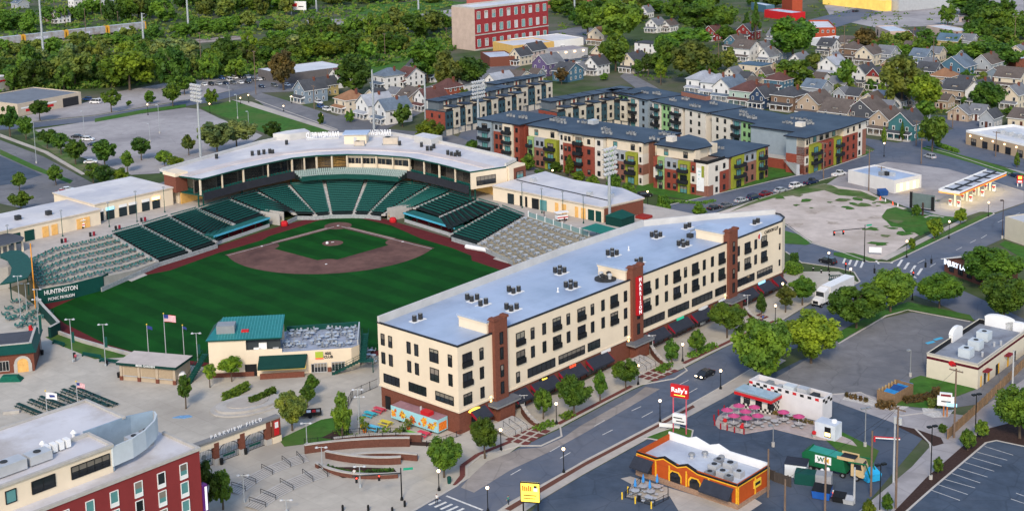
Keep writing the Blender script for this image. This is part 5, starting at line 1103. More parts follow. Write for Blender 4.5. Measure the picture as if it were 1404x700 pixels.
m=MB(); m.T=Matrix.Translation((*G(250,571),.02)); m.prism([(-1.8,-.5),(.5,-.9),(2,-.2),(1.2,.6),(-.6,.4)],0,.12,mat('cloth_blue',(.15,.3,.5),.8,.3,2)); tag(m.build('dropped_sheet'),'crumpled blue and white sheet lying on the plaza paving','sheet')
person('person in pink top and dark trousers beside the beer garden lamp',104,495,(.45,.08,.12),(.03,.03,.05),.5)
m=MB(); m.box(-.6,-.4,.1,.6,.4,.9,REDP); m.cyl((-.4,-.5,.2),(-.4,.5,.2),.2,n=8,m=BLACK); m.cyl((.6,-.1,.9),(.9,-.1,1.4),.05,n=5,m=REDP); m.box(-.6,-.4,.9,0,.4,1.5,REDP); o=m.build('red_cart',None,loc=(*G(44,455),.02)); tag(o,'red cart standing on the porch near the corner wall','cart')
# COLOURFUL APARTMENT BLOCKS
A_CR=mat('flat_cream',(.62,.53,.41),.85,.06); A_WH=mat('flat_white',(.62,.57,.5),.85,.05); A_RD=mat('flat_red',(.24,.06,.04),.85,.15,1); A_BR=mat('flat_brown',(.24,.11,.08),.85,.15,1)
A_GN=mat('flat_green',(.27,.39,.16),.85,.08); A_YG=mat('flat_lime',(.25,.27,.035),.85,.1); A_GY=mat('flat_grey',(.3,.32,.34),.85,.08); A_BG=mat('flat_blue_grey',(.24,.29,.33),.85,.08); A_OL=mat('flat_olive',(.22,.21,.02),.85,.1); A_MT=mat('flat_mint',(.27,.45,.21),.85,.08)
NAVY=mat('navy_roof',(.035,.055,.085),.6,.15,.15,col2=(.055,.08,.115),sc2=.08); EAVE=mat('eave_dark',(.02,.022,.03),.6)
def svec(K,ang,px,z=6):
 lo,hi=-150.0,60.0; c,s=math.cos(ang),math.sin(ang); f=lambda t: PX(K[0]+c*t,K[1]+s*t,z)[0]-px
 for _ in range(50):
  m=(lo+hi)/2
  if f(lo)*f(m)<=0: hi=m
  else: lo=m
 return lo
def bay_row(t,T,bays,fh,face,depth=3.0):
 "bays: (s0,s1,out,[materials per floor],style); local frame T maps along-wall / outward to the block"
 for (s0,s1,out,stack,style) in bays:
  b=MB(); b.T=T; w=s1-s0; nf=len(stack)
  i=0
  while i<nf:
   j=i
   while j<nf and stack[j]==stack[i]: j+=1
   b.box(s0,-out,i*fh,s1,depth,j*fh if j<nf else nf*fh,stack[i]); i=j
  b.build('bay',t)
  for k in range(nf):
   z=k*fh+.75
   def put(x,w_,h,zz,**kw):
    p=T@Vector((x,-out-.01,zz)); window(t,p.x,p.y,p.z,w_,h,face=face,**kw)
   st=style if isinstance(style,str) else style[k]
   if st=='w2': put(s0+w*.3,min(1.1,w*.25),1.6,z); put(s0+w*.7,min(1.1,w*.25),1.6,z)
   elif st=='w1': put(s0+w*.5,min(1.2,w*.4),1.6,z)
   elif st=='b':
    put(s0+w*.5,min(2.6,w*.6),2.2,k*fh+.15,gm_=TEALG if (k+int(s0))%3 else GLASS,name='balcony_door')
    if k>0:
     bb=MB(); bb.T=T; x0,x1=s0+w*.1,s1-w*.1; bb.box(x0,-out-1.5,k*fh-.12,x1,-out-.03,k*fh+.06,BLACK)
     for y in (-out-1.5,): bb.box(x0,y,k*fh+.06,x1,y+.05,k*fh+1.05,mat('railing_dark',(.02,.022,.026),.6))
     bb.box(x0,-out-1.45,k*fh+.06,x0+.05,-out-.03,k*fh+1.05,mat('railing_dark',(.02,.022,.026),.6)); bb.box(x1-.05,-out-1.45,k*fh+.06,x1,-out-.03,k*fh+1.05,mat('railing_dark',(.02,.022,.026),.6))
     bb.build('balcony',t)
def roof_slab(t,pts,z,ov=.6,th=.4,name='roof'):
 c=Vector((sum(p[0] for p in pts)/len(pts),sum(p[1] for p in pts)/len(pts)))
 q=[]
 for p in pts: d=Vector(p)-c; q.append(tuple(Vector(p)+d.normalized()*ov))
 b=MB(); b.prism(q,z,z+th,EAVE,top=NAVY); return b.build(name,t)
IDM=Matrix.Identity(4); R90=Matrix.Rotation(PI/2,4,'Z')
SM=MB(); SM.box(-.4,-.4,0,.4,.4,.8,GREY); SM.cyl((0,0,.8),(0,0,.86),.32,n=8,m=CONDC); SMM=SM.mesh('roof_condenser')
def roof_units(n,world,x0,x1,y0,y1,z,label,group,seed):
 rr=random.Random(seed);
 for c in range(n):
  gx,gy=rr.uniform(x0,x1),rr.uniform(y0,y1)
  for k in range(3+rr.randrange(3)):
   p=world@Vector((gx+(k%3)*1.5+rr.uniform(-.2,.2),gy+(k//3)*1.6,z)); o=link('roof_condenser',SMM,None,tuple(p),rr.random()*3); tag(o,label,'air conditioner',group)
GARL=mat('garage_lit',(.75,.4,.1),.8,.2,emit=.4)
KA=G(970,269.7); AN=R(-42.4)
ab=thing('apartment_building','long four-storey red, green and cream apartment block with navy roof nearest the ballpark','building',(*KA,0),AN)
s=lambda px: svec(KA,AN,px)
FH=3.4
B_=[(657,676,.6,[A_BG]*4,'b'),(677,691,0,[A_RD,A_RD,A_RD,A_GY],'w2'),(691.5,705,.8,[A_CR]*4,'b'),(705.5,713,.2,[A_RD]*4,'w1'),
 (724,732,.3,[A_BR,A_GN,A_GN],'b'),(732.5,748,.0,[A_BR,A_BR,A_GY],'w2'),(748.5,765,.7,[A_YG,A_YG,A_YG],'b'),(768,774,.2,[A_WH]*4,'w1'),(774.2,787,.8,[A_RD,A_RD,A_RD,A_CR],'w2'),(787.2,801,.1,[A_RD,A_RD,A_RD,A_CR],'b'),
 (803,816.5,.8,[A_RD,A_RD,A_RD,A_CR],'w1'),(816.8,828,.4,[A_WH]*4,'w1'),(832,841,.3,[A_GN,A_GN,A_GN],'b'),(841.2,859,0,[A_BR,A_BR,A_GY],'w2'),(859.2,875,.7,[A_YG]*3,'b'),(876,882,.3,[A_WH,A_BR,A_WH,A_CR],'w1'),
 (897,902,.4,[A_RD,A_WH,A_RD],'n'),(902.2,911,.3,[A_GN]*3,'b'),(911.2,931,.0,[A_RD,A_RD,A_GY],'w2'),(931.2,947,.7,[A_YG]*3,'b'),(947.2,955,.2,[A_RD,A_WH,A_RD],'w1'),(955.2,969,.4,[A_BR,A_WH,A_WH],'n')]
bay_row(ab,IDM,[(s(a),s(c),o_,st,sty) for a,c,o_,st,sty in B_],FH,0)
def top_floor(a,c,set_,sty='w1'):       # cream attic set back behind the coloured fronts
 n=max(1,int((s(c)-s(a))/5)); bx('attic',ab,s(a),set_,3*FH,s(c),4,4*FH,A_CR)
 for k in range(n): x=s(a)+(s(c)-s(a))*(k+.5)/n; window(ab,x,set_-.01,3*FH+.5,1.6,2,name='attic_window',gm_=GLASS if k%2 else TEALG)
top_floor(722,766,1.2); top_floor(829,877,1.2); top_floor(897,950,1.4)
b=MB(); b.box(s(657),2.5,0,s(714),19,4*FH-.01,A_RD); b.box(s(722),2.9,0,s(883),20,4*FH-.01,A_BR); b.box(s(897),2.9,0,-6,19,3*FH-.01,A_BR); b.box(s(897),3.9,3*FH,-6.5,15,4*FH-.02,A_CR); b.box(s(714),6,0,s(722),15,4*FH-.02,A_CR); b.box(s(883),6,0,s(897),15,4*FH-.02,A_CR); b.build('wall',ab)
for px in (718,890): x=s(px); bx('lit_entry',ab,x-2,5.8,.1,x+2,5.98,3,GARL)
roof_slab(ab,[(s(657),-.6),(s(714),-.6),(s(714),19),(s(657),19)],4*FH); roof_slab(ab,[(s(722),.6),(s(767),.6),(s(768),-.8),(s(787),-1.2),(s(802),-.6),(s(803),-1.2),(s(828),-.8),(s(830),.6),(s(877),.6),(s(883),-.3),(s(883),20),(s(722),20)],4*FH,.5)
roof_slab(ab,[(s(897),.6),(s(940),.6),(-6,.8),(-5,9),(-12,16),(s(897),19)],4*FH); roof_slab(ab,[(s(714),5),(s(722),5),(s(722),15.5),(s(714),15.5)],4*FH-.3,0); roof_slab(ab,[(s(883),5),(s(897),5),(s(897),15.5),(s(883),15.5)],4*FH-.3,0)
sy=lambda px: svec(KA,AN+PI/2,px)
W_=[(.0,2.6,.4,[A_BR,A_WH,A_WH],'n'),(2.6,sy(985),.4,[A_WH]*3,'w1'),(sy(985.2),sy(998),.3,[A_RD,A_RD,A_WH],'w1'),(sy(998.4),sy(1002),0,[A_BR]*3,'n'),(sy(1002.2),sy(1018),.7,[A_YG]*3,'b'),(sy(1018.2),sy(1037),0,[A_BR,A_BR,A_GY],'w2'),(sy(1037.2),sy(1047),.5,[A_YG]*3,'b'),(sy(1047.2),sy(1052),.3,[A_BR]*3,'w1')]
bay_row(ab,R90,W_,3.4,PI/2)
LW=sy(1052); bx('wing_wall',ab,-17,-.0+2.2,0,-2.9,LW,3*FH-.02,A_BR)
roof_slab(ab,[(-17,9.5),(.4,10.5),(.6,LW),(-17,LW)],3*FH,.3); bx('terrace_deck',ab,-14,.2,3*FH-.01,-.2,9.4,3*FH+.06,mat('deck_boards',(.2,.16,.13),.8))
b=MB(); b.box(-.2,-.2,3*FH,.1,9.4,3*FH+1,BLACK); b.box(-5,-.2,3*FH,-.2,.0,3*FH+1,BLACK); b.build('terrace_rail',ab)
bx('roof_screen',ab,-13,10,3*FH,-6,10.6,3*FH+2.6,A_WH)
b=MB(); b.box(s(957),-.75,1.6,s(967),-.6,8.8,WHITE); bn=b.build('banner',ab); bx('trim',bn,s(967)-.9,-.78,6,s(967),-.62,9.6,A_YG);
for k,z in enumerate((7.6,6.6,5.2,3.8,2.6)): bx('print_line',bn,s(957)+.6,-.77,z,s(967)-1.1-k*.3,-.755,z+.35,mat('banner_print',(.3,.5,.52),.6))
bx('roof_hatch',ab,-20,6,4*FH+.4,-17.5,8.5,4*FH+2,A_WH); bx('roof_unit',ab,s(770),14,4*FH+.4,s(778),17,4*FH+1.8,LGREY)
wA=Matrix.Translation((*KA,0))@Matrix.Rotation(AN,4,'Z')
roof_units(5,wA,s(725),s(760),5,15,4*FH+.4,'small pale condenser on the left half of the navy roof nearest the ballpark','condensers on the nearest block roof, left',1); roof_units(6,wA,s(800),s(880),4,15,4*FH+.4,'small pale condenser on the middle of the navy roof nearest the ballpark','condensers on the nearest block roof, middle',2); roof_units(2,wA,s(665),s(700),5,12,4*FH+.4,'small pale condenser at the far left end of the nearest navy roof','condensers on the nearest block roof, far end',3); roof_units(3,wA,-14,-5,13,22,3*FH+.4,'small pale condenser on the low wing roof by the side street','condensers on the wing roof',4)
KB=G(1102.8,239.7); bb_=thing('apartment_building','red, lime and white four-storey apartment block with navy roof at the street corner','building',(*KB,0),AN)
sb=lambda px: svec(KB,AN+PI/2,px); FB_=3.04
LB_=sb(1186)
bay_row(bb_,R90,[(0,sb(1108),.2,[A_BR,A_WH,A_BR,A_CR],'w1'),(sb(1108.2),sb(1124),.7,[A_YG,A_YG,A_YG],'b'),(sb(1124.2),sb(1142),.3,[A_RD]*3,'w2'),(sb(1142.2),sb(1152),.7,[A_YG]*3,'b'),(sb(1152.2),sb(1172),1.1,[A_RD]*3+[A_CR],'w2'),(sb(1172.2),sb(1180),.6,[A_WH]*4,'w1'),(sb(1180.2),LB_,.4,[A_BR]*3+[A_WH],'n')],FB_,PI/2)
b=MB(); b.T=R90; b.box(sb(1108),1.2,3*FB_,sb(1152),4,4*FB_,A_CR); b.build('attic',bb_)
for px in (1112,1121,1130,1138,1147): x=sb(px); p=R90@Vector((x,1.19,3*FB_+.3)); window(bb_,p.x,p.y,p.z,2,2,face=PI/2,name='attic_window',gm_=TEALG if px%2 else GLASS)
b=MB(); b.box(-7,0,0,-2.8,LB_,6.5,A_RD); b.box(-7,.03,6.5,-2.8,LB_,4*FB_-.02,A_BG); b.box(-25,7,0,-7,LB_,4*FB_-.03,A_BG); b.build('wall',bb_)
b=MB(); b.box(-2.8,-.0,0,-.02,.2,6.5,A_RD); b.box(-2.8,0,6.5,-.02,.2,4*FB_-.02,A_BG); b.build('end_wall',bb_)
roof_slab(bb_,[(-7.3,-.8),(.8,-.6),(1.6,LB_*.55),(1.2,LB_),(-25,LB_),(-25,6.5),(-7.3,6.5)],4*FB_,.5)
stair(bb_,-8,.5,3.6,-1.5,-2.4,0,1.2,14,m=LGREY); b=MB(); b.box(-24,3,0,-8,6.9,3.4,A_RD); b.box(-24,2.9,3.4,-7.5,6.9,3.7,PALEC); b.build('garage',bb_); bx('lit_entry',bb_,-22,2.85,.1,-19,2.99,2.6,GARL)
bx('roof_hatch',bb_,-12,14,12.4,-9.4,16.5,14,A_WH)
wB=Matrix.Translation((*KB,0))@Matrix.Rotation(AN,4,'Z'); roof_units(5,wB,-22,-6,6,26,12.4,'small pale condenser on the navy roof of the corner block by the street','condensers on the corner block roof',5)
KC=(86.3,466.3); CN=R(-57.6); cb_=thing('apartment_building','mint green and white apartment block with navy roof behind the nearest block','building',(*KC,0),CN)
sc_=lambda px: svec(KC,CN,px,9)
bay_row(cb_,IDM,[(sc_(a),sc_(c),o_,[m]*4,st) for a,c,o_,m,st in [(838,848.3,.4,A_WH,'b'),(848.5,862.5,0,A_MT,'w2'),(862.8,876,.5,A_WH,'b'),(876.2,889,.1,A_BG,'w1'),(895,906.6,.3,A_WH,'b'),(907,921,0,A_MT,'w2'),(921.2,937,.5,A_WH,'b'),(940.5,969,.5,A_WH,'w2'),(977.7,1004,.6,A_WH,'w2'),(1004.5,1016.3,0,A_BG,'b'),(1016.7,1033,.2,A_MT,'w2'),(1033.3,1048,.4,A_GY,'b')]],3.0,0)
b=MB(); b.box(sc_(838),2.9,0,sc_(889),17,11.98,A_GY); b.box(sc_(895),2.9,0,sc_(969),17,11.98,A_GY); b.box(sc_(977.7),2.9,0,sc_(1049),17,11.98,A_GY); b.box(sc_(889),5,0,sc_(977.7),15,11.9,A_BG); b.build('wall',cb_)
for a,c in ((838,889),(895,971),(977,1050)): roof_slab(cb_,[(sc_(a),-.8),(sc_(c),-.8),(sc_(c),18),(sc_(a),18)],12,.4)
roof_slab(cb_,[(sc_(889),4),(sc_(895),4),(sc_(895),15.5),(sc_(889),15.5)],11.8,0); roof_slab(cb_,[(sc_(970),4),(sc_(978),4),(sc_(978),15.5),(sc_(970),15.5)],11.8,0)
bx('roof_box',cb_,sc_(892),15,12.4,sc_(925),17.5,14,A_BR,top=NAVY)
wC=Matrix.Translation((*KC,0))@Matrix.Rotation(CN,4,'Z'); roof_units(8,wC,sc_(850),sc_(965),3,14,12.4,'small pale condenser on the long navy roof of the mint block','condensers on the mint block roof',6); roof_units(4,wC,sc_(985),sc_(1040),3,14,12.4,'small pale condenser at the near end of the mint block roof','condensers on the mint block roof near end',7)
T_TE=mat('town_teal',(.035,.075,.095),.85,.1); T_GY=mat('town_grey',(.11,.13,.15),.85,.1); T_CR=mat('town_cream',(.5,.45,.36),.85,.08); GAR=mat('garage_cream',(.55,.5,.42),.8)
def townrow(label,px,py,n,ang,red_end,w=7.4,zk=0):
 K=G(px,py); t=thing('townhouse_row',label,'townhouses',(*K,zk),ang)
 x=0
 for i in range(n):
  d0=0 if i%2==0 else .6
  b=MB(); b.box(x,d0,2.7,x+w*.55,11,9.4,A_RD if (i==0 and red_end and 0) else T_TE); b.box(x,d0+.4,0,x+w*.55,11,2.68,T_GY); b.build('teal_bay',t)
  b=MB(); b.box(x+w*.56,d0-.5,2.7,x+w,11,10.6,T_CR); b.box(x+w*.56,d0+.4,0,x+w,11,2.68,T_GY); b.build('cream_bay',t)
  b=MB(); b.box(x+w*.5,d0-.8,10.6,x+w+.2,6.5,10.9,EAVE,top=NAVY); b.box(x-.1,d0-.1,9.4,x+w*.55,5,9.6,EAVE,top=mat('deck_boards',(.2,.16,.13),.8)); b.build('roof',t)
  b=MB(); b.box(x+w*.2,5,9.4,x+w*.55,11,12.6,T_GY); b.box(x+w*.56,5,10.6,x+w*.95,11,12.6,T_CR); b.build('stair_tower',t); bx('tower_roof',t,x+w*.1,4.4,12.6,x+w+.1,11.6,12.95,EAVE,top=NAVY)
  bx('terrace_rail',t,x+.4,d0-.0,9.6,x+w*.5,d0+.06,10.5,BLACK)
  b=MB(); b.box(x+.5,d0+.32,.05,x+w*.5,d0+.41,2.4,GAR); b.box(x+w*.6,d0+.3,.05,x+w*.96,d0+.41,2.4,GAR); b.build('garage_door',t)
  for z in (3.8,6.8):
   window(t,x+w*.15,d0-.01,z,.6,1.3,mull=0); window(t,x+w*.4,d0-.01,z,.6,1.3,mull=0); window(t,x+w*.75,d0-.51,z,1.2,1.8)
  window(t,x+w*.75,4.99,10.9,.9,1.5,gm_=mat('door_red',(.25,.05,.03),.6),name='roof_door',mull=0)
  x+=w+.05
 if red_end: bx('brick_end',t,-.35,.3,2.7,-.01,10.5,9.2,A_RD)
 for z in (3.8,6.8):
  for y in (3,7): window(t,-.36 if red_end else -.01,y,z,.9,1.5,face=-PI/2)
 return t
townrow('row of dark teal and cream townhouses with red end nearest the clubhouse',612,187,6,R(48),True)
townrow('second row of dark townhouses with red end behind the nearest navy roof',765,188,6,R(40),True)
townrow('row of dark grey and cream townhouses half hidden behind the first row',690,160,4,R(45),False)
townrow('far row of dark townhouses next to the mint block',818,170,2,R(-42),False)
ground_sheet('courtyard',[(620,200),(700,215),(720,190),(860,170),(900,150),(840,120),(740,140),(640,170)],ASPH,.035)
# SHOPS AND LOTS
def frame3(l,n,r,ang=None):
 K=G(*n); A=G(*l)
 if ang is None: ang=math.atan2(K[1]-A[1],K[0]-A[0])
 L_=math.hypot(K[0]-A[0],K[1]-A[1]); D=abs(svec2(K,ang+PI/2,r[0])); return K,ang,L_,D
def svec2(K,ang,px,z=0):
 lo,hi=-80.0,120.0; c,s_=math.cos(ang),math.sin(ang); f=lambda t: PX(K[0]+c*t,K[1]+s_*t,z)[0]-px
 for _ in range(50):
  m=(lo+hi)/2
  if f(lo)*f(m)<=0: hi=m
  else: lo=m
 return lo
def box_building(name,label,cat,l,n,r,h,wm,rm,ang=None,par=.6,D=None,cap=None):
 K,a,L_,D2=frame3(l,n,r,ang); D=D or D2
 t=thing(name,label,cat,(*K,0),a); bx('wall',t,-L_,0,0,0,D,h-par,wm)
 b=MB(); b.poly([(-L_+.25,.25,h-par+.01),(-.25,.25,h-par+.01),(-.25,D-.25,h-par+.01),(-L_+.25,D-.25,h-par+.01)],rm); b.build('roof',t)
 if par:
  b=MB(); c=cap or wm; b.box(-L_,0,h-par,0,.25,h,c); b.box(-L_,D-.25,h-par,0,D,h,c); b.box(-L_,.25,h-par,-L_+.25,D-.25,h,c); b.box(-.25,.25,h-par,0,D-.25,h,c); b.build('parapet',t)
 return t,L_,D
ROOFP=mat('pale_blue_roof',(.5,.55,.62),.5,.12,.3,col2=(.38,.42,.5),sc2=.1); ORNG=mat('orange_stucco',(.42,.075,.015),.8,.08,1); YTR=mat('yellow_trim',(.75,.4,.03),.6)
FLD=mat('field_stone',(.3,.19,.13),.9,.35,4)
t,L_,D=box_building('restaurant','orange restaurant with yellow trim, stepped parapet and dark awnings beside the sidewalk','restaurant',(864,656),(1011,698),(1054,672),4.3,ORNG,ROOFP,R(-42.4),1.0)
s_=lambda px: svec2(G(1011,698),R(-42.4),px)
b=MB(); hp=[(-L_,4.3),(-L_*.8,4.25),(-L_*.72,4.9),(-L_*.58,4.2),(-L_*.49,4.9),(-L_*.38,4.2),(0,4.3)]
for i in range(len(hp)-1):
 (x0,z0),(x1,z1)=hp[i],hp[i+1]; b.poly([(x0,-.12,3.3),(x1,-.12,3.3),(x1,-.12,z1),(x0,-.12,z0)],ORNG); b.poly([(x0,-.12,z0),(x1,-.12,z1),(x1,.3,z1),(x0,.3,z0)],BLACK); b.poly([(x0,-.15,z0-.28),(x1,-.15,z1-.28),(x1,-.15,z1+.02),(x0,-.15,z0+.02)],BLACK); b.poly([(x0,-.16,z0-.5),(x1,-.16,z1-.5),(x1,-.16,z1-.3),(x0,-.16,z0-.3)],YTR)
 b.poly([(x1,D-.3,3.3),(x0,D-.3,3.3),(x0,D-.3,z0+.4),(x1,D-.3,z1+.4)],WHITE); b.poly([(x0,D,3.3),(x1,D,3.3),(x1,D,z1+.4),(x0,D,z0+.4)],WHITE); b.poly([(x0,D-.3,z0+.4),(x1,D-.3,z1+.4),(x1,D,z1+.4),(x0,D,z0+.4)],WHITE)
b.build('wavy_parapet',t)
for x in (-L_+.05,-L_*.8,-L_*.66,-L_*.49,-L_*.27,-.1): bx('pilaster',t,x-.12,-.2,0.9,x+.12,-.01,3.7,YTR)
for y in (.15,D*.55,D-.15): bx('pilaster',t,.01,y-.12,0,.14,y+.12,3.7,YTR)
b=MB(); b.box(.01,0,3.75,.15,D,3.95,YTR); b.box(.01,0,4.0,.18,D,4.32,BLACK); b.build('trim',t)
b=MB(); b.box(-L_-.1,-.25,0,.1,-.02,1.0,FLD); b.box(.01,-.2,0,.22,D,.8,FLD); b.build('plinth',t)
for f0,f1 in ((.66,.55),(.46,.36)):
 b=MB(); x0,x1=-L_*f0,-L_*f1; w=x1-x0; P=[(x0,-.13,1.02),(x1,-.13,1.02),(x1,-.13,2.2),(x1-w*.25,-.13,2.8),(x0+w*.25,-.13,2.8),(x0,-.13,2.2)]; b.poly([(p[0]*1.0+(-.25 if p[0]<(x0+x1)/2 else .25),-.1,p[2]+.22) for p in P],YTR); b.poly(P,GLASS); b.build('window',t)
for f0,f1 in ((1.0,.82),(.30,.03)):
 b=MB(); x0,x1=-L_*f0-.3,-L_*f1; b.poly([(x0,-1.8,2.1),(x1,-1.8,2.1),(x1,-.2,3.5),(x0,-.2,3.5)],AWN); b.poly([(x0,-1.8,1.8),(x1,-1.8,1.8),(x1,-1.8,2.1),(x0,-1.8,2.1)],AWN); b.poly([(x0,-1.8,1.8),(x0,-1.8,2.1),(x0,-.2,3.5)],AWN); b.poly([(x1,-1.8,1.8),(x1,-1.8,2.1),(x1,-.2,3.5)],AWN); b.build('awning',t); bx('shop_front',t,x0+.6,-.18,.1,x1-.4,-.12,2.4,GLASS)
b=MB(); b.box(.02,D*.5,1.9,.2,D*.72,3.2,YELL); o=b.build('sign',t);
bx('print',o,.2,D*.53,2.3,.22,D*.69,2.8,BLACK)
rr=random.Random(5)
for i,(x,y,w,h,m) in enumerate([(-4.5,2.5,1.6,1.2,LGREY),(-6.8,3.5,1.6,1.3,LGREY),(-5,5.5,1.8,1.4,LGREY),(-7.6,6,1.3,1.1,GREY),(-3,2,1.2,.9,GREY),(-2.6,4.4,1.4,1.0,LGREY),(-6.4,1.6,1.4,.8,GREY)]): b=MB(); b.box(x-w/2,y-w/2,3.32,x+w/2,y+w/2,3.32+h,m); b.cyl((x,y,3.32+h),(x,y,3.42+h),w*.3,n=10,m=CONDC); b.build('roof_unit',t)
for x,y in ((-L_*.62,D*.55),(-L_*.55,D*.75),(-L_*.4,D*.8)): b=MB(); b.cyl((x,y,3.3),(x,y,4.0),.35,n=10,m=LGREY); b.lathe([(.6,4.0),(.5,4.3),(.05,4.5)],GREY,10,(x,y)); b.build('exhaust',t)
ground_sheet('restaurant_walk',[(851,656),(864,653),(1012,697),(1035,684),(1045,690),(1012,712),(930,700),(918,680),(900,687),(858,681),(866,664)],CONC,.11)
iron_fence('dark railing round the small dining terrace of the orange restaurant',[(878,662),(857,682),(897,694),(916,684),(916,674)],1.1)
UMB_B=mat('umbrella_blue',(.05,.25,.6),.6); PINK=mat('umbrella_pink',(.45,.07,.18),.7,.15,2)
def cafe_table(label,px,py,m,sc=1.0,group=None):
 o=link('cafe_table',m,None,(*G(px,py),.1),random.random()*6,(sc,sc,sc)); return tag(o,label,'table',group)
def octtable(m1,m2):
 b=MB(); b.lathe([(.01,.72),(.75,.72),(.75,.78),(.01,.78)],m1,8); b.cyl((0,0,0),(0,0,.72),.08,n=6,m=m2)
 for i in range(4): a=i*PI/2; x,y=1.05*math.cos(a),1.05*math.sin(a); b.lathe([(.01,.42),(.35,.42),(.35,.48),(.01,.48)],m1,8,(x,y)); b.cyl((x,y,0),(x,y,.42),.05,n=5,m=m2); b.cyl((0,0,.2),(x,y,.35),.04,n=4,m=m2)
 return b.mesh('cafe_table')
OCT=octtable(LGREY,GREY); OCTW=octtable(mat('table_grey',(.42,.42,.42),.6),GREY)
for i,(px,py) in enumerate([(871,678),(882,672),(892,679),(901,672),(890,688)]): cafe_table('pale round table on the fenced dining terrace of the orange restaurant',px,py,OCT,1.0,'tables on the orange restaurant terrace')
for lab,px,py in (('leftmost closed blue umbrella on the dining terrace',871,677),('tallest closed blue umbrella by the awning end of the dining terrace',882,671),('closed blue umbrella nearest the camera on the dining terrace',891,679),('rightmost closed blue umbrella on the dining terrace',901,671)):
 t=thing('closed_umbrella',lab,'umbrella',(*G(px,py),.1),0,'closed blue umbrellas'); b=MB(); b.cyl((0,0,0),(0,0,2.6),.04,n=6,m=GREY); b.build('pole',t); b=MB(); b.lathe([(.22,1.3),(.26,1.5),(.18,2.2),(.03,2.75)],UMB_B,8); b.build('canopy',t)
for i,(px,py) in enumerate([(853,684),(861,676),(893,697),(871,690)]): b=MB(); b.cyl((0,0,0),(0,0,1.2),.13,n=8,m=YELL); o=b.build('bollard',None,loc=(*G(px,py),.05)); tag(o,'yellow bollard guarding the fenced dining terrace','bollard','yellow bollards at the terrace')
b=MB(); b.cyl((0,0,0),(0,0,.9),.3,n=8,m=BLACK); o=b.build('litter_bin',None,loc=(*G(876,687),.1)); tag(o,'black bin inside the dining terrace railing','bin')
CHK=mat('checker_black',(.02,.02,.02),.6)
t,L_,D=box_building('drive_in','white drive-in diner with black checker bands, red awning and rooftop machines','restaurant',(1027,551),(1127.5,579),(1140.5,575),4.6,mat('diner_white',(.62,.6,.6),.6,.06,.5),mat('diner_roof',(.32,.33,.35),.7,.2,.5),None,1.0)
ck=MB(); n=int(L_/.75)
for i in range(n):
 x0=-L_+L_*i/n; x1=-L_+L_*(i+1)/n
 for r in (0,1,2):
  if r==2 and x0>-L_*.62: continue
  if r==1 and x0>-L_*.62 and i%2: continue
  if (i+r)%2==0: ck.poly([(x0,-.02,3.9-r*.55),(x1,-.02,3.9-r*.55),(x1,-.02,4.42-r*.55),(x0,-.02,4.42-r*.55)],CHK if (i+r)%6 else REDP)
for i in range(4):
 if i%2==0: ck.poly([(.02,D*i/4,3.9),(.02,D*(i+1)/4,3.9),(.02,D*(i+1)/4,4.42),(.02,D*i/4,4.42)],CHK)
 else: ck.poly([(.02,D*i/4,3.35),(.02,D*(i+1)/4,3.35),(.02,D*(i+1)/4,3.88),(.02,D*i/4,3.88)],CHK)
ck.build('checker_band',t)
x0,x1=-L_*1.0,-L_*.58
bx('serving_kiosk',t,x0,-3,0,x1,-.01,2.6,mat('kiosk_white',(.62,.6,.55),.6)); b=MB(); b.box(x0-.9,-3.9,2.7,x1+.6,-.01,3.3,REDP,top=GREY); b.box(x0-.9,-3.85,3.3,x1+.6,-.3,3.6,GREY,top=mat('skylight',(.3,.42,.5),.2)); b.build('awning',t)
for i in range(4): bx('skylight',t,x0-.4+i*(x1-x0)/4,-3.4,3.61,x0-.4+(i+.8)*(x1-x0)/4,-.8,3.66,mat('skylight',(.3,.42,.5),.2))
ck=MB()
for i in range(14):
 for r in range(2):
  if (i+r)%2==0: ck.box(x0+(x1-x0)*i/14,-3.03,.05+r*.5,x0+(x1-x0)*(i+1)/14,-3.01,.55+r*.5,CHK)
for i in range(6):
 for r in range(5):
  if (i+r)%2==0: ck.poly([(x1+.02,-3+.5*i,.05+r*.5),(x1+.02,-2.5+.5*i,.05+r*.5),(x1+.02,-2.5+.5*i,.55+r*.5),(x1+.02,-3+.5*i,.55+r*.5)],CHK)
ck.build('checker_tiles',t)
for i in range(3): window(t,x0+1.4+i*2.6,-3.01,1.15,1.3,1.1,fm=BLACK,gm_=GLASS)
for x,y,w,h,m in ((-7.5,1.2,2.2,1.5,SCR),(-4.8,1.4,2.0,1.6,LGREY),(-12,1.2,1.2,1.1,GREY),(-2.5,1.5,1.4,.9,CONDC),(-10,1.6,1.0,.7,LGREY)): bx('roof_unit',t,x-w/2,y-.7,3.6,x+w/2,y+.9,3.6+h,m)
PATIO=mat('patio_concrete',(.4,.34,.32),.9,.15,.8)
b=MB(); b.prism([G(*p) for p in [(980,582),(985,587),(1020,595),(1061,588),(1116,602),(1145,605),(1175,612),(1168,604),(1154,598),(1127,581),(1075,566),(1030,553),(1004,555),(984,572)]],.05,.17,PATIO); struct(b.build('patio'))
UM=MB(); UM.faces([(1.15*math.cos(i*PI/4),1.15*math.sin(i*PI/4),2.05) for i in range(8)]+[(0,0,2.55)],[(i,(i+1)%8,8) for i in range(8)],PINK); UMM=UM.mesh('canopy'); UP_=MB(); UP_.cyl((0,0,0),(0,0,2.6),.04,n=5,m=WHITE); UPM=UP_.mesh('pole')
spots=[(1013,571,'at the back left near the diner corner'),(997,577,'at the far left point of the patio'),(1006,585,'in front at the left of the patio'),(1022,579,'in the middle of the left group'),(1023,588,'nearest the drive lane at the front'),(1034,573,'close to the red awning'),(1039,585,'front right of the left group'),(1074,580,'alone before the white diner wall'),(1095,586,'rightmost before the white diner wall')]
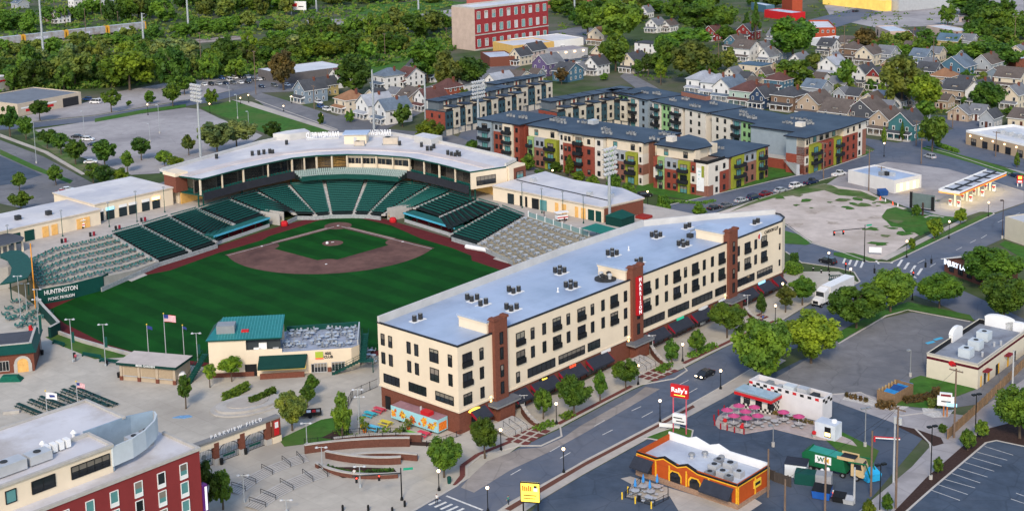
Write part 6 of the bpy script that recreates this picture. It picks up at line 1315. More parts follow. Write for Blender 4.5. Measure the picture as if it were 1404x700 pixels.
for px,py,w in spots:
 t=thing('patio_umbrella','pink umbrella '+w,'umbrella',(*G(px,py),.17),0,'pink umbrellas on the drive-in patio'); link('canopy',UMM,t); link('pole',UPM,t)
 cafe_table('grey table under the pink umbrella '+w,px,py,OCTW,1.05,'tables on the drive-in patio')
for i,(px,py) in enumerate([(1052,578),(1062,582),(1083,574)]): cafe_table(['grey table without umbrella near the red awning','grey table without umbrella at mid patio','grey table without umbrella against the diner wall'][i],px,py,OCTW,1.0,'tables on the drive-in patio')
for i,(px,py) in enumerate([(979,576),(980,583),(988,588),(997,590),(1007,593),(1020,595),(985,569),(993,563)]): b=MB(); b.cyl((0,0,0),(0,0,1.1),.14,n=8,m=mat('post_red',(.3,.02,.03),.6)); o=b.build('bollard',None,loc=(*G(px,py),.05)); tag(o,'red bollard along the rounded edge of the drive-in patio','bollard','red bollards of the patio')
for lab,px,py in (('planter of red flowers at the left of the patio',994,583),('planter of red flowers beside the white shed',1116,600),('planter of red flowers at the front of the patio',1017,592)): b=MB(); b.lathe([(.3,0),(.42,.6),(.01,.6)],PALEC,8); b.ball((0,0,.85),.42,REDP); o=b.build('flower_planter',None,loc=(*G(px,py),.17)); tag(o,lab,'planter')
hedge('hedge','low dark shrubs at the foot of the diner wall','shrubs',[(1060,568),(1115,583)],.8,.8,LEAFR,dens=30)
t,L_,D=box_building('shed','small white shed with pale blue roof and poster at the patio end','shed',(1117,598),(1145,605.5),(1154,599.5),2.9,mat('shed_white',(.62,.66,.7),.5),SIGNW,None,.0)
bx('roof_sheet',t,-L_,0,2.9,0,D,2.96,ROOFP); b=MB(); b.box(-L_*.52,-.04,.5,-L_*.22,-.01,2.4,BLACK); o=b.build('poster',t); bx('print',o,-L_*.5,-.06,.7,-L_*.24,-.045,1.4,WARM); b=MB(); b.lathe([(.5,2.96),(.5,3.4),(.3,3.5),(.01,3.5)],WHITE,10,(-L_*.25,D*.6)); b.build('roof_fan',t)
def pole_sign(name,label,px,py,z0,z1,w,ang,face,poles,pm):
 t=thing(name,label,'sign',(*G(px,py),0),ang)
 for x in poles: b=MB(); b.cyl((x,0,0),(x,0,z1-.1),.13,n=8,m=pm); b.build('post',t)
 b=MB(); b.box(-w/2,-.25,z0,w/2,.25,z1,face); o=b.build('sign_board',t); return t,o
hs=height_at(932,595,528); t,o=pole_sign('pole_sign',"tall red pole sign reading Rally's on two pink posts",932,594,hs-2.4,hs,3.4,R(-28),REDP,(-1.25,1.25),mat('pink_post',(.5,.1,.14),.5))
text("Rally's",1.25,SIGNW,o,(0,-.27,hs-1.0),FLAT,sx=1.0); bx('underline',o,-1,-.27,hs-2.0,1.1,-.255,hs-1.85,SIGNY); bx('reader_board',t,-1.3,-.3,2.0,1.3,.3,3.8,WHITE); b=MB(); b.box(-1.1,-.32,3.0,.6,-.31,3.2,BLACK); b.box(-.6,-.32,2.4,1,-.31,2.6,BLACK); b.build('reader_text',t)
b=MB(); b.box(-1.9,-.1,.3,1.9,.1,1.0,WHITE); b.cyl((-1.6,0,0),(-1.6,0,.3),.06,n=5,m=GREY); b.cyl((1.6,0,0),(1.6,0,.3),.06,n=5,m=GREY); o=b.build('banner_sign',None,loc=(*G(918,588),.1),rot=R(-15)); tag(o,'low white banner board on the grass below the red pole sign','sign')
hs=3.6; t,o=pole_sign('pole_sign','yellow square sign with red lettering at the bottom edge of the picture',728,712,3.2,6.3,3.0,R(-12),SIGNY,(-1.2,1.2),BLACK)
b=MB(); b.box(-1.6,-.28,3.0,1.6,-.2,3.2,BLACK); b.box(-1.6,-.28,6.3,1.6,-.2,6.5,BLACK); b.box(-1.6,-.28,3.2,-1.5,-.2,6.3,BLACK); b.box(1.5,-.28,3.2,1.6,-.2,6.3,BLACK); b.build('frame',o)
b=MB(); [b.box(-1.25+i*.32,-.3,5.0+.0*i,-1.05+i*.32,-.26,5.9-(i%3)*.12,REDP) for i in range(5)]; b.box(.55,-.3,5.0,1.2,-.26,5.6,WHITE); b.box(.6,-.3,5.6,1.1,-.26,5.95,BLACK); b.box(-1.1,-.3,4.2,1.0,-.26,4.35,BLACK); b.box(-1.1,-.3,3.7,.8,-.26,3.82,BLACK); b.build('print',o)
hs=height_at(1298,570,535); t,o=pole_sign('reader_sign','white arched restaurant reader sign on an orange post in the gravel bed',1296,571,2.2,4.0,3.0,R(-20),WHITE,(-.3,.3),mat('post_orange',(.5,.18,.05),.7))
b=MB(); b.box(-1.1,-.28,4.0,1.1,.28,4.7,WHITE); b.box(-.8,-.3,3.0,.9,-.27,3.2,BLACK); b.box(-.9,-.3,4.1,.9,-.27,4.5,mat('sign_maroon',(.2,.02,.03),.6)); b.box(.2,-.35,2.3,2.0,-.27,2.9,SIGNB); b.build('print',o)
t,L_,D=box_building('restaurant','cream white restaurant with maroon band and three roof gables at the right edge','restaurant',(1270,517),(1340,533.5),(1404,494),5.2,mat('pale_stucco',(.62,.56,.44),.8,.05,.5),mat('grey_gravel_roof',(.26,.29,.34),.8,.25,.4,col2=(.16,.17,.2),sc2=.2),None,1.0,D=26)
MARB=mat('maroon_band',(.09,.012,.02),.7); b=MB(); b.box(-L_-.03,-.04,4.0,.0,-.01,4.5,MARB); b.box(.01,-.04,4.0,.04,26,4.5,MARB); b.box(-L_+.26,.26,4.21,-L_+.3,25.7,5.19,BLACK); b.box(-L_+.3,25.7,4.21,-.3,25.74,5.19,BLACK); b.build('band',t)
b=MB(); b.box(-L_-.05,-.08,4.9,.08,.0,5.25,PALEC); b.box(0,-.08,4.9,.08,26,5.25,PALEC); b.build('coping',t)
for x0,x1,y,z in ((-L_-.2,-L_+3.0,13,6.8),(-L_+1.5,-L_+7.5,25.4,7.0),(-4.5,1.0,25.4,6.3)):
 b=MB();
 if y<20: b.box(x0,y-2,4.2,x0+.8,y+3,z-1,WHITE); n=10; pts=[(y+.5+2.7*math.cos(PI*i/n),z-1+1.2*math.sin(PI*i/n)) for i in range(n+1)]; b.poly([(x0+.8,p[0],p[1]) for p in pts],WHITE); b.poly([(x0,p[0],p[1]) for p in pts[::-1]],WHITE); [b.poly([(x0,pts[i][0],pts[i][1]),(x0+.8,pts[i][0],pts[i][1]),(x0+.8,pts[i+1][0],pts[i+1][1]),(x0,pts[i+1][0],pts[i+1][1])],WHITE) for i in range(n)]
 else: b.box(x0,y,4.2,x1,y+1,z-1,WHITE); n=10; c=(x0+x1)/2; w=(x1-x0)/2; pts=[(c+w*1.05*math.cos(PI*i/n),z-1+.9*math.sin(PI*i/n)) for i in range(n+1)]; b.poly([(p[0],y,p[1]) for p in pts],WHITE); [b.poly([(pts[i][0],y,pts[i][1]),(pts[i+1][0],y,pts[i+1][1]),(pts[i+1][0],y+1,pts[i+1][1]),(pts[i][0],y+1,pts[i][1])],WHITE) for i in range(n)]
 b.build('gable',t)
for x,y in ((-4.5,5),(-4.8,10.5),(-5.5,16.5)): b=MB(); b.box(x-1.2,y-1.2,4.3,x+1.2,y+1.2,6.1,SCR); b.cyl((x,y,6.1),(x,y,6.2),.5,n=10,m=CONDC); b.build('roof_unit',t)
for x,y in ((-2,7),(-2.4,14),(-1.6,15.5)): b=MB(); b.cyl((x,y,4.2),(x,y,5.2),.25,n=8,m=LGREY); b.build('vent',t)
b=MB(); n=10; b.poly([(-L_*.5+.75*math.cos(2*PI*i/n),-.07,4.1+.6*math.sin(2*PI*i/n)) for i in range(n)],REDP); b.box(-L_*.5,-.12,3.7,-L_*.5+.9,-.06,4.0,mat('sign_maroon',(.2,.02,.03),.6)); b.build('emblem',t)
for y,m,w in ((1.4,YTR,.5),(5,YTR,.8),(10,YTR,.8),(15,YTR,.8),(3,GLASS,1.0),(9,GLASS,1.2),(18,GLASS,1.5)): b=MB(); b.box(.01,y,.1,.06,y+w,2.3,m); b.build('door' if m==YTR else 'window',t)
for y in (3,14): bx('canopy',t,.02,y-.8,2.9,1.1,y+1.6,3.1,mat('sign_maroon',(.2,.02,.03),.6))
wf=mat('wood_board',(.22,.14,.08),.9,.2,2); K,a,L_,D=frame3((1202,548.6),(1226.3,555.5),(1252,538)); t=thing('dumpster_enclosure','brown board enclosure around blue dumpsters by the lawn','enclosure',(*K,0),a)
b=MB(); b.box(-L_,0,0,0,.15,2.2,wf); b.box(-.15,.15,0,0,D,2.2,wf); b.box(-L_,D-.15,0,-.15,D,2.2,wf); b.box(-L_,.15,0,-L_+.15,D-.15,2.0,wf); b.build('boards',t)
b=MB()
for i in range(6): b.box(-L_+.15,D*(i+.3)/6,0,-L_+.4,D*(i+.3)/6+.2,2.4,mat('wood_pale',(.4,.28,.14),.9))
b.build('posts',t)
DB=mat('dumpster_blue',(.03,.22,.5),.5,.15,1); DN=mat('dumpster_navy',(.02,.07,.22),.5,.15,1)
def dumpster(label,at,ang,m,s=1.0,lid=None):
 t=thing('dumpster',label,'dumpster',(*at,.03),ang); b=MB(); b.faces([(-1,-.7,.1),(1,-.7,.1),(1,.7,.1),(-1,.7,.1),(-1.1,-.9,1.1),(1.1,-.9,1.1),(1.1,.8,1.5),(-1.1,.8,1.5)],[(0,1,5,4),(1,2,6,5),(2,3,7,6),(3,0,4,7)],m); b.box(-1.2,-.3,.5,-1.05,.3,.7,m); b.box(1.05,-.3,.5,1.2,.3,.7,m); b.build('body',t)
 b=MB(); b.poly([(-1.1,-.9,1.12),(0,-.9,1.12),(0,.8,1.52),(-1.1,.8,1.52)],lid or m); b.poly([(0.02,-.9,1.12),(1.1,-.9,1.12),(1.1,.8,1.52),(.02,.8,1.52)],lid or m); b.build('lid',t); t.scale=(s,s,s); return t
def loc_w(K,a,x,y): return (K[0]+x*math.cos(a)-y*math.sin(a),K[1]+x*math.sin(a)+y*math.cos(a))
dumpster('light blue dumpster at the front of the board enclosure',loc_w(K,a,-L_*.5,1.8),a,DB,1.2); dumpster('navy dumpster in the middle of the board enclosure',loc_w(K,a,-L_*.5,4.6),a,DN,1.2); dumpster('light blue dumpster at the back of the board enclosure',loc_w(K,a,-L_*.5,7.2),a,DB,1.2)
for lab,px,m,w,h in (('dark red shrubs at the foot of the board enclosure',[(1203,557),(1215,560),(1226,558)],LEAFR,2.2,1.3),('dark red shrubs in a row behind the gravel bed',[(1240,552),(1262,549),(1275,545)],LEAFR,2.0,1.2),('large dark red shrub next to the reader sign',[(1278,544),(1288,544)],LEAFR,2.4,1.9),('golden shrubs behind the gravel bed',[(1272,557),(1292,558)],LEAFO,2.4,1.5),('round green shrub at the fence end',[(1288,591),(1297,591)],LEAFM,2.0,1.2),('dark green shrub at the wood enclosure right end',[(1258,545),(1264,545)],LEAFD,1.4,.8)): hedge('shrub',lab,'shrub',px,w,h,m,dens=40)
ground_sheet('gravel_bed',[(1264,560),(1275,556),(1298,562),(1308,562),(1300,572),(1280,573),(1266,568)],mat('pale_gravel',(.5,.48,.45),.95,.3,3),.12); ground_sheet('gravel_bed',[(1160,541),(1200,549),(1226,558),(1250,548),(1258,552),(1232,565),(1190,556),(1155,548)],mat('pale_gravel',(.5,.48,.45),.95,.3,3),.12)
for i,(px,py) in enumerate([(1161,544),(1167,546),(1173,547),(1180,549),(1187,551)]): hedge('shrub','small dark red shrub, %s in the row along the gravel strip by the drive'%ORD[i],'shrub',[(px-2,py),(px+2,py)],1.2,.9,LEAFR,dens=60)
def board_fence(label,px,h,m=wf,name='board_fence'):
 t=thing(name,label,'fence'); W_=[Vector(G(*p)) for p in px]; b=MB(); bp=MB()
 for i in range(len(W_)-1):
  p,q=W_[i],W_[i+1]; L_=(q-p).length; d=(q-p)/L_; n_=Vector((-d.y,d.x))*.06; k=max(2,int(L_/.5))
  for j in range(k): a_=p+d*L_*j/k; c=p+d*L_*(j+.93)/k; b.prism([tuple(a_-n_),tuple(c-n_),tuple(c+n_),tuple(a_+n_)],0.03,h+.05*((j*7)%3),m)
  for j in range(int(L_/2.6)+1): a_=p+d*min(L_,j*2.6); bp.box(a_.x-.1,a_.y-.1,0,a_.x+.1,a_.y+.1,h+.2,m)
 b.build('boards',t); bp.build('posts',t); return t
board_fence('weathered brown board fence along the alley at the right',[(1299,602),(1340,565),(1404,503),(1460,455)],1.8)
board_fence('dark board screen fence behind the orange restaurant',[(1052,655),(1062,660),(1085,668)],1.8,mat('dark_board',(.07,.06,.055),.9))
t=thing('bin_shelter','low white and green bin shelter behind the orange restaurant','shelter',(*G(1092,655),0),R(-20)); b=MB(); b.box(-2,0,0,1.6,3,2.3,mat('shed_white',(.62,.66,.7),.5)); b.box(-2.1,-.1,2.3,1.7,3.1,2.4,AWN); b.build('shed_box',t); bx('green_fence',t,0,-2.4,0,3.4,-.1,2.0,GREEN); bx('grey_fence',t,3.4,-2.3,0,6,-.2,2.1,mat('plywood_grey',(.3,.31,.32),.8))
dumpster('bright blue dumpster in front of the truck cab',G(1194,658),R(20),mat('dumpster_cyan',(.03,.38,.68),.5,.1,1),1.25); dumpster('blue open dumpster among orange barrels',G(1127,682),R(-25),mat('dumpster_royal',(.02,.1,.38),.5,.15,1),1.35,BLACK); dumpster('low black dumpster beside the pale boxes',G(1151,687),R(-25),BLACK,.95); dumpster('small pale grey dumpster at the foot of the white pole',G(1164,690),R(-25),LGREY,.8)
for i,(px,py) in enumerate([(1116,680),(1128,671),(1143,681)]): b=MB(); [b.cyl((0,0,.1+.25*k),(0,0,.35+.25*k),.3-.015*k,n=10,m=(SIGNO if k%2==0 else WHITE)) for k in range(4)]; o=b.build('traffic_barrel',None,loc=(*G(px,py),.05)); tag(o,['orange and white barrel left of the blue open dumpster','orange and white barrel behind the blue open dumpster','orange and white barrel right of the blue open dumpster'][i],'barrel','traffic barrels')
for i,(px,py) in enumerate([(1127,655),(1135,653)]): b=MB(); b.lathe([(.35,0),(.35,1.4),(.2,1.6),(.01,1.6)],WHITE,10); o=b.build('gas_tank',None,loc=(*G(px,py),.05)); tag(o,['left of two white upright tanks by the grey screen','right of two white upright tanks by the grey screen'][i],'tank')
b=MB(); b.box(-.15,-.15,0,.15,.15,1.0,REDP); b.box(.15,-.06,.85,4.4,.06,1.0,REDP); b.box(.15,-.07,.6,4.4,.07,.8,WHITE); o=b.build('barrier_gate',None,loc=(*G(1199,605),.05),rot=R(-12)); tag(o,'red and white barrier arm across the drive','barrier')
t,L_,D=box_building('shop','white flat-roofed gas station shop with pale roof and lit front','shop',(1162.6,250.5),(1226,265.5),(1263,249),4.2,mat('shop_white',(.62,.6,.58),.7,.05),BLUER,None,.5)
b=MB()
for i in range(7): b.box(.01,1+i*(D-2)/7,.4,.06,1+(i+.9)*(D-2)/7,2.8,WARM if i%2 else mat('shop_lit',(.8,.7,.3),.6,emit=.7))
b.build('lit_front',t)
for x,y,m in ((-L_*.4,D*.4,CONDC),(-L_*.5,D*.5,LGREY),(-L_*.3,D*.45,LGREY),(-L_*.45,D*.3,GREY)): bx('roof_unit',t,x-.7,y-.6,3.7,x+.7,y+.6,4.9,m)
dumpster('navy dumpster beside the white gas station shop',G(1210,268),R(10),DN,1.3)
a0=[G(*p,5.4) for p in ((1286,260.6),(1315.7,264),(1379.7,236.6),(1351,227))]; Kg=a0[1]; ag=math.atan2(a0[1][1]-a0[0][1],a0[1][0]-a0[0][0]); Wg=math.dist(a0[0],a0[1]); Lg=math.dist(a0[1],a0[2]); ag2=math.atan2(a0[2][1]-a0[1][1],a0[2][0]-a0[1][0])-PI/2
t=thing('fuel_canopy','long white fuel station canopy with orange and red edge, lit from below','canopy',(*Kg,0),ag2)
bx('deck',t,-Wg,0,4.6,0,Lg,5.2,WHITE,top=mat('canopy_top',(.42,.45,.5),.6,.1))
b=MB(); b.box(-Wg-.1,-.1,4.55,.1,0,4.85,mat('fuel_orange',(.8,.3,.03),.5,emit=.5)); b.box(0,0,4.55,.1,Lg,4.85,mat('fuel_orange',(.8,.3,.03),.5)); b.box(0,0,4.87,.1,Lg,5.1,REDP); b.box(-Wg-.1,-.12,5.2,.12,0,5.7,WHITE); b.box(0,0,5.2,.12,Lg,5.7,WHITE); b.box(-Wg-.1,0,5.2,-Wg,Lg,5.7,WHITE); b.build('fascia',t)
b=MB(); b.box(-Wg*.55,.3,5.21,-Wg*.45,Lg-.3,5.5,BLACK)
for k in range(5): b.box(-Wg+.3,Lg*(k+.5)/5-.2,5.21,-.3,Lg*(k+.5)/5+.2,5.45,BLACK)
b.build('roof_beams',t)
b=MB();
for k in range(8): b.box(-Wg*.75,Lg*(k+.3)/8,4.52,-Wg*.25,Lg*(k+.7)/8,4.59,mat('canopy_lamp',(1,.78,.3),.4,0,emit=7))
b.build('lamps',t)
for k in range(4):
 y=Lg*(k+.5)/4; bx('column',t,-Wg*.5-.25,y-.25,0,-Wg*.5+.25,y+.25,4.55,WHITE)
 for dx in (-1.4,1.2):
  p=loc_w(Kg,ag2,-Wg*.5+dx,y); q=thing('fuel_pump','%s fuel pump in the %s row under the canopy'%('left' if dx<0 else 'right',ORD[k]),'pump',(*p,.05),ag2,'fuel pumps'); bx('cabinet',q,-.45,-.3,0,.45,.3,1.9,WHITE); b=MB(); b.box(-.46,-.32,1.2,.46,-.29,1.7,REDP); b.box(-.3,-.33,.8,.3,-.3,1.1,BLACK); b.build('panel',q)
t,o=pole_sign('price_sign','red and yellow fuel price sign at the right edge by the street',1398,256,1.2,3.6,1.8,R(-15),REDP,(-.6,.6),WHITE); b=MB(); b.box(-.5,-.28,2.5,.5,-.26,3.4,SIGNY); b.box(-.6,-.28,1.4,.6,-.26,2.0,WHITE); b.build('print',o)
hb_=height_at(1265,296,266); t=thing('billboard','dark billboard seen from behind on a single post in the weeds','billboard',(*G(1265,296),0),R(-38)); b=MB(); b.cyl((0,0,0),(0,0,hb_-2.5),.3,n=8,m=mat('rust_brown',(.06,.04,.035),.8)); b.build('post',t); bx('panel',t,-3.4,.0,hb_-4,3.4,.15,hb_,mat('billboard_back',(.12,.16,.16),.7)); b=MB(); b.box(-3.8,-.5,hb_-4.4,-3.2,.1,hb_+.3,BLACK); b.box(2.6,-.5,hb_-4.4,3.3,.1,hb_-.4,BLACK); b.box(-3.8,-.5,hb_-4.5,3.8,-.2,hb_-4.2,BLACK); b.build('frame',t)
b=MB(); b.prism([G(*p) for p in ((1250,296),(1262,291),(1295,298),(1285,302))],.06,.12,PALEC); tag(b.build('billboard_pad'),'pale concrete pad under the billboard post','pad')
b=MB(); b.box(-1.6,-.06,.5,1.6,.06,2.0,WHITE); b.cyl((-1.3,0,0),(-1.3,0,.5),.06,n=5,m=GREY); b.cyl((1.3,0,0),(1.3,0,.5),.06,n=5,m=GREY); o=b.build('lot_sign',None,loc=(*G(1200,349),.05),rot=R(-12)); tag(o,'small white sign board on the vacant lot by the crossing','sign')
for i,(px,py) in enumerate([(1207,274),(1214,277),(1224,281),(1231,283)]): b=MB(); b.lathe([(.25,0),(.2,.1),(.12,.9),(.02,1.1)],SIGNO if i%2==0 else WHITE,8); o=b.build('traffic_cone',None,loc=(*G(px,py),.06)); tag(o,'%s of four cones and posts beyond the weeds, counted from the shop'%ORD[i],'cone','cones by the shop')
t,L_,D=box_building('office','brick office with grey gabled roof and lit INJURY LAWYERS sign behind the big trees','office',(1294.5,373),(1350,393),(1395,375),3.6,BRICK2,mat('grey_shingle',(.25,.25,.26),.9,.15,1),None,0)
b=MB(); m=mat('grey_shingle',(.25,.25,.26),.9,.15,1); b.poly([(-L_-.5,-.8,3.5),(-L_/2,-.8,6.0),(-L_/2,D,6.0),(-L_-.5,D,3.5)],m); b.poly([(.5,D,3.5),(-L_/2,D,6.0),(-L_/2,-.8,6.0),(.5,-.8,3.5)],m); b.poly([(-L_,-.05,3.55),(0,-.05,3.55),(-L_/2,-.05,5.8)],BRICK2); b.poly([(-L_-.5,-.82,3.5),(-L_/2,-.82,6.0),(-L_/2,-.82,5.7),(-L_-.2,-.82,3.4)],WHITE); b.poly([(.5,-.82,3.5),(-L_/2,-.82,6.0),(-L_/2,-.82,5.7),(.2,-.82,3.4)],WHITE); b.build('gable_roof',t)
text('INJURY LAWYERS',1.75,mat('neon_white',(.75,.85,1),.4,0,emit=.9),t,(-L_*.5,-.9,3.1),FLAT,sx=L_/15.5)
for k in range(4): window(t,-L_*(.15+.22*k),-.02,.8,1.6,1.6)
t,L_,D=box_building('warehouse','tan flat-roofed warehouse cut by the right edge above the big trees','warehouse',(1377,327),(1450,352),(1500,330),6.2,mat('tan_wall',(.52,.47,.37),.85,.05),mat('tan_roof',(.45,.46,.48),.7,.1,.3),None,.2)
ground_sheet('lawn',[(1370,335),(1378,330),(1450,353),(1450,365),(1404,356)],GRASS,.07)
t,L_,D=box_building('strip_shop','long tan strip of shops with pale roof and wall lamps','shop',(1324,198),(1420,222),(1445,205),5.2,mat('strip_tan',(.4,.3,.2),.85,.08),ROOFW,None,.8,D=22,cap=WHITE)
for k in range(6): bx('wall_lamp',t,-L_+2+k*L_/6,-.25,3.3,-L_+2.5+k*L_/6,-.01,3.7,LAMP); window(t,-L_+4+k*L_/6,-.02,.3,2.4,2.4,mull=1)
for k in range(4): bx('roof_unit',t,-L_*.8+k*4,8,4.4,-L_*.8+k*4+2,10,5.8,LGREY)
# HOUSES
WC={'white':(.66,.65,.63),'cream':(.6,.52,.4),'tan':(.4,.31,.23),'brown':(.2,.13,.09),'grey':(.32,.34,.36),'blue grey':(.2,.25,.3),'navy':(.03,.055,.11),'teal':(.05,.15,.16),'mint':(.36,.46,.4),'yellow':(.42,.33,.15),'red':(.22,.035,.035),'purple':(.12,.09,.19),'blue':(.07,.15,.21),'pink':(.48,.38,.34),'brick':(.28,.08,.05),'dark':(.08,.085,.1)}
RC={'grey':(.17,.18,.2),'dark grey':(.07,.075,.085),'brown':(.12,.1,.09),'orange':(.28,.15,.085),'maroon':(.12,.06,.055),'blue':(.09,.15,.21),'pale':(.34,.36,.4),'slate blue':(.13,.17,.22)}
def wmat(n): return mat('siding_'+n.replace(' ','_'),WC[n],.85,.08,.8)
def rmat(n): return mat('shingle_'+n.replace(' ','_'),RC[n],.9,.22,1.2,col2=tuple(c*.75 for c in RC[n]),sc2=.15)
def house(px,py,wall,roof,where,w=8,d=11,h=5.4,rh=3.2,ang=-42,style='gable',porch=1,chim=1,label=None,gcol=None,wing=0):
 w*=1.04; d*=1.06; h*=1.02; rh*=1.1
 lab=label or '%s house with %s roof %s'%(wall,roof,where)
 sm=min(1.0,scale_at(px,py)/2.2)
 t=thing('house',lab,'house',(*G(px,py),0),R(ang)); wm,rm=wmat(wall),rmat(roof); x=w/2; ov=.5
 b=MB(); b.box(-x,0,0,x,d,h,wm)
 if style=='gable': b.poly([(-x,0,h),(x,0,h),(0,0,h+rh)],wmat(gcol) if gcol else wm); b.poly([(x,d,h),(-x,d,h),(0,d,h+rh)],wm)
 elif style=='side': b.poly([(x,0,h),(x,d,h),(x,d/2,h+rh)],wmat(gcol) if gcol else wm); b.poly([(-x,d,h),(-x,0,h),(-x,d/2,h+rh)],wm)
 b.build('wall',t)
 b=MB(); th=.22; e=rh/(w/2)*ov if style=='gable' else rh/(d/2)*ov
 def plane(p):
  b.poly([(q[0],q[1],q[2]+th) for q in p],rm)
  n=len(p)
  for i in range(n): a,c=p[i],p[(i+1)%n]; b.poly([a,c,(c[0],c[1],c[2]+th),(a[0],a[1],a[2]+th)],WHITE if wall!='white' else wmat('grey'))
 if style=='gable': plane([(x+ov,-ov,h-e),(x+ov,d+ov,h-e),(0,d+ov,h+rh),(0,-ov,h+rh)]); plane([(-x-ov,d+ov,h-e),(-x-ov,-ov,h-e),(0,-ov,h+rh),(0,d+ov,h+rh)])
 elif style=='side': plane([(-x-ov,-ov,h-e),(x+ov,-ov,h-e),(x+ov,d/2,h+rh),(-x-ov,d/2,h+rh)]); plane([(x+ov,d+ov,h-e),(-x-ov,d+ov,h-e),(-x-ov,d/2,h+rh),(x+ov,d/2,h+rh)])
 elif style=='hip':
  k=max(.5,(d-w)/2); plane([(-x-ov,-ov,h),(x+ov,-ov,h),(0,d/2-k,h+rh)]); plane([(x+ov,-ov,h),(x+ov,d+ov,h),(0,d/2+k,h+rh),(0,d/2-k,h+rh)]); plane([(x+ov,d+ov,h),(-x-ov,d+ov,h),(0,d/2+k,h+rh)]); plane([(-x-ov,d+ov,h),(-x-ov,-ov,h),(0,d/2-k,h+rh),(0,d/2+k,h+rh)])
 else: b.box(-x-.2,-.2,h,x+.2,d+.2,h+.35,rm)
 ro=b.build('roof',t)
 if chim and style!='flat': b=MB(); cx=.8 if style=='gable' else x*.5; cy=d*.62; b.box(cx-.4,cy-.4,h+rh*.4,cx+.4,cy+.4,h+rh+.9,BRICK); b.build('chimney',ro)
 fm=WHITE if wall not in('white','cream','pink') else wmat('grey')
 fl=2 if h>4.6 else 1
 for k in range(fl):
  z=.9+2.7*k
  for fx in (-.28,.28): window(t,fx*w,-.02,z,1.0,1.5,fm=fm,mull=0)
  for fy in (.2,.5,.8): window(t,x+.02,fy*d,z,.95,1.45,face=PI/2,fm=fm,mull=0)
 if style=='gable' and rh>2.6: window(t,0,-.03,h+.4,.9,1.2,fm=fm,mull=0)
 if style=='side' and rh>2.4: window(t,x+.03,d/2,h+.3,.9,1.1,face=PI/2,fm=fm,mull=0)
 if style=='side' and rh>2.8:
  b=MB(); b.box(-1.1,d*.12,h+.2,1.1,d*.4,h+1.6,wm); b.poly([(-1.3,d*.1,h+1.6),(1.3,d*.1,h+1.6),(1.3,d*.42,h+2.5),(-1.3,d*.42,h+2.5)],rm); b.build('dormer',ro); window(t,0,d*.12-.02,h+.5,1.3,.9,fm=fm,mull=1)
 if porch:
  bx('porch_floor',t,-x*.9,-2.0,0,x*.9,-.01,.5,PALEC); b=MB(); b.poly([(-x*.98,-2.4,2.75),(x*.98,-2.4,2.75),(x*.98,-.02,3.45),(-x*.98,-.02,3.45)],rm); b.poly([(-x*.98,-2.4,2.5),(x*.98,-2.4,2.5),(x*.98,-2.4,2.75),(-x*.98,-2.4,2.75)],WHITE); b.poly([(x*.98,-2.4,2.5),(x*.98,-.02,2.5),(x*.98,-.02,3.45),(x*.98,-2.4,2.75)],WHITE); b.build('porch_roof',t)
  for fx in (-.85,-.3,.3,.85): bx('porch_column',t,fx*x-.12,-2.25,.5,fx*x+.12,-2.0,2.5,WHITE)
 bx('door',t,-.5,-.06,.5 if porch else .1,.5,-.01,2.6,mat('door_brown',(.1,.04,.03),.6))
 if wing: bx('side_wing',t,x,d*.3,0,x+wing,d*.9,3.0,wm); bx('wing_roof',t,x,d*.3-.3,3.0,x+wing+.3,d*.9+.3,3.25,rm)
 return t
H=house
H(411,141,'blue grey','dark grey','nearest the lawn street corner',9,11,5.8,3.6,-50)
H(434,132,'yellow','dark grey','behind the blue grey corner house',7,9,5,3,-50)
H(458,120,'white','maroon','half hidden by the big dark tree',8,10,5.5,3,-50)
H(467,155,'cream','orange','at the street edge left of the white gabled houses',9,10,5.6,3,-52,'hip')
H(497,163,'white','pale','between the orange roof and the light mast',9,12,6,3.4,-52)
H(521,170,'white','slate blue','with a porch right beside the light mast foot',8.5,12,6,3.4,-52)
H(520,122,'white','slate blue','with hipped roof behind the big dark tree',9,11,6,2.8,-50,'hip')
H(551,119,'white','maroon','with gable end beside the pale hipped house',8,10,5,3.2,-48,'side')
H(566,105,'white','dark grey','below the meadow at the top',9,10,5,3.4,-45,'side')
H(588,112,'white','grey','behind the brown crowned tree',8,10,5,3,-45)
H(553,148,'tan','brown','behind the white porch house',8,11,5,3,-50,'side')
H(576,152,'white','maroon','left of the townhouse ends',8,11,5.5,3.2,-50)
H(604,136,'brick','maroon','with hipped roof behind the first townhouses',9,9,5,3.2,-45,'hip',0)
H(628,128,'white','dark grey','with white gable above the townhouse roofs',7,9,4.5,3.4,-42,'gable',0)
H(672,128,'white','pale','with two pale gables behind the light mast bank',9,12,5,3.4,-42)
H(697,124,'cream','brown','with wide brown roof behind the townhouses',10,12,5,3,-42,'side',0)
H(740,104,'purple','grey','with violet walls near the lit lots',9,12,6,3.6,-42)
H(722,84,'pink','dark grey','left of the purple house',8,11,5.5,3.2,-42)
H(706,90,'cream','dark grey','right below the small brick shop',7,9,5,3.2,-42)
H(768,112,'blue','dark grey','with dark roof right of the purple house',9,11,5,3,-42,'side',0)
H(810,103,'white','dark grey','with a pointed turret beside the far townhouses',8,9,5,3.4,-42)
H(818,84,'cream','maroon','small, at the edge of the big left tree',7,8,4.4,2.8,-42)
H(817,62,'cream','orange','large, with orange roof beside the gravel yard',11,13,5.8,3.6,-42)
H(860,100,'cream','dark grey','half hidden among the central trees',8,11,6,3.2,-42)
H(884,73,'white','dark grey','with flat dark roof among the central trees',13,9,5,.4,-42,'flat',0,0)
H(893,45,'white','grey','with gable between the two tall top trees',8,9,5,3,-42)
H(912,44,'white','brown','low, right of the gable between the tall trees',7,8,4,2.6,-42)
H(882,25,'white','grey','smallest, far up between the tall trees',6,7,4.5,3,-42)
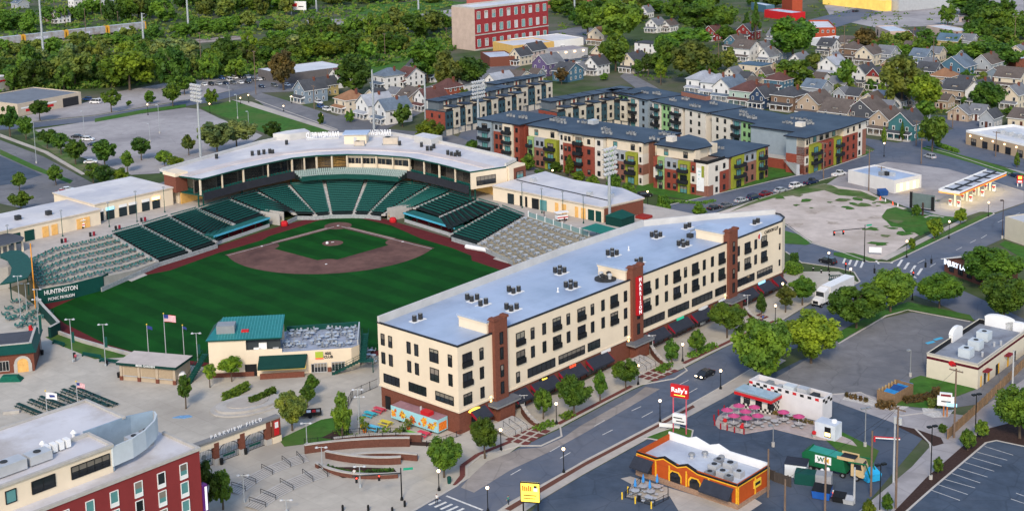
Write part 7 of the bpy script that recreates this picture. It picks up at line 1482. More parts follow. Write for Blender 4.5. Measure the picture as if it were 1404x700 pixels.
H(1014,84,'white','brown','large, with two-storey white porch below the park trees',11,12,6.5,3.2,-42,'side')
H(1038,82,'white','grey','right of the large two-storey porch',8,10,5.5,3,-42)
H(1019,55,'red','dark grey','with white trim above the porch houses',9,10,5,3.6,-42)
H(972,56,'red','maroon','peeping out left of the round park tree',8,9,5,3,-42)
H(1002,70,'blue','brown','half hidden by the dark park tree',8,9,5,3,-42)
H(1028,106,'cream','blue','boxy, with flat blue roof beside the tall mast',12,9,5.6,.4,-42,'flat',0,0)
H(953,128,'white','pale','first of the row behind the mint block',9,12,6,2.8,-42,'hip')
H(972,133,'white','pale','second of the row behind the mint block',8.5,12,6,2.8,-42,'hip')
H(989,139,'white','slate blue','third of the row behind the mint block',8.5,13,6,3.4,-42)
H(1014,145,'mint','maroon','with wide hipped roof behind the mint block',10,14,6,3,-42,'hip')
H(1038,149,'navy','dark grey','with round gable window, small, behind the mint block',7,11,5,3.4,-42)
H(1072,152,'brown','dark grey','with wide eaves behind the corner block',10,12,6,2.8,-42,'hip')
H(1107,162,'tan','brown','with balcony gable behind the corner block',9,12,6,3.4,-42)
H(1142,170,'cream','brown','with red gable tips, cream fronted, behind the corner block',11,11,4.6,4,-42,'side',gcol='red')
H(1179,172,'dark','brown','with white porch columns near the far corner',10,12,6,3.4,-42)
H(1205,185,'tan','brown','with white porch left of the teal corner house',8,11,5.6,3.2,-42)
H(1234,192,'teal','dark grey','bright teal, at the corner of the two streets',9,11,6,3.6,-42,wing=0)
H(1146,126,'grey','grey','low, in the middle of the houses by the willow',8,9,3.4,2.4,-42,'side',0)
H(1133,106,'white','pale','with pale roof left of the leafy yard',9,11,6,3,-42)
H(1162,84,'brown','brown','with hipped roof above the white gable',9,10,6,3,-42,'hip')
H(1184,90,'cream','brown','with twin gables left of the willow top',9,11,5.6,3.4,-42)
H(1209,88,'grey','grey','with plain grey roof above the willow',8,11,5,3.2,-42,'side')
H(1177,120,'white','dark grey','narrow, left of the red gable',7,11,6,3.4,-42)
H(1197,124,'cream','dark grey','with a bright red gable',7,11,6,3.4,-42,gcol='red')
H(1221,124,'cream','grey','partly hidden by the willow tree',8,10,6,3,-42)
H(1203,142,'white','pale','one-car garage sized, on the back lane left',6,7,3,1.8,-42,'side',0,0)
H(1225,148,'white','dark grey','garage sized with black gable on the back lane',6,7,3,2.2,-42,'gable',0,0)
H(1244,146,'tan','grey','shed sized, beside the bright tree',4,5,2.6,1.6,-42,'gable',0,0)
H(1257,92,'blue grey','slate blue','right of the willow top',8,10,5,3,-42,'side')
H(1304,108,'blue','slate blue','large, with white trimmed gables near the tall mast',12,13,5.6,4,-42)
H(1345,105,'grey','brown','with white gable right of the large blue house',9,13,6,3.6,-42)
H(1288,121,'tan','orange','with orange brown roof below the tall mast',9,9,5,3,-42,'hip')
H(1268,112,'dark','dark grey','behind the orange brown roof',9,9,5,3,-42,'side',0)
H(1306,143,'tan','dark grey','with brick walls left of the dark round tree',10,12,6,3.2,-42,'side')
H(1336,147,'white','dark grey','with double white porch beside the dark round tree',8,12,6.4,3.8,-42)
H(1383,150,'cream','grey','narrow, right of the dark round tree',7,11,6,3,-42)
H(1380,124,'cream','brown','wide, at the right edge above the lawn',11,12,5.6,3.4,-42,'side')
H(1313,166,'tan','grey','garage sized with doors facing the lane',8,7,3,2.6,-42,'gable',0,0)
H(1400,176,'cream','brown','cut by the right edge above the shops',10,12,3.6,2.6,-42,'side',0,0)
H(1392,86,'cream','grey','at the right edge above the brick shop',9,10,5,3,-42)
H(1162,70,'tan','brown','long, below the low white shop roof',12,9,4.2,2.8,-42,'side',0)
H(1130,76,'white','dark grey','beside the long tan house',8,9,5,3,-42,'side')
H(1250,75,'white','brown','low, left of the leafy middle yard',10,8,3.6,2.4,-42,'side',0)
H(1246,60,'red','dark grey','with bright red gable near the top',8,8,4,3,-42)
H(1298,66,'yellow','blue','with teal roof near the top right',11,9,4,2.8,-42,'side',0)
H(1319,66,'grey','grey','right of the yellow house near the top',10,9,4,2.8,-42,'side',0)
H(1058,84,'blue grey','grey','with gable left of the big central tree',9,11,5,3,-42)
H(1047,88,'white','grey','left of the blue grey gable',6,8,4.5,3,-42)
H(1060,126,'blue','maroon','behind the brown wide-eaved house',9,9,5,2.8,-42,'hip')
H(1112,134,'grey','slate blue','with plain slate roof behind the tan balcony house',9,9,4.4,2.6,-42,'side',0)
H(1326,31,'pink','brown','far up at the top right by the tree line',10,9,4,3,-42,'side',0)
H(1060,60,'white','grey','above the central trees',8,9,4.6,3,-42,'side'); H(1090,96,'white','grey','below the big central tree',7,9,4.6,3,-42)
H(76,32,'white','dark grey','far up at the top left beside the lane',7,9,5,3.2,-42); H(98,12,'white','grey','first of two tall white ones at the top left',8,9,7,3,-42,'gable',0); H(117,13,'pink','grey','between the tall white ones at the top left',5,8,6.5,3,-42,'gable',0); H(134,12,'white','brown','second of two tall white ones at the top left',8,9,7,3,-42,'gable',0)
H(62,32,'brown','dark grey','leftmost at the top left lane',8,8,4,2.6,-42,'side',0); H(20,12,'grey','slate blue','at the top left corner',9,9,4,2.6,-42,'side',0)
rr=random.Random(77)
for i,(px,py) in enumerate([(1000,110),(1018,118),(1042,112),(1075,118),(1098,110),(1120,118),(1150,138),(1168,140),(1190,150),(1212,158),(1255,165),(1232,130),(1290,132),(1320,124),(1362,112),(1338,166),(1352,176),(1290,150),(1140,92),(1108,92),(1225,100),(1272,98),(1062,102),(1030,122),(700,140),(650,142),(590,146),(536,138),(508,138),(730,114),(790,104),(1180,64),(1215,100),(1280,84),(1318,88),(1360,100)]):
 H(px,py,['white','grey','tan','cream','blue grey'][i%5],['grey','dark grey','brown'][i%3],'',rr.uniform(5,6.5),rr.uniform(6,8),rr.uniform(2.7,4.2),rr.uniform(1.8,2.6),-42,['gable','side'][i%2],0,0,label='small outbuilding or garage on the back lanes among the houses')['group']='outbuildings among the houses'
def BB(*a,**k): return box_building(*a,**k)
t,L_,D=BB('brick_building','large red brick building with pale end wall and white roof','building',(621,66),(652,70),(752,44),24,mat('old_brick',(.27,.035,.04),.85,.15,.6),ROOFW,None,.8,cap=PALEC)
K=G(652,70); bx('pale_end_wall',t,-L_-.2,-.15,0,.0,-.01,23.2,mat('tan_block_wall',(.48,.37,.31),.85,.12,.3))
for z in (2,10,17.4):
 for k in range(10): y=D*(k+.5)/10; window(t,.02,y,z,2.4,4.2,face=PI/2,fm=WHITE,gm_=TEALG if (k+int(z))%3 else LGREY,mull=1)
b=MB(); b.box(.02,0,0,.3,D,.9,PALEC); b.box(.02,0,8.3,.3,D,8.9,PALEC); b.box(.02,0,23,.35,D,23.7,PALEC); b.build('stone_band',t)
for px in ((640,18),(700,12),(730,10)): pass
t,L_,D=BB('warehouse','salmon red flat warehouse behind the large brick building','warehouse',(640,10),(700,17),(812,3),8,mat('salmon',(.45,.13,.1),.85,.1),mat('salmon_roof',(.5,.2,.16),.8,.1),None,.3)
t,L_,D=BB('shop','low brick shop with flat pale roof below the large brick building','shop',(659,84),(672,92),(706,78),5,BRICK,ROOFP,None,.5)
t,L_,D=BB('garage_hall','yellow fronted hall with white roof and lit doors beside the low brick shop','building',(676,72),(704,78),(760,62),6,mat('ochre',(.6,.38,.12),.8),ROOFW,None,.4)
t,L_,D=BB('garage_hall','long grey hall with pale roof and four bright wall lamps','building',(738,80),(758,84),(806,68),5,mat('hall_grey',(.42,.42,.42),.8),mat('hall_roof',(.3,.27,.28),.8),None,.2)
for k in range(4): bx('wall_lamp',t,.05,D*(k+.4)/4,3.6,.5,D*(k+.4)/4+.9,4.2,LAMP)
t,L_,D=BB('shop','white flat shop with pale roof between the ochre hall and the gravel yard','shop',(700,64),(735,70),(800,54),4.5,WHITE,ROOFW,None,.3)
t,L_,D=BB('depot','low tan depot with grey roof and open loading bay at the left edge','building',(-40,152),(25,160),(112,140),5.5,mat('depot_tan',(.5,.42,.33),.85,.08),mat('depot_roof',(.17,.19,.22),.8,.15,.3),None,.4)
b=MB(); b.box(.02,D*.7,0,.1,D*.95,4,mat('bay_dark',(.03,.03,.035),.8)); b.box(.02,D*.12,1.5,.1,D*.55,2.6,REDP); b.build('loading_bay',t); bx('sign_band',t,.02,D*.05,3,.08,D*.6,3.6,WHITE)
t,L_,D=BB('depot','pale depot block with red stripe cut by the left edge','building',(-60,122),(0,126),(14,122),7,PALEC,ROOFW,None,.3); bx('stripe',t,.02,0,4.6,.1,D,5.4,REDP)
t,L_,D=BB('warehouse','long low grey warehouse with bright white roof behind the car park','warehouse',(354,108),(388,116),(478,90),5,mat('wh_grey',(.13,.12,.12),.85),ROOFW,None,.2)
t,L_,D=BB('shop','red brick two-storey shop at the top right crossing','shop',(1108,44),(1117,55),(1146,50),7,mat('shop_brick',(.36,.07,.035),.85,.1),ROOFW,None,.8)
for k in range(4): window(t,.02,D*(k+.5)/4,4,1.2,1.6,face=PI/2,fm=WHITE)
t,L_,D=BB('shop','low red-fronted shop left of the top right brick shop','shop',(1048,24),(1085,29),(1104,22),5,REDP,ROOFP,None,.4)
t,L_,D=BB('shop','orange brick tower-cornered shop at the top right','shop',(1072,14),(1086,18),(1100,12),9,mat('shop_brick',(.36,.07,.035),.85,.1),ROOFP,None,.5)
t,L_,D=BB('shop','white low-roofed shop in front of the top right brick shop','shop',(1112,62),(1146,68),(1180,54),4,WHITE,ROOFW,None,.3)
t,L_,D=BB('store','tan store with pale blue roof among the top right houses','store',(1200,50),(1220,58),(1247,50),6,mat('tan_block_wall',(.48,.37,.31),.85,.12,.3),ROOFP,None,.4)
for k in range(3): window(t,-L_*(k+.5)/3,-.02,1,2,3.4,mull=1)
t,L_,D=BB('store','wide low store with white roof at the top right','store',(1270,46),(1312,54),(1336,44),4.5,mat('tan_block_wall',(.48,.37,.31),.85,.12,.3),ROOFW,None,.3)
t,L_,D=BB('supermarket','long yellow lit store front at the top right edge of the picture','store',(1128,6),(1214,16),(1222,10),7,mat('store_lit',(.75,.5,.12),.7,.2,.2,emit=.25),ROOFW,None,.6)
t,L_,D=BB('supermarket','large pale grey store hall right of the yellow lit front','store',(1216,14),(1232,16),(1320,2),9,LGREY,ROOFW,None,.4)
t,L_,D=BB('shop','red brick corner shop cut by the right edge above the cream houses','shop',(1378,94),(1393,98),(1430,90),6,BRICK,ROOFP,None,.5)
t,L_,D=BB('shop','blue fronted small shop at the very top right of centre','shop',(1030,14),(1050,18),(1062,12),5,wmat('blue'),ROOFP,None,.3)
AUT=mat('wagon_grey',(.36,.37,.4),.6,.15,.3,col2=(.25,.22,.2),sc2=.2); AUY=mat('wagon_yellow',(.65,.34,.04),.6,.1)
P0,P1=Vector(G(-30,68)),Vector(G(150,48)); d=(P1-P0).normalized(); an=math.atan2(d.y,d.x); L_=27.5; n=int((P1-P0).length/L_)+1
for i in range(n):
 p=P0+d*(L_*(i+.5)); t=thing('rail_wagon','%s wagon from the left of the grey and yellow freight train'%ORD[i],'rail wagon',(p.x,p.y,.3),an,'wagons of the freight train')
 bx('body',t,-12.9,-1.5,1.2,12.9,1.5,5.6,AUT,top=LGREY);
 for x in (-13.1,12.3): bx('end_door',t,x,-1.55,1.1,x+.8,1.55,5.7,AUY)
 bx('graffiti',t,-6,-1.53,2.2,2,-1.51,3.6,mat('graffiti',(.5,.5,.6),.6,.5,3))
 for x in (-9.5,9.5): b=MB(); [b.cyl((x+k,-1.0,.5),(x+k,1.0,.5),.45,n=10,m=BLACK) for k in (-.9,.9)]; b.box(x-1.4,-1.1,.5,x+1.4,1.1,1.1,BLACK); b.build('bogie',t)
for px in ([(-40,92),(60,86),(130,72),(200,63),(345,50)],[(-40,66),(60,58),(160,46)]):
 b=MB(); W_=[Vector(G(*p)) for p in px]
 for o_ in (-.75,.75):
  for i in range(len(W_)-1): q=(W_[i+1]-W_[i]).normalized(); n_=Vector((-q.y,q.x))*o_; b.cyl((*(W_[i]+n_),.3),(*(W_[i+1]+n_),.3),.1,n=4,m=mat('rail_steel',(.14,.11,.1),.5))
 struct(b.build('railway_track'))
# TREES
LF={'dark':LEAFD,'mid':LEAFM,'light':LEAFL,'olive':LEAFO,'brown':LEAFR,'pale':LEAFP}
CC={}
def crown_mesh(shape,col,near,seed):
 k=(shape,col,near,seed)
 if k in CC: return CC[k]
 rr=random.Random(repr(k)); b=MB(); m=LF[col]
 nb,nl,ls={2:(74,150,.05),1:(46,76,.075),0:(32,46,.115)}[near]
 vs=[];fs=[]
 for i in range(nb):
  while True:
   p=Vector((rr.uniform(-1,1),rr.uniform(-1,1),rr.uniform(-1,1)))
   if .12<p.length<1 and rr.random()<.25+p.length*.75: break
  if shape=='cone': zz=p.z; f=(1-zz)/2; p=Vector((p.x*f,p.y*f,zz))
  elif shape=='oval': p=Vector((p.x*(.92-.3*max(0,p.z)),p.y*(.92-.3*max(0,p.z)),p.z))
  elif shape=='broad': p=Vector((p.x,p.y,p.z*(.95-.25*(p.x*p.x+p.y*p.y))))
  elif shape=='willow': p=Vector((p.x*(1-.25*p.z),p.y*(1-.25*p.z),p.z))
  q0=p.length; p*=.86; r=rr.uniform(.2,.38)*(1.2-.5*q0)*(.75 if shape=='cone' else 1)
  n=int(nl*r/.25)
  for j in range(n):
   d=Vector((rr.gauss(0,1),rr.gauss(0,1),rr.gauss(0,1))).normalized(); q=p+d*r*(rr.random()**.4)*Vector((1,1,.8)).length/1.62
   if shape=='willow': q.z-=abs(rr.gauss(0,.12))
   nrm=(d+Vector((rr.gauss(0,.5),rr.gauss(0,.5),rr.gauss(0,.5)+.35))).normalized(); x=nrm.orthogonal().normalized(); x=(Matrix.Rotation(rr.random()*6.3,3,nrm)@x); y=nrm.cross(x); s_=ls*rr.uniform(.6,1.35)
   a=len(vs); vs+= [q-x*s_-y*s_*.6,q+x*s_-y*s_*.6,q+x*s_*.7+y*s_*.7,q-x*s_*.7+y*s_*.7]; fs.append((a,a+1,a+2,a+3))
 b.faces(vs,fs,m); CC[k]=b.mesh('crown'); return CC[k]
TC={}
def trunk_mesh(seed):
 if seed in TC: return TC[seed]
 rr=random.Random(seed); b=MB(); b.cyl((0,0,-.02),(.01,0,.35),.03,.022,7,TRUNK,False); b.cyl((.01,0,.35),(0,.01,.8),.022,.008,6,TRUNK,False)
 for i in range(6): a=i*1.05+rr.random(); z=.34+.06*i; b.cyl((0,0,z),(.16*math.cos(a),.16*math.sin(a),z+.2),.012,.004,5,TRUNK,False)
 TC[seed]=b.mesh('trunk'); return TC[seed]
tcount=[0]
MASS=[]
def tree(px,py,top,wpx,shape,col,label,group=None,tf=.3,name='tree',at=None,mass=False):
 tcount[0]+=1; sd=tcount[0]%3; x,y=at or G(px,py); sc=scale_at(px,py); h=max(1.5,height_at(px,py,top)); w=wpx/sc/2
 if mass:
  hc=h*(1-tf)/2; MASS.append((crown_mesh(shape,col,0,sd),Matrix.Translation((x,y,h-hc))@Matrix.Rotation(tcount[0]*1.7,4,'Z')@Matrix.Diagonal((w*1.05,w*1.05,hc*1.1,1)))); MASS.append((trunk_mesh(sd),Matrix.Translation((x,y,0))@Matrix.Diagonal((h,h,h*.9,1)))); return
 t=thing(name,label,'tree',(x,y,0),tcount[0]*1.7,group); near=2 if wpx>34 and py>330 else (1 if py>190 or wpx>38 else 0)
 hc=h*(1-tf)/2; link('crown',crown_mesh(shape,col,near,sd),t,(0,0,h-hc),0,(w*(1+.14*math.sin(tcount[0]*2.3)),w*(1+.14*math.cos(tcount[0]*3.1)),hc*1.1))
 link('trunk',trunk_mesh(sd),t,(0,0,0),0,(h*.8+w*.2,h*.8+w*.2,h*.95)); return t
T=tree; g='street trees before the long block'
T(609,654,596,58,'broad','mid','tallest leafy tree at the crossing corner with a green bin',None,.26); T(665,628,570,46,'broad','mid','round tree before the near corner of the long block',g,.28)
T(745,574,532,32,'oval','mid','narrow tree by the first brick panel on the sidewalk',g); T(787,570,514,48,'broad','mid','full tree before the yellow oval shop sign',g); T(823,551,510,27,'oval','mid','slim tree before the red shop sign',g); T(858,534,492,36,'broad','mid','round tree just left of the middle brick panel',g)
T(921,497,464,26,'oval','dark','dark bushy tree beyond the middle brick panel',g,.1); T(955,487,453,28,'oval','mid','small tree before the fresh food shop front',g); T(997,463,414,48,'broad','mid','large round tree at the third stair tower',g); T(1044,431,399,20,'cone','dark','dark pointed tree before the far shop awnings',g,.1); T(1077,428,391,30,'oval','olive','olive tree beside the twin lamps near the far corner',g); T(1100,418,378,36,'broad','mid','last street tree at the far corner of the long block',g)
g='big trees along the far side of the street'
T(1045,524,430,98,'broad','mid','largest tree of all, between the street and the drive-in',g,.16); T(1112,498,426,74,'broad','light','large tree with yellow lit leaves behind the drive-in',g,.2); T(1174,450,388,86,'broad','mid','large tree near the white truck, left of the car park',g,.2); T(1221,428,364,66,'broad','mid','large tree at the car park corner by the crossing',g,.22); T(1288,423,372,66,'broad','mid','rounded tree alone on the grass before the lawyers office',g,.24); T(1360,394,338,88,'broad','mid','dense tree hiding part of the lawyers office sign',g,.2); T(1376,440,374,80,'broad','mid','wide tree behind the restaurant gables',g,.22)
g='trees of the parking court'
T(1398,601,528,66,'broad','mid','large tree at the right edge above the parking bays',None,.22); T(1327,618,588,26,'oval','mid','small tree right of the black twin lamp on the mulch strip',g,.2); T(1346,601,575,22,'oval','mid','smallest tree near the parking court corner',g,.2); T(1286,650,627,20,'oval','mid','small tree beside the twin headed lamp with white base',g,.2); T(1217,702,676,22,'oval','mid','small tree at the bottom right edge near the utility pole',g,.2); T(1191,712,684,22,'oval','light','bush topped tree at the very bottom by the white pole',g,.1)
g='young trees on the plaza'
T(255,560,515,24,'oval','mid','thin young tree in a black pot ring behind the hotel roof',g,.35); T(288,531,498,22,'oval','light','small pale tree left of the club awning',g,.4); T(318,523,488,34,'oval','light','spreading pale tree against the club building wall',g,.4); T(429,544,514,28,'oval','mid','light tree beyond the round planter',g,.35); T(422,558,528,26,'oval','mid','tree just right of the round planter hedge',g,.35); T(401,590,536,44,'broad','olive','greyish loose tree behind the right end of the gateway',g,.25); T(470,603,540,34,'oval','mid','upright tree on the lawn by the food truck yard',g,.2)
T(284,702,632,34,'oval','dark','dark tree against the hotel corner, left of two',None,.2); T(306,698,642,32,'oval','mid','dark tree on the corner below the gateway, right of two',None,.2)
g='planting between ballpark and apartments'
T(590,198,164,50,'broad','light','bright yellow green tree behind the clubhouse roof',None,.1)
for i,(px,py,top,w,sh,c,l) in enumerate([(650,208,192,26,'oval','mid','bush tree left of the near light mast foot'),(681,215,199,26,'oval','dark','dark bush tree right of the near light mast foot'),(724,234,212,26,'oval','mid','round bush tree before the lit apartment entry'),(746,229,204,16,'cone','mid','slim pointed tree before the lime balcony bay'),(763,236,222,22,'oval','mid','low bush before the red balcony bay'),(781,242,212,20,'cone','light','tall pointed tree before the white bay'),(793,250,234,22,'oval','light','pale bush behind the hall roof centre'),(812,262,240,26,'oval','mid','round bush beside the street lamp behind the hall'),(842,266,238,24,'oval','mid','bush tree beside the stadium light mast'),(860,274,250,24,'oval','mid','last bush near the brick end of the hall')]): T(px,py,top,w,sh,c,l,g,.1)
T(909,303,266,28,'oval','mid','single street tree by the red patterned kiosk',None,.25); T(959,297,280,24,'oval','mid','low round tree behind the far parapet of the long block',None,.1)
g='trees round the pale parking lot'
for px,py,top,w,sh,c,l in [(259,213,184,22,'oval','olive','small tree alone in the parking lot near the clubhouse'),(298,212,166,50,'broad','pale','pale green wide tree behind the clubhouse roof, left of two'),(325,206,162,52,'broad','pale','pale green tall tree behind the clubhouse roof, right of two'),(226,228,206,24,'oval','mid','low tree at the roof edge, left of the light mast'),(240,232,214,26,'oval','light','bright low bush left of the light mast foot'),(374,194,166,26,'broad','dark','dark tree at the near edge of the lawn'),(153,154,122,32,'broad','mid','round tree at the yard entrance before the depot'),(237,146,114,28,'oval','mid','tree at the kerb behind the lot, left of the light mast'),(253,130,102,34,'broad','mid','tree behind the kerb tree near the bare ground'),(290,145,120,20,'oval','mid','tree next to the light mast bank'),(206,143,124,18,'oval','mid','small tree between yard and lot'),(177,146,138,9,'oval','mid','tiny shrub tree in the yard'),(14,188,144,32,'broad','dark','dark tree at the left edge before the depot'),(55,166,136,30,'broad','dark','dark tree before the depot loading bay'),(36,192,159,28,'broad','mid','tree below the depot at the left edge'),(65,204,176,28,'broad','mid','first tree of the lot row from the left'),(84,212,181,32,'broad','dark','second tree of the lot row from the left'),(104,226,190,36,'broad','mid','third tree of the lot row from the left'),(144,230,191,40,'broad','dark','largest dark tree of the lot row'),(194,220,188,30,'broad','dark','tree of the lot row with spreading crown near the light pole'),(175,236,208,24,'oval','mid','small tree right of the largest dark one'),(77,254,226,22,'oval','mid','tree at the street bend below the lot row'),(128,252,222,28,'broad','mid','bush tree behind the concession roof, left'),(143,256,226,28,'broad','dark','bush tree behind the concession roof, middle'),(166,254,230,24,'oval','light','bright bush tree behind the concession roof, right'),(27,262,236,22,'oval','mid','tree on the strip beside the lower lot'),(29,290,262,32,'broad','mid','full round tree behind the left hall roof')]: T(px,py,top,w,sh,c,l,g,.28 if w>20 else .15)
g='yard trees among the houses'
for px,py,top,w,sh,c,l in [(486,132,75,48,'oval','dark','big dark oval tree beside the pale hipped house'),(389,124,68,44,'broad','brown','thin brownish tree before the white warehouse roof'),(586,114,52,52,'broad','mid','tall green tree left of the olive one behind the houses'),(614,130,68,50,'oval','olive','olive tall tree in the middle of three behind the townhouses'),(648,126,76,50,'broad','dark','dark round tree right of the olive one'),(552,174,140,28,'oval','dark','dark tree next to the white porch house'),(480,168,150,14,'oval','mid','small bush tree before the orange roofed house'),(440,171,154,12,'oval','mid','small shrub tree by the white gables'),(847,66,-4,64,'broad','mid','tall broad tree at the top right of the gravel yard'),(806,52,-4,44,'broad','mid','tall tree at the top beside the gravel yard'),(961,52,2,58,'broad','mid','round park tree at the top centre right'),(995,44,6,42,'broad','mid','second tree right of the round park tree'),(1036,60,2,22,'cone','dark','dark conifer at the top above the porch houses'),(1024,50,16,20,'cone','dark','smaller dark conifer left of the tall conifer'),(844,98,46,48,'broad','mid','big tree over the lit parking strip'),(914,84,46,42,'broad','mid','upper tree of the central park clump'),(945,70,36,58,'broad','mid','widest tree of the central park clump'),(912,106,56,46,'oval','mid','light tree at the left of the central park clump'),(950,116,54,60,'broad','olive','olive tree at the right of the central park clump'),(906,116,78,24,'cone','light','bright cone tree in front of the park clump'),(875,102,80,20,'oval','dark','dark little tree beside the cream park house'),(889,104,74,24,'oval','dark','dark tree between park house and cone tree'),(975,110,92,18,'oval','mid','small tree at the right foot of the park clump'),(995,64,34,34,'oval','mid','tree behind the red houses'),(998,98,64,28,'oval','olive','olive tree before the two storey porch'),(770,116,92,24,'oval','brown','brownish tree by the far townhouses'),(1087,84,22,68,'broad','mid','big central tree left of the brick shop'),(1089,120,78,54,'broad','mid','leafy yard trees below the big central tree'),(1116,104,72,32,'oval','olive','olive tree next to the pale roofed house'),(1160,126,82,32,'oval','mid','tree left of the narrow white house'),(1186,74,38,40,'broad','brown','brown thin tree below the store'),(1222,84,58,34,'broad','mid','tree with a lit lamp near the store'),(1207,76,56,24,'oval','mid','tree left of the lamp lit tree'),(1236,148,76,70,'willow','olive','wide olive willow over the white garages'),(1267,158,102,54,'broad','light','bright green tree right of the willow'),(1268,168,138,32,'oval','mid','lower bush tree under the bright green one'),(1278,208,156,46,'broad','mid','tree at the street corner by the strip of shops'),(1356,160,110,52,'broad','dark','dark dense round tree before the cream right houses'),(1263,80,52,28,'oval','mid','tree beside the low white house at the upper right'),(1299,36,4,26,'oval','mid','single tree on the bare lot at the top right'),(1359,46,8,48,'broad','mid','tall tree at the top right corner, nearer'),(1325,20,-8,50,'broad','mid','top edge tree right of the bare lot'),(1349,92,54,62,'broad','mid','wide tree mass above the large blue house'),(1372,98,60,48,'broad','dark','dark tree above the cream right edge house'),(1390,56,12,40,'broad','mid','tree at the right edge near the top'),(1212,196,173,13,'cone','mid','small cone tree before the tan porch house'),(1237,194,166,11,'cone','dark','dark slim conifer before the teal house'),(1394,230,207,14,'cone','mid','small cone tree at the right edge verge'),(1281,328,298,28,'oval','light','light tree on the verge by the weeds'),(1317,308,285,20,'oval','light','small thin tree near the canopy exit'),(1250,342,326,14,'oval','light','sapling on the verge by the lamp'),(1256,296,280,14,'oval','mid','bush left of the billboard post'),(1284,188,172,20,'oval','dark','bush at the lane corner by the hedge'),(1396,112,92,26,'oval','mid','tree between the cream houses at the right edge')]: T(px,py,top,w,sh,c,l,g,.22 if w>16 else .08)
def inpoly(x,y,P):
 c=False; j=len(P)-1
 for i in range(len(P)):
  if (P[i][1]>y)!=(P[j][1]>y) and x<(P[j][0]-P[i][0])*(y-P[i][1])/(P[j][1]-P[i][1])+P[i][0]: c=not c
  j=i
 return c
def belt(P,n,wr,hr,cols,label,group,seed,shape=('broad','oval')):
 mass=seed in (3,7,8,11,12,14)
 rr=random.Random(seed); pts=[]; x0=min(p[0] for p in P);x1=max(p[0] for p in P);y0=min(p[1] for p in P);y1=max(p[1] for p in P); tr=0
 while len(pts)<n and tr<4000:
  tr+=1; x,y=rr.uniform(x0,x1),rr.uniform(y0,y1)
  if inpoly(x,y,P) and all(abs(x-a)>wr[0]*.55 or abs(y-b_)>4 for a,b_ in pts): pts.append((x,y))
 for x,y in pts:
  w=rr.uniform(*wr); T(x,y,y-rr.uniform(*hr),w,rr.choice(shape),rr.choice(cols),label,group,.08,mass=mass)
T(178,124,64,76,'broad','light','largest light green tree in the belt behind the depot yard',None,.1); T(103,118,66,58,'broad','olive','olive tree beside the largest light one in the belt',None,.1); T(236,122,62,56,'broad','dark','tall dark tree right of the largest light one in the belt',None,.1)
belt([(0,128),(130,122),(230,112),(345,108),(345,96),(200,100),(0,108)],26,(28,46),(28,46),('mid','dark','mid','olive'),'green tree in the front line of the railway belt behind the depot','trees in the front of the railway belt',1)
belt([(0,106),(200,92),(360,92),(500,92),(560,72),(480,66),(350,74),(130,82),(0,98)],34,(24,44),(22,36),('mid','light','olive','pale','mid'),'tree deep in the belt on the near side of the railway','trees deep in the railway belt',2)
belt([(0,82),(80,78),(200,60),(330,46),(420,46),(420,36),(300,38),(150,56),(0,72)],26,(22,34),(14,24),('mid','olive','dark'),'low tree beside the railway tracks','low trees beside the railway',3)
belt([(140,44),(260,26),(420,22),(420,8),(240,12),(150,28)],22,(26,40),(22,34),('mid','dark','olive'),'tree on the far side of the railway at the top left','trees beyond the railway',4)
belt([(420,66),(500,60),(600,52),(615,40),(520,42),(420,50)],20,(24,38),(20,34),('mid','olive','mid'),'tree in the scrub between railway yard and meadow','trees by the railway yard',5)
belt([(400,100),(470,80),(560,74),(575,64),(420,70),(380,92)],14,(22,36),(18,28),('mid','light','mid'),'bushy tree behind the white warehouse roof','trees behind the white warehouse',6)
belt([(0,54),(50,46),(130,32),(130,18),(0,30)],10,(20,34),(18,26),('mid','dark'),'tree round the lane houses at the top left','trees by the lane houses',7)
belt([(430,10),(610,6),(610,-4),(430,-2)],14,(22,34),(14,22),('mid','olive'),'tree along the top edge behind the meadow','trees along the top edge',8)
belt([(755,40),(1000,34),(1060,10),(760,6)],24,(22,42),(18,34),('mid','dark','olive','mid'),'tree in the wooded quarter at the top centre right','trees in the top wooded quarter',9)
belt([(860,92),(960,120),(1000,112),(1000,88),(940,60),(870,60)],10,(16,30),(14,26),('mid','dark','olive'),'tree in the small park behind the mint block','trees in the small park',10)
belt([(1170,84),(1280,80),(1404,90),(1404,60),(1300,56),(1180,66)],46,(16,30),(12,22),('mid','dark','olive'),'yard tree between the upper right houses','yard trees, upper right',11)
belt([(1000,112),(1080,122),(1190,140),(1280,140),(1390,160),(1390,108),(1240,112),(1100,104)],64,(11,21),(9,17),('mid','dark','olive','light'),'small yard tree between the right hand houses','yard trees, right',12)
belt([(1315,50),(1404,70),(1404,20),(1330,20)],12,(24,44),(20,34),('mid','dark'),'tree in the wooded corner at the top right','trees in the top right corner',13)
belt([(640,150),(720,130),(840,108),(840,96),(700,110),(630,128)],14,(12,20),(10,16),('mid','dark','olive'),'little yard tree behind the townhouse rows','yard trees behind the townhouses',14)
b=MB()
for me,mw_ in MASS:
 b.T=mw_; b.faces([tuple(v.co) for v in me.vertices],[tuple(p.vertices) for p in me.polygons],me.materials[0])
o=b.build('woodland'); tag(o,'smaller trees between the back street houses and along the far railway','trees',None,'stuff'); b=None
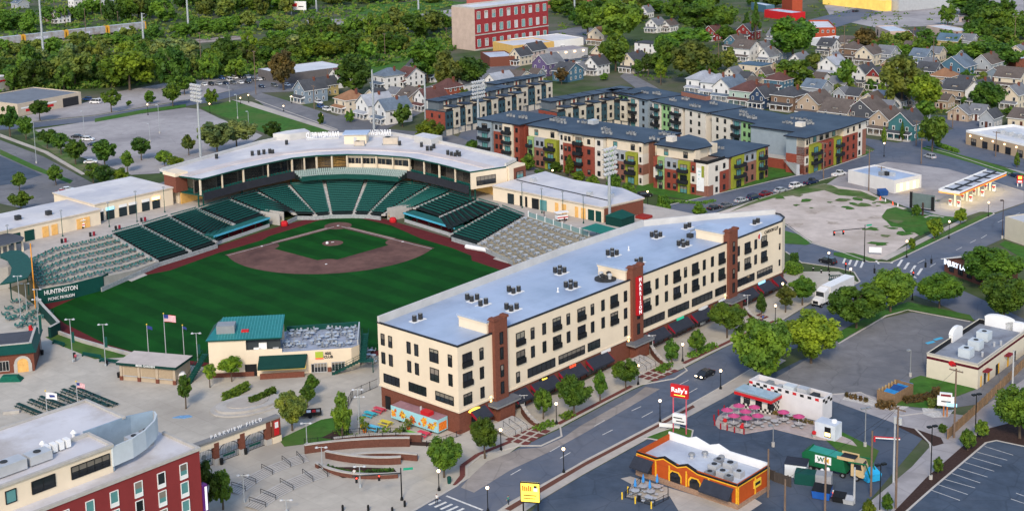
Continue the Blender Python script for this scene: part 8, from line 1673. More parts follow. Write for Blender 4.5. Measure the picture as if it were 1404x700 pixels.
def undergrowth(name,P,n,leaf,hmax,seed,mats):
 rr=random.Random(seed); b=MB(); x0=min(p[0] for p in P);x1=max(p[0] for p in P);y0=min(p[1] for p in P);y1=max(p[1] for p in P); k=0
 while k<n:
  x,y=rr.uniform(x0,x1),rr.uniform(y0,y1)
  if not inpoly(x,y,P): continue
  k+=1; gx,gy=G(x,y); m=rr.choice(mats); hh=hmax*rr.uniform(.4,1)
  for j in range(7):
   p=Vector((gx+rr.gauss(0,1.4),gy+rr.gauss(0,1.4),hh*rr.random())); a=Vector((rr.gauss(0,1),rr.gauss(0,1),rr.gauss(0,.5))).normalized()*leaf*rr.uniform(.5,1.3); c=a.orthogonal().normalized()*leaf*rr.uniform(.5,1); b.poly([p-a-c,p+a-c,p+a+c,p-a+c],m)
 o=b.build(name); o['kind']='stuff'; o['label']='tangled low green undergrowth '+{21:'in the belt behind the depot yard',22:'round the railway at the top left',23:'between the houses at the upper right'}[seed]; return o
undergrowth('undergrowth',[(-10,128),(130,122),(345,104),(520,92),(620,70),(620,46),(420,52),(200,86),(-10,100)],1500,.8,2.8,21,[LEAFM,LEAFD,LEAFO])
undergrowth('undergrowth',[(-10,96),(330,50),(620,40),(620,-4),(-10,-4)],1500,.9,2.6,22,[LEAFM,LEAFO,LEAFD])
undergrowth('undergrowth',[(760,100),(960,120),(1200,150),(1404,165),(1404,-4),(760,-4)],900,.55,1.2,23,[LEAFM,LEAFO,LEAFD])
hedge('hedge','long clipped hedge along the street by the strip of shops','hedge',[(1284,200),(1314,210)],2.2,1.4,LEAFM,dens=22); hedge('hedge','round clipped shrub mass at the far corner of the long block','hedge',[(1080,372),(1096,376)],4,2.6,LEAFM,dens=40); hedge('hedge','dark taller shrub behind the round clipped one at the far corner','hedge',[(1084,366),(1094,366)],3.5,3.6,LEAFD,dens=40)
hedge('hedge','low green bed beside the apartments facing the ballpark hall','hedge',[(735,236),(770,246)],3,1.0,LEAFM,dens=14); hedge('hedge','long low green bed at the corner of the nearest apartments','hedge',[(905,276),(960,280),(980,276)],2.2,.7,LEAFM,dens=18)
for i,(a,c) in enumerate((((736,590),(757,580)),((903,510),(918,500)),((945,490),(980,474)),((770,575),(785,568)),((1010,456),(1030,446)))): hedge('shrub','low shrub bed %s along the long block shops, counted from the plaza end'%ORD[i],'shrubs',[a,c],2.4,.8,LEAFM,'shrub beds before the shops',24)
# VEHICLES
TYRE=mat('tyre',(.015,.015,.016),.85); CGL=mat('car_glass',(.02,.025,.03),.08,0,spec=.6); CHR=mat('wheel_rim',(.35,.36,.37),.35,metal=.5); HLT=mat('headlamp_lens',(.8,.8,.75),.2); TLT=mat('tail_lens',(.35,.01,.01),.3)
PAINTS={}
def cpaint(n,c):
 if n not in PAINTS: PAINTS[n]=mat('car_'+n.replace(' ','_'),c,.25,.03,spec=.5)
 return PAINTS[n]
CARC={'white':(.7,.7,.7),'silver':(.4,.42,.44),'black':(.015,.016,.02),'grey':(.12,.13,.14),'blue':(.02,.07,.22),'red':(.35,.015,.02),'navy':(.012,.025,.07),'maroon':(.15,.01,.02)}
CMC={}
def car_meshes(kind,col):
 k=(kind,col)
 if k in CMC: return CMC[k]
 p=cpaint(col,CARC[col])
 L={'sedan':4.6,'suv':4.7,'van':5.2,'pickup':5.6}[kind]; hb={'sedan':.92,'suv':1.05,'van':1.15,'pickup':1.08}[kind]; ht={'sedan':1.42,'suv':1.72,'van':2.1,'pickup':1.8}[kind]; W=.9
 cab={'sedan':(-1.55,-.95,.55,1.35),'suv':(-2.15,-1.75,.6,1.35),'van':(-2.5,-2.3,1.3,2.1),'pickup':(-.35,-.2,1.0,1.6)}[kind]
 x=L/2
 prof=[(-x,.32),(x,.32),(x,.62),(x-.12,hb-.16),(cab[3],hb),(cab[0],hb),(-x+.08,hb-.04),(-x,.7)]
 b=MB(); n=len(prof)
 for s in (-1,1): b.poly([(q[0],s*W,q[1]) for q in (prof if s<0 else prof[::-1])],p)
 for i in range(n): a,c=prof[i],prof[(i+1)%n]; b.poly([(a[0],-W,a[1]),(a[0],W,a[1]),(c[0],W,c[1]),(c[0],-W,c[1])],p)
 body=b.mesh('body')
 b=MB(); w2=W*.8
 A=[(cab[0],-W*.97,hb),(cab[3],-W*.97,hb),(cab[3],W*.97,hb),(cab[0],W*.97,hb)]; B=[(cab[1],-w2,ht-.05),(cab[2],-w2,ht-.05),(cab[2],w2,ht-.05),(cab[1],w2,ht-.05)]
 b.faces(A+B,[(0,1,5,4),(1,2,6,5),(2,3,7,6),(3,0,4,7)],CGL); cabin=b.mesh('window')
 b=MB(); b.box(cab[1]-.04,-w2-.03,ht-.06,cab[2]+.04,w2+.03,ht,p)
 for s in (-1,1):
  for a,c in ((A[0],B[0]),(A[1],B[1])): b.cyl((a[0],s*abs(a[1]),a[2]),(c[0],s*abs(c[1]),c[2]),.05,n=4,m=p)
  mx=(cab[1]+cab[2])/2; b.cyl((mx-.1,s*W*.97,hb),(mx-.1,s*w2,ht-.05),.05,n=4,m=p)
 roof=b.mesh('roof')
 b=MB(); b.cyl((0,-.12,0),(0,.12,0),.34,n=14,m=TYRE); b.cyl((0,-.125,0),(0,.125,0),.2,n=10,m=CHR); wheel=b.mesh('wheel')
 b=MB(); b.box(-.03,-.2,-.09,.03,.2,.09,HLT); hl=b.mesh('headlight'); b=MB(); b.box(-.03,-.18,-.1,.03,.18,.1,TLT); tl=b.mesh('tail_light')
 CMC[k]=(body,cabin,roof,wheel,hl,tl,L); return CMC[k]
def car(kind,col,px,py,ang,label,group=None,z=.06,name='parked_car'):
 m=car_meshes(kind,col); L=m[6]; t=thing(name,label,{'pickup':'pickup','van':'van'}.get(kind,'car'),(*G(px,py),z),R(ang),group)
 link('body',m[0],t); link('window',m[1],t); link('roof',m[2],t)
 for x in (-L*.31,L*.31):
  for y in (-.82,.82): link('wheel',m[3],t,(x,y,.34))
 for y in (-.62,.62): link('headlight',m[4],t,(L/2,y,.68)); link('tail_light',m[5],t,(-L/2,y,.78))
 return t
def ang_px(a,b): A=G(*a);B=G(*b); return math.degrees(math.atan2(B[1]-A[1],B[0]-A[0]))
c=car('sedan','black',967,516,47+180,'dark sedan with lit headlights driving on the main street',name='moving_car')
for y in (-.62,.62): link('headlamp_glow',(lambda b:(b.box(0,-.2,-.1,.06,.2,.1,mat('headlamp_lit',(1,.8,.55),.3,0,emit=8)),b.mesh('headlamp_glow'))[1])(MB()),c,(2.32,y,.66))
car('suv','black',1135,361,-52+180,'black suv turning on the cross street near the bollards',name='moving_car')
g='cars parked along the apartments street'
sa=ang_px((820,285),(1060,240)); sa2=ang_px((980,284),(1130,246))
for kd,cl,px,py,l in (('sedan','black',979,287,'dark sedan first from the left in the street parking by the vacant lot'),('sedan','grey',995,284,'grey sedan second from the left in the street parking'),('sedan','silver',1016,277,'silver blue car with light roof in the street parking'),('suv','navy',1033,273,'dark blue car fourth in the street parking'),('sedan','maroon',1050,268,'dark red car at the head of the first street parking group'),('sedan','silver',1070,263,'silver sedan behind the white suv in the street parking'),('suv','white',1091,257,'white suv alone in the middle of the street parking'),('pickup','navy',1112,252,'dark blue pickup truck right of the white suv'),('pickup','white',1150,241,'white pickup truck beside the gas station shop')): car(kd,cl,px,py,sa2,l,g)
car('suv','black',884,270,20,'black car parked behind the brick end of the hall',None); car('suv','silver',1275,217,ang_px((1300,224),(1240,205)),'silver suv driving by the strip of shops',name='moving_car'); car('suv','white',1346,201,ang_px((1346,201),(1300,188)),'white suv parked in front of the strip of shops','cars at the strip of shops'); car('sedan','black',1367,206,ang_px((1346,201),(1300,188)),'black sedan parked in front of the strip of shops','cars at the strip of shops')
car('sedan','navy',1392,243,ang_px((1404,250),(1360,236)),'dark car leaving by the right edge behind the canopy',name='moving_car')
g='cars on the pale parking lot'
for kd,cl,px,py,a,l in (('sedan','black',106,189,-10,'black car parked under the lot row trees'),('suv','white',121,193,-10,'white suv parked beside the black car on the lot'),('sedan','navy',129,200,-10,'small dark car behind the white suv on the lot'),('sedan','white',124,224,10,'white car beneath the largest dark lot tree')): car(kd,cl,px,py,a,l,g)
rows=[((275,118),(345,114),7,'lower row of the depot car park'),((300,109),(344,107),5,'middle row of the depot car park'),((338,112),(400,106),9,'right row of the depot car park'),((350,121),(420,116),4,'near row of the depot car park')]
cols=['white','black','silver','navy','grey','white','black','blue','grey']; k=0
for p,q,n,w in rows:
 for i in range(n):
  t_=(i+.5)/n; car(['sedan','suv','sedan'][k%3],cols[k%9],p[0]+(q[0]-p[0])*t_,p[1]+(q[1]-p[1])*t_,-60+ (k%5),'%s car %s from the left in the %s'%(cols[k%9],ORD[i],w),'cars in the '+w); k+=1
car('van','white',315,112,-60,'white delivery van parked in the depot car park'); car('van','white',131,142,160,'white box van at the depot bay',None); car('van','white',103,143,40,'white box truck backed into the depot loading bay',None); car('suv','blue',120,138,150,'blue pickup near the depot bay')
for i,(px,py,cl) in enumerate([(437,142,'white'),(440,148,'blue'),(448,152,'white'),(560,122,'black')]): car('suv',cl,px,py,-56,['white suv beside the yellow house','blue car beside the yellow house','white car at the kerb by the yellow house','black car between the far white houses'][i])
for i in range(8): car(['sedan','suv'][i%2],cols[(i*2)%9],772+i*8-(i%2)*4,66+i*2.4+(i%3)*4,-20,'%s car %s from the left in the strip lot with bright lamps'%(cols[(i*2)%9],ORD[i]),'cars in the lamp lit strip lot')
for i in range(5): car(['suv','sedan'][i%2],cols[(i+2)%9],768+i*9,83+i*1.6,10,'%s car %s in the front line below the grey hall'%(cols[(i+2)%9],ORD[i]),'cars below the grey hall')
car('suv','black',1173,17,30,'black suv on the wide bare lot at the top right'); car('suv','black',1271,11,60,'black van near the store hall at the top right')
for i,(px,py,cl) in enumerate([(92,262,'white'),(86,266,'red'),(98,265,'white')]): car('sedan',cl,px,py,20,['white car behind the left hall roof','red car behind the left hall roof','second white car behind the left hall roof'][i],'cars behind the left hall')
for i,(px,py,z) in enumerate([(108,313,5.5),(770,302,5.5)]):
 t=thing('concession_cart',['white striped concession cart on the left concourse','white striped concession cart on the right concourse'][i],'cart',(*G(px,py,z),z),.4); b=MB(); b.box(-1.6,-.8,.5,1.6,.8,1.5,WHITE); b.box(-1.6,-.82,.9,1.6,-.8,1.2,REDP); b.build('counter',t); b=MB(); b.box(-1.9,-1,2.3,1.9,1,2.45,WHITE); b.cyl((-1.5,0,1.5),(-1.5,0,2.3),.05,n=5,m=GREY); b.cyl((1.5,0,1.5),(1.5,0,2.3),.05,n=5,m=GREY); b.build('roof',t)
 for x in (-1,1): b=MB(); b.cyl((x,-.85,.3),(x,.85,.3),.3,n=10,m=TYRE); b.build('wheel',t)
t=thing('semi_truck','white semi truck with box trailer stopped at the far corner of the long block','truck',(*G(1140,411),.05),R(47.6+180))
WT=mat('truck_white',(.72,.72,.72),.4,.04,spec=.3); bx('trailer',t,-8.5,-1.25,1.1,2.6,1.25,4.0,WT); b=MB(); b.box(3.2,-1.2,.9,5.4,1.2,3.4,WT); b.poly([(3.2,-1.2,3.4),(5.4,-1.2,3.4),(3.4,-1.1,4.0)],WT); b.poly([(3.2,1.2,3.4),(3.4,1.1,4.0),(5.4,1.2,3.4)],WT); b.poly([(5.4,-1.2,3.4),(5.4,1.2,3.4),(3.4,1.1,4.0),(3.4,-1.1,4.0)],WT); b.build('cab',t); b=MB(); b.faces([(5.4,-1.1,.8),(7.4,-1.0,.8),(7.4,1,.8),(5.4,1.1,.8),(5.4,-1.1,2.2),(7.2,-.85,1.9),(7.2,.85,1.9),(5.4,1.1,2.2)],[(0,1,5,4),(1,2,6,5),(2,3,7,6),(4,5,6,7)],WT); b.build('hood',t)
b=MB(); b.poly([(5.42,-1.05,2.2),(5.42,1.05,2.2),(5.42,1.0,3.3),(5.42,-1,3.3)],CGL); b.poly([(4.3,-1.22,2.1),(5.3,-1.22,2.1),(5.2,-1.22,3.1),(4.3,-1.22,3.1)],CGL); b.build('window',t); bx('grille',t,7.4,-.7,.9,7.46,.7,1.6,BLACK)
for x in (6.6,3.6,2.4,-5.6,-6.8):
 for y in (-1.05,1.05): b=MB(); b.cyl((x,y-.18,.5),(x,y+.18,.5),.5,n=14,m=TYRE); b.cyl((x,y-.19,.5),(x,y+.19,.5),.26,n=10,m=CHR); b.build('wheel',t)
for y in (-.8,.8): bx('headlight',t,7.3,y-.15,1.0,7.42,y+.15,1.3,HLT)
A,B=G(1112,641),G(1182,657); an=math.atan2(B[1]-A[1],B[0]-A[0]); t=thing('refuse_truck','green refuse truck with beige cab and white WM panel lifting at a blue dumpster','truck',(*G(1146,649),.06),an)
WG=mat('refuse_green',(.01,.11,.045),.5,.1,1); BEI=mat('cab_beige',(.52,.38,.2),.5,.06); WGT=mat('refuse_roof',(.03,.26,.2),.5,.15,1)
b=MB(); b.faces([(-5.4,-1.25,1.0),(2.2,-1.25,1.0),(2.2,1.25,1.0),(-5.4,1.25,1.0),(-4.7,-1.25,3.7),(1.6,-1.25,3.4),(1.6,1.25,3.4),(-4.7,1.25,3.7)],[(0,1,5,4),(1,2,6,5),(2,3,7,6),(3,0,4,7)],WG); b.poly([(-4.7,-1.25,3.7),(1.6,-1.25,3.4),(1.6,1.25,3.4),(-4.7,1.25,3.7)],WGT); b.build('body',t)
b=MB(); b.faces([(-5.4,-1.3,1.2),(-4.2,-1.3,1.2),(-4.2,1.3,1.2),(-5.4,1.3,1.2),(-5.6,-1.3,3.0),(-4.4,-1.3,4.0),(-4.4,1.3,4.0),(-5.6,1.3,3.0)],[(0,1,5,4),(1,2,6,5),(2,3,7,6),(3,0,4,7),(4,5,6,7)],WG); b.build('tailgate',t)
b=MB(); b.box(1.0,-1.2,3.42,3.4,1.2,3.6,BLACK); b.box(.6,-1.3,3.3,3.6,-1.15,3.8,BEI); b.box(.6,1.15,3.3,3.6,1.3,3.8,BEI); b.build('hopper',t)
b=MB(); b.box(3.0,-1.2,.8,5.2,1.2,2.2,BEI); b.faces([(3.0,-1.2,2.2),(5.2,-1.2,2.2),(5.2,1.2,2.2),(3.0,1.2,2.2),(3.0,-1.15,3.3),(4.8,-1.1,3.3),(4.8,1.1,3.3),(3.0,1.15,3.3)],[(0,1,5,4),(1,2,6,5),(2,3,7,6),(3,0,4,7),(4,5,6,7)],BEI); b.build('cab',t)
b=MB(); b.poly([(5.16,-1.0,2.25),(5.16,1,2.25),(4.86,.95,3.2),(4.86,-.95,3.2)],CGL); b.poly([(3.5,-1.22,2.1),(4.9,-1.22,2.1),(4.7,-1.2,3.05),(3.5,-1.2,3.05)],CGL); b.build('window',t)
b=MB(); b.box(-3.2,-1.4,1.9,-.4,-1.22,3.2,WHITE); o=b.build('panel',t); text('W',1.2,WG,o,(-2.2,-1.42,2.55),FLAT); text('M',1.2,mat('logo_gold',(.7,.4,.05),.5),o,(-1.15,-1.42,2.55),FLAT)
for y in (-1.35,1.35): b=MB(); b.cyl((2.6,y,3.2),(5.6,y,3.4),.14,n=6,m=WG); b.cyl((5.6,y,3.4),(6.4,y,1.2),.12,n=6,m=WG); b.build('lift_arm',t)
for x in (-4.0,-2.9,4.0,1.6):
 for y in (-1.05,1.05): b=MB(); b.cyl((x,y-.18,.5),(x,y+.18,.5),.5,n=14,m=TYRE); b.cyl((x,y-.19,.5),(x,y+.19,.5),.24,n=10,m=CHR); b.build('wheel',t)
for y in (-.9,.9): bx('headlight',t,5.2,y-.16,1.0,5.26,y+.16,1.25,HLT)
# LAMPS, POLES, MASTS, SIGNALS, PEOPLE
POLEB=mat('pole_black',(.012,.013,.014),.5); POLEG=mat('pole_galvanised',(.4,.43,.45),.45,metal=.3); POLEW=mat('pole_wood',(.17,.12,.09),.95,.2,2)
def street_lamp(label,px,py,top,group='black globe street lamps'):
 h=height_at(px,py,top); t=thing('street_lamp',label,'street lamp',(*G(px,py),.05),0,group)
 b=MB(); b.lathe([(.28,0),(.26,.3),(.14,.6),(.08,.9),(.075,h-.55),(.16,h-.5),(.16,h-.42),(.01,h-.42)],POLEB,8); b.build('post',t); b=MB(); b.ball((0,0,h-.15),.27,LAMP,10,8,1.1); b.build('globe',t); b=MB(); b.lathe([(.12,h+.15),(.02,h+.35)],POLEB,8); b.build('finial',t)
for i,(px,py,top) in enumerate([(602,672,644),(687,617,588),(763,581,552),(875,527,500),(936,495,471),(1063,442,418),(1073,412,388),(989,510,0)][:7]): street_lamp('lit globe lamp at the kerb of the long block, %s from the crossing corner'%ORD[i],px,py,top)
for i,(px,py,top) in enumerate([(669,702,667),(773,648,614),(905,578,548),(988,533,507)]): street_lamp('lit globe lamp on the sidewalk across the street, %s from the bottom'%ORD[i],px,py,top)
street_lamp('lit globe lamp at the curved corner near the white truck',1166,390,368); street_lamp('lit globe lamp behind the bollards of the far corner',1136,371,346)
for i,(px,py,top) in enumerate([(1243,353,330),(1301,327,303),(1355,297,277)]): street_lamp('globe lamp on the grass verge, %s from the crossing'%ORD[i],px,py,top)
for i,(px,py,top) in enumerate([(758,256,233),(888,282,262),(1212,215,196)]): street_lamp(['globe lamp behind the white concession hall','globe lamp at the apartments corner path','globe lamp at the corner block verge'][i],px,py,top)
for i,(px,py,top) in enumerate([(288,156,142),(341,141,130),(389,153,145),(279,173,0)][:3]+[(203,158,143),(442,168,157),(400,142,132),(330,143,134)]): street_lamp('small globe lamp along the lawn street, %s in the line'%ORD[i],px,py,top,'lamps along the lawn street')
def twin_lamp(label,px,py,top,m=POLEG,n=2,name='plaza_lamp',lit=False,banner=None):
 h=height_at(px,py,top); t=thing(name,label,'lamp post',(*G(px,py),.03),0); b=MB(); b.cyl((0,0,0),(0,0,h),.1,.07,8,m); b.cyl((-.7,0,h-.1),(.7,0,h-.1),.04,n=5,m=m); b.lathe([(.25,0),(.2,.5),(.1,.6)],m,8); b.build('post',t)
 for k in range(n): x=(-.8,.8)[k]; b=MB(); b.lathe([(.12,h+.1),(.34,h-.15),(.3,h-.2),(.01,h-.2)],LGREY if not lit else LAMP,8,(x,0)); b.build('lamp_head',t)
 if banner: bx('banner',t,.12,-.02,h*.45,.7,.02,h*.7,banner)
for i,(px,py,top) in enumerate([(56,485,410),(100,496,437),(145,502,444),(272,508,456),(29,440,378),(53,428,396),(37,425,388)]): twin_lamp(['tall plaza lamp by the porch tables near the brick building','tall plaza lamp beside the berm bench','tall plaza lamp with a litter bin left of the kiosk','tall plaza lamp between kiosk and club stairs','lamp with flood heads at the left edge by the pavilion','lamp on the porch next to the corner wall','second lamp on the porch close to the foul pole'][i],px,py,top,POLEG,2,'plaza_lamp',False,GREEN if i<4 else None)
for i,(px,py,top) in enumerate([(421,610,579),(493,602,533),(494,575,543),(442,645,612),(494,668,638),(335,688,650),(393,702,684)]): twin_lamp(['grey twin lamp before the gateway right end','grey twin lamp over the food truck yard','short twin lamp in the patio fence corner','thin lamp at the end of the curved walls','pale lamp on the paving by the lowest planter wall','lamp at the foot of the gateway steps','lamp at the bottom edge of the corner steps'][i],px,py,top,POLEG,2)
for i,(px,py,top) in enumerate([(199,566,560),(768,517,0)][:0]): pass
for i,(px,py,top) in enumerate([(719,563,541),(895,484,459),(1025,427,404)]): twin_lamp('pale shepherd lamp on the brick stair wall, %s from the plaza end'%ORD[i],px,py,top,LGREY,1,'stair_lamp')
for i,(a,c,st) in enumerate((((716,566),(738,585),(706,590)),((893,484),(915,502),(884,503)),((1022,430),(1040,441),(1018,440)))):
 t=thing('stair_wall','curved brick stair wall with pale cap and lamp, %s from the plaza end'%ORD[i],'wall'); P=[Vector(G(*p)) for p in arc_px(a,((a[0]+c[0])/2-3,(a[1]+c[1])/2+4),c,6)]; b=MB(); b2=MB()
 for k in range(6): d=(P[k+1]-P[k]).normalized(); n_=Vector((-d.y,d.x))*.25; b.prism([tuple(P[k]-n_),tuple(P[k+1]-n_),tuple(P[k+1]+n_),tuple(P[k]+n_)],0,1.7-.18*k,BRICK2); b2.prism([tuple(P[k]-n_*1.4),tuple(P[k+1]-n_*1.4),tuple(P[k+1]+n_*1.4),tuple(P[k]+n_*1.4)],1.7-.18*k,1.86-.18*k,PALEC)
 b.build('brick',t); b2.build('cap',t)
 s0=thing('entrance_steps','pale entrance steps with black rails at the stair tower, %s from the plaza end'%ORD[i],'steps',(*G(*st),0),U);
 b=MB()
 for k in range(6): b.box(-3,.5*k-1.5,0,3.2,3.6,.06+.15*(k+1),PALEC if k%2 else CONC)
 b.build('treads',s0)
 for x in (-1.6,0,1.6): b=MB(); b.cyl((x,-1.6,.1),(x,-1.6,1.1),.04,n=5,m=BLACK); b.cyl((x,1.4,1),(x,1.4,2.0),.04,n=5,m=BLACK); b.cyl((x,-1.6,1.1),(x,1.4,2.0),.04,n=5,m=BLACK); b.build('handrail',s0)
def lot_lamp(label,px,py,top,m=POLEB,n=2):
 h=height_at(px,py,top); t=thing('lot_lamp',label,'lamp post',(*G(px,py),.05),R(20)); b=MB(); b.cyl((0,0,.8),(0,0,h),.1,.08,8,m); b.build('pole',t); b=MB(); b.cyl((0,0,0),(0,0,.8),.3,n=10,m=PALEC); b.build('footing',t)
 for k in range(n): x=(-.55,.55)[k]; bx('lamp_head',t,x-.4,-.28,h-.05,x+.4,.28,h+.2,m)
for i,(px,py,top) in enumerate([(1337,597,541),(1276,657,585),(1206,705,637),(1186,612,560),(1248,516,480),(1060,612,583),(1004,570,0)][:6]): lot_lamp(['black twin head lamp nearest the board fence corner','black twin head lamp on a pale footing beside the parking court','black twin head lamp at the bottom by the blue dumpster','grey lamp in the grass beside the white shed','thin lamp pole by the dumpster enclosure','short grey lamp in the drive lane by the patio front'][i],px,py,top,POLEB if i<3 else GREY,2 if i<4 else 1)
for i,(px,py,top) in enumerate([(50,224,168),(140,214,195),(116,188,153),(206,195,170),(219,183,144),(341,172,153),(326,163,130),(315,140,117)]):
 lot_lamp('pale lamp pole on the left parking lot, %s from the left'%ORD[i],px,py,top,POLEG,1)
lot_lamp('rust brown lamp pole at the kerb of the street by the warehouse',1374,327,275,mat('rust_brown',(.06,.04,.035),.8),1)
def mast(label,px,py,top,bank=None,rows=5,cols=6):
 h=height_at(px,py,top); t=thing('light_mast',label,'light mast',(*G(px,py),0),R(-45) if px<600 else R(48)); b=MB(); b.cyl((0,0,0),(0,0,h),.55,.28,10,POLEG); b.build('mast',t)
 if bank:
  for r in range(rows):
   z=h-r*1.35; b=MB(); b.box(-cols*.6,-.1,z-.06,cols*.6,.1,z+.06,GREY); bar=b.build('crossarm',t)
   b=MB()
   for c in range(cols): x=(c-(cols-1)/2)*1.15; b.cyl((x,-.1,z+.1),(x,-.75,z-.25),.32,.5,8,LGREY); b.cyl((x,-.76,z-.26),(x,-.78,z-.27),.46,n=8,m=WHITE)
   b.build('floodlights',bar)
 return t
mast('tall pale light mast with flood bank left of the clubhouse',276,226,117,True); mast('tall light mast with flood bank before the dark townhouses',657,213,112,True); mast('tall light mast with flood bank beyond the right terrace',836,330,204,True,6,5); mast('tall bare light mast at the houses behind the clubhouse',513,178,96); mast('short bare light mast beside the brick townhouse end',584,170,104)
for i,(px,py,top) in enumerate([(60,80,-30),(197,61,18),(259,50,-30),(156,16,-30),(574,18,-30),(434,16,-30),(788,24,-30)]):
 h=height_at(px,py,top); t=thing('transmission_pole','tall pale steel power pole beyond the railway, %s of seven'%ORD[i],'pole',(*G(px,py),0),0,'tall steel power poles'); b=MB(); b.cyl((0,0,0),(0,0,h),.7,.4,10,POLEG); b.build('shaft',t)
 for z in (.96,.85,.74): b=MB(); b.cyl((0,0,h*z),(1.8,0,h*z+.3),.12,n=5,m=POLEG); b.build('arm',t)
def utility(label,px,py,top,arms=1,m=POLEW,box=False,group='wooden utility poles'):
 h=height_at(px,py,top); t=thing('utility_pole',label,'utility pole',(*G(px,py),0),R(-45),group); b=MB(); b.cyl((0,0,0),(0,0,h),.2,.14,8,m); b.build('shaft',t)
 for k in range(arms): b=MB(); b.box(-1.3,-.08,h-.5-k*.9,1.3,.08,h-.32-k*.9,m); [b.cyl((x,0,h-.32-k*.9),(x,0,h-.1-k*.9),.05,n=5,m=GREY) for x in (-1.2,-.6,.6,1.2)]; b.build('crossarm',t)
 if box:
  for x in (-.45,.45): b=MB(); b.cyl((x,-.1,h-2.8),(x,-.1,h-1.7),.28,n=8,m=LGREY); b.build('transformer',t)
 return (t.location.x,t.location.y,h)
W1=utility('wooden pole with transformers beside the alley drive',1228,697,558,1,POLEW,True); W2=utility('plain wooden pole right behind the orange restaurant',1053,681,615,0); W3=utility('wooden pole beside the white steel pole near the truck',1194,680,590,0); W4=utility('bare wooden pole left of the black dumpster',1076,712,656,0); W5=utility('wooden pole in the lawn before the white restaurant',1308,600,505,1); utility('white steel pole carrying a box at the drive kerb',1225,661,570,0,LGREY); utility('white pole at the foot of the truck cab',1171,690,640,0,LGREY); utility('tall wooden pole left of the barrels',1131,705,625,0); utility('white pole at the far end of the board fence',1388,531,480,0,LGREY)
ul=[(351,130,70),(431,150,117),(450,122,94),(528,78,46),(277,108,45),(831,97,60),(985,96,55),(1102,75,40),(1111,115,99),(1157,85,35),(1252,75,40),(1279,105,50),(1346,82,55),(1391,64,22),(1357,160,138),(1191,262,205),(1129,245,195),(1256,200,165),(1263,225,190),(1176,130,114),(1306,175,150),(612,50,38),(119,60,12),(76,28,0),(90,33,10),(139,24,0),(162,32,16),(1197,124,112),(1057,100,80),(1208,250,228),(1137,100,66),(1365,215,180)]
for i,(px,py,top) in enumerate(ul): utility('distant wooden utility pole, number %s counted along the back streets'%(ORD[i] if i<20 else 'twenty '+ORD[i-20]) if 0 else 'distant wooden utility pole '+['at the lawn street corner','by the yellow house','behind the yellow house','in the scrub by the warehouse','in the bare ground by the car park','beside the big tree over the strip lot','rust coloured and tall beside the park','left of the brick shop','by the leafy yard','near the long tan house','in the leafy middle yard','tallest among the right houses','above the dark round tree','at the right edge by the wood','on the lawn at the right','on the gas station shop corner','before the red corner block','pale one at the two street corner','leaning at the two street corner','before the narrow white house','in the lane by the tan garage','left of the large brick building','behind the freight train','by the top left lane','near the pale gables at top left','between the tall white houses','right of the tall white houses','before the red gable','by the blue maroon roofed house','second on the shop corner','above the pale roofed house','by the strip of shops'][i],px,py,top,1)
def wire(a,b_,label):
 m=MB(); a=Vector(a); b_=Vector(b_); n=8; L=(b_-a).length
 f=lambda t: a.lerp(b_,t)-Vector((0,0,4*.03*L*t*(1-t)))
 for i in range(n): m.cyl(f(i/n),f((i+1)/n),.025,n=3,m=BLACK,cap=False)
 tag(m.build('power_line'),label,'wire','overhead wires')
wire(W1,W5,'overhead wire from the transformer pole to the lawn pole'); wire(W1,W4,'overhead wire from the transformer pole to the pole behind the orange restaurant'); wire(W1,W3,'short overhead wire to the pole by the truck')
def signal_pole(label,px,py,top,arm,ang,heads,m=POLEB,sign=False):
 h=height_at(px,py,top); t=thing('signal_pole',label,'traffic light',(*G(px,py),.03),R(ang)); b=MB(); b.cyl((0,0,0),(0,0,h),.13,.09,8,m); b.cyl((0,0,0),(0,0,.5),.28,.2,8,m); b.build('post',t)
 if arm: b=MB(); b.cyl((0,0,h-.9),(arm,0,h-.6),.13,.09,6,CONDC); b.build('mast_arm',t)
 for x in heads:
  b=MB(); z=h-1.3; b.box(x-.2,-.2,z-.5,x+.2,.1,z+.6,BLACK); o=b.build('signal_head',t); b=MB(); b.cyl((x,-.2,z+.35),(x,-.24,z+.35),.12,n=8,m=mat('signal_red',(1,.05,.03),.4,0,emit=3)); b.build('red_lens',o)
 if sign: bx('street_sign',t,.4,-.05,h-.45,2.0,.02,h-.05,mat('street_sign_green',(.02,.3,.18),.5))
signal_pole('traffic signal with long arm and two red heads at the vacant lot corner',1185,359,308,-9.5,20,(-9.2,-6.5),sign=True)
signal_pole('signal pole with green street sign at the plaza corner crossing',551,685,641,-8,10,(-3.6,-7.3),sign=True); signal_pole('black signal pole on the car park corner of the crossing',1251,411,368,0,0,(0,)); signal_pole('short black signal pole at the curved far corner',1159,387,356,0,0,(0,))
for i,(px,py,z) in enumerate([(1199,371,5.5),(1269,363,5.5),(1277,358,5.5)]):
 t=thing('traffic_signal','hanging black traffic signal over the crossing, %s from the left'%ORD[i],'traffic light',(*G(px,py,z),z),0,'hanging signals'); bx('housing',t,-.2,-.2,-.6,.2,.2,.6,BLACK); bx('hanger',t,-.03,-.03,.6,.03,.03,1.6,BLACK)
wire((*G(1192,371,7.1),7.1),(*G(1290,352,7.1),7.1),'span wire carrying the hanging signals over the crossing')
for i,(px,py) in enumerate([(1115,371),(1126,374),(1137,378),(1151,382),(1155,386)]): b=MB(); b.lathe([(.2,0),(.2,.9),(.14,1.05),(.01,1.1)],POLEB,8); b.lathe([(.21,.7),(.21,.85)],WHITE,8); o=b.build('bollard',None,loc=(*G(px,py),.03)); tag(o,'black bollard with white band on the far corner plaza, %s from the left'%ORD[i],'bollard','bollards on the far corner')
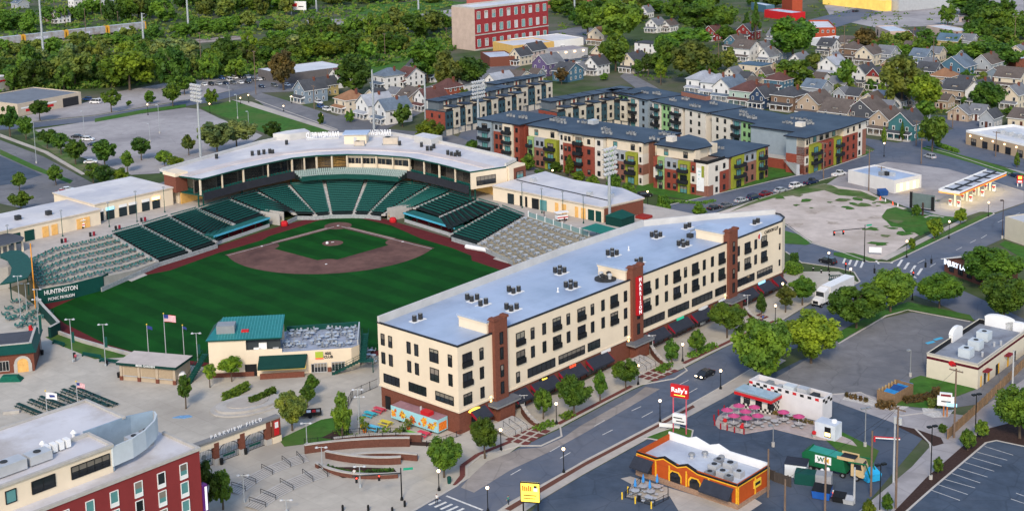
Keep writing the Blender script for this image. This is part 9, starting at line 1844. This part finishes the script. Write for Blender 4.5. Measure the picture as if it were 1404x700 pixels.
for i,(px,py) in enumerate([(555,694),(538,703),(505,700),(470,700)]): b=MB(); b.lathe([(.2,0),(.2,.9),(.14,1.05),(.01,1.1)],POLEB,8); o=b.build('bollard',None,loc=(*G(px,py),.03)); tag(o,'black bollard at the crossing corner, %s from the right'%ORD[i],'bollard','bollards at the crossing corner')
m=MB(); m.T=Matrix.Translation((*G(1145,384),.03)); [m.cyl((-1.5+.5*k,0,0),(-1.2+.5*k,.3,1.3),.08,n=5,m=mat('dark_patina',(.02,.05,.045),.5)) for k in range(6)]; m.box(-1.6,-.3,0,1.6,.4,.2,mat('dark_patina',(.02,.05,.045),.5)); m.cyl((-1.4,0,1.1),(1.4,.2,1.2),.2,.1,6,mat('dark_patina',(.02,.05,.045),.5)); tag(m.build('sculpture'),'dark green metal sculpture on the far corner plaza','sculpture')
b=MB(); b.prism([(-1.7,-1.7),(1.7,-1.7),(1.7,1.7),(-1.7,1.7)],0,6.2,mat('kiosk_red',(.28,.03,.025),.8,.2,1));
for k in range(9): b.box(-1.73,-1.73,.5+k*.62,1.73,1.73,.56+k*.62,BLACK)
b.T=Matrix.Identity(4); b.cyl((0,-1.75,1),(0,-1.75,4.6),.06,n=4,m=LGREY); [b.cyl((0,-1.75,2+.6*k),((-1)**k*.9,-1.75,2.5+.6*k),.05,n=4,m=LGREY) for k in range(4)]
o=b.build('patterned_kiosk',None,loc=(*G(883,325),0),rot=U); tag(o,'tall red kiosk with dark bands and pale branch motif behind the long block','kiosk')
b=MB(); b.box(-3,-1.2,0,3,1.2,2.4,DGREEN); o=b.build('storage_box',None,loc=(*G(858,318),0),rot=U); tag(o,'dark green storage box beside the light mast','box')
b=MB(); b.box(-2,-1.6,0,2,1.6,2.6,LGREY); b.poly([(-2.2,-1.8,2.6),(2.2,-1.8,2.6),(2.2,0,3.6),(-2.2,0,3.6)],CONDC); b.poly([(2.2,1.8,2.6),(-2.2,1.8,2.6),(-2.2,0,3.6),(2.2,0,3.6)],CONDC); o=b.build('garden_shed',None,loc=(*G(868,312),0),rot=U); tag(o,'small white garden shed behind the patterned kiosk','shed')
t=thing('billboard','white and red billboard on posts at the top left of centre','billboard',(*G(408,20),0),R(-20)); h=height_at(408,20,2); b=MB(); b.box(-7,-.2,h-6,7,.2,h,WHITE); o=b.build('panel',t); b=MB(); b.box(-6,-.24,h-3.8,0,-.2,h-1.4,REDP); b.box(1,-.24,h-4,5,-.2,h-3.4,BLACK); b.build('print',o)
for x in (-5,5): b=MB(); b.cyl((x,.2,0),(x,.2,h-.2),.4,n=8,m=LGREY); b.build('post',t)
P_=person
for (px,py),top,l in zip([(85,331),(90,330),(124,322),(129,321),(159,313),(164,312),(194,302),(199,301)],[(.02,.02,.02),(.28,.02,.06),(.03,.03,.03),(.25,.02,.05),(.02,.02,.03),(.3,.02,.05),(.02,.02,.02),(.26,.02,.05)],['black','dark red','black','dark red','black','dark red','black','dark red']): pass
for i,(px,py) in enumerate([(85,333),(124,324),(159,315),(194,304),(90,332),(129,323),(164,314),(199,303)]):
 red=i>=4; b=MB(); b.lathe([(.32,0),(.36,1.0),(.3,1.15),(.01,1.2)],mat('bin_red',(.22,.015,.03),.6) if red else BLACK,10); o=b.build('litter_bin',None,loc=(*G(px,py,5.5),5.5)); tag(o,'%s bin of the %s pair on the left concourse from the pavilion'%('dark red' if red else 'black',ORD[i%4]),'bin','bin pairs on the left concourse')
person('person in dark clothes leaning on the right concourse rail',746,297,(.03,.03,.04),(.03,.03,.05),1.0,z=5.5); person('person in black top on the right concourse, left of a pair',768,303,(.02,.02,.02),(.02,.02,.03),.4,z=5.5); person('person in maroon top on the right concourse, right of a pair',774,305,(.2,.02,.04),(.02,.02,.03),-.6,z=5.5)
person('person in blue top walking on the sidewalk near the third brick panel',1046,441,(.03,.12,.4),(.02,.02,.04),.8); person('person in teal top at the bottom edge left of the yellow sign',697,692,(.05,.2,.18),(.03,.03,.03),.9); person('person in white shirt standing beside the crossing corner signal',599,690,(.6,.6,.58),(.02,.02,.02),-.4); person('person in red shirt at the front corner of the drive-in patio',1018,590,(.4,.02,.03),(.03,.03,.05),.2,z=.15); person('person in white top standing near the plaza corner planter',486,655,(.6,.58,.55),(.1,.1,.12),.5)
cam = bpy.data.cameras.new('camera'); co = bpy.data.objects.new('camera', cam); COL.objects.link(co)
cam.sensor_width = 36; cam.lens = FOC/PW*36; cam.shift_y = CY/PW; cam.clip_end = 8000; cam.clip_start = 1
X = Vector((1,0,0)); UP = Vector((0,sT,cT)); FW = Vector((0,cT,-sT))
rt = X*cR + UP*sR; up = -X*sR + UP*cR
mw = Matrix.Identity(4)
for i in range(3):
 mw[i][0] = rt[i]; mw[i][1] = up[i]; mw[i][2] = -FW[i]
mw[2][3] = HC
co.matrix_world = mw
S.camera = co
w = bpy.data.worlds.new('World'); S.world = w; w.use_nodes = True
nt = w.node_tree; bg = nt.nodes['Background']
sky = nt.nodes.new('ShaderNodeTexSky'); sky.sky_type = 'NISHITA'; sky.sun_disc = False
SUN_EL, SUN_AZ = R(36), R(-98)          # the sun stands low behind the camera
sky.sun_elevation = SUN_EL; sky.sun_rotation = PI/2 - SUN_AZ
nt.links.new(sky.outputs[0], bg.inputs[0]); bg.inputs[1].default_value = .13
sl = bpy.data.lights.new('sun', 'SUN'); sl.energy = 1.5; sl.angle = R(11); sl.color = (1, .85, .66)
so = bpy.data.objects.new('sun', sl); COL.objects.link(so)
d = Vector((math.cos(SUN_AZ)*math.cos(SUN_EL), math.sin(SUN_AZ)*math.cos(SUN_EL), math.sin(SUN_EL)))
so.rotation_euler = d.to_track_quat('Z', 'Y').to_euler(); so.location = (0,0,200)
vs = S.view_settings
S.display_settings.display_device = 'sRGB'
vs.view_transform = 'Standard'; vs.look = 'None'; vs.gamma = 1; vs.exposure = 0.9; vs.use_curve_mapping = False
S.cycles.max_bounces = 5; S.cycles.diffuse_bounces = 3; S.cycles.transparent_max_bounces = 4
S.cycles.use_denoising = True
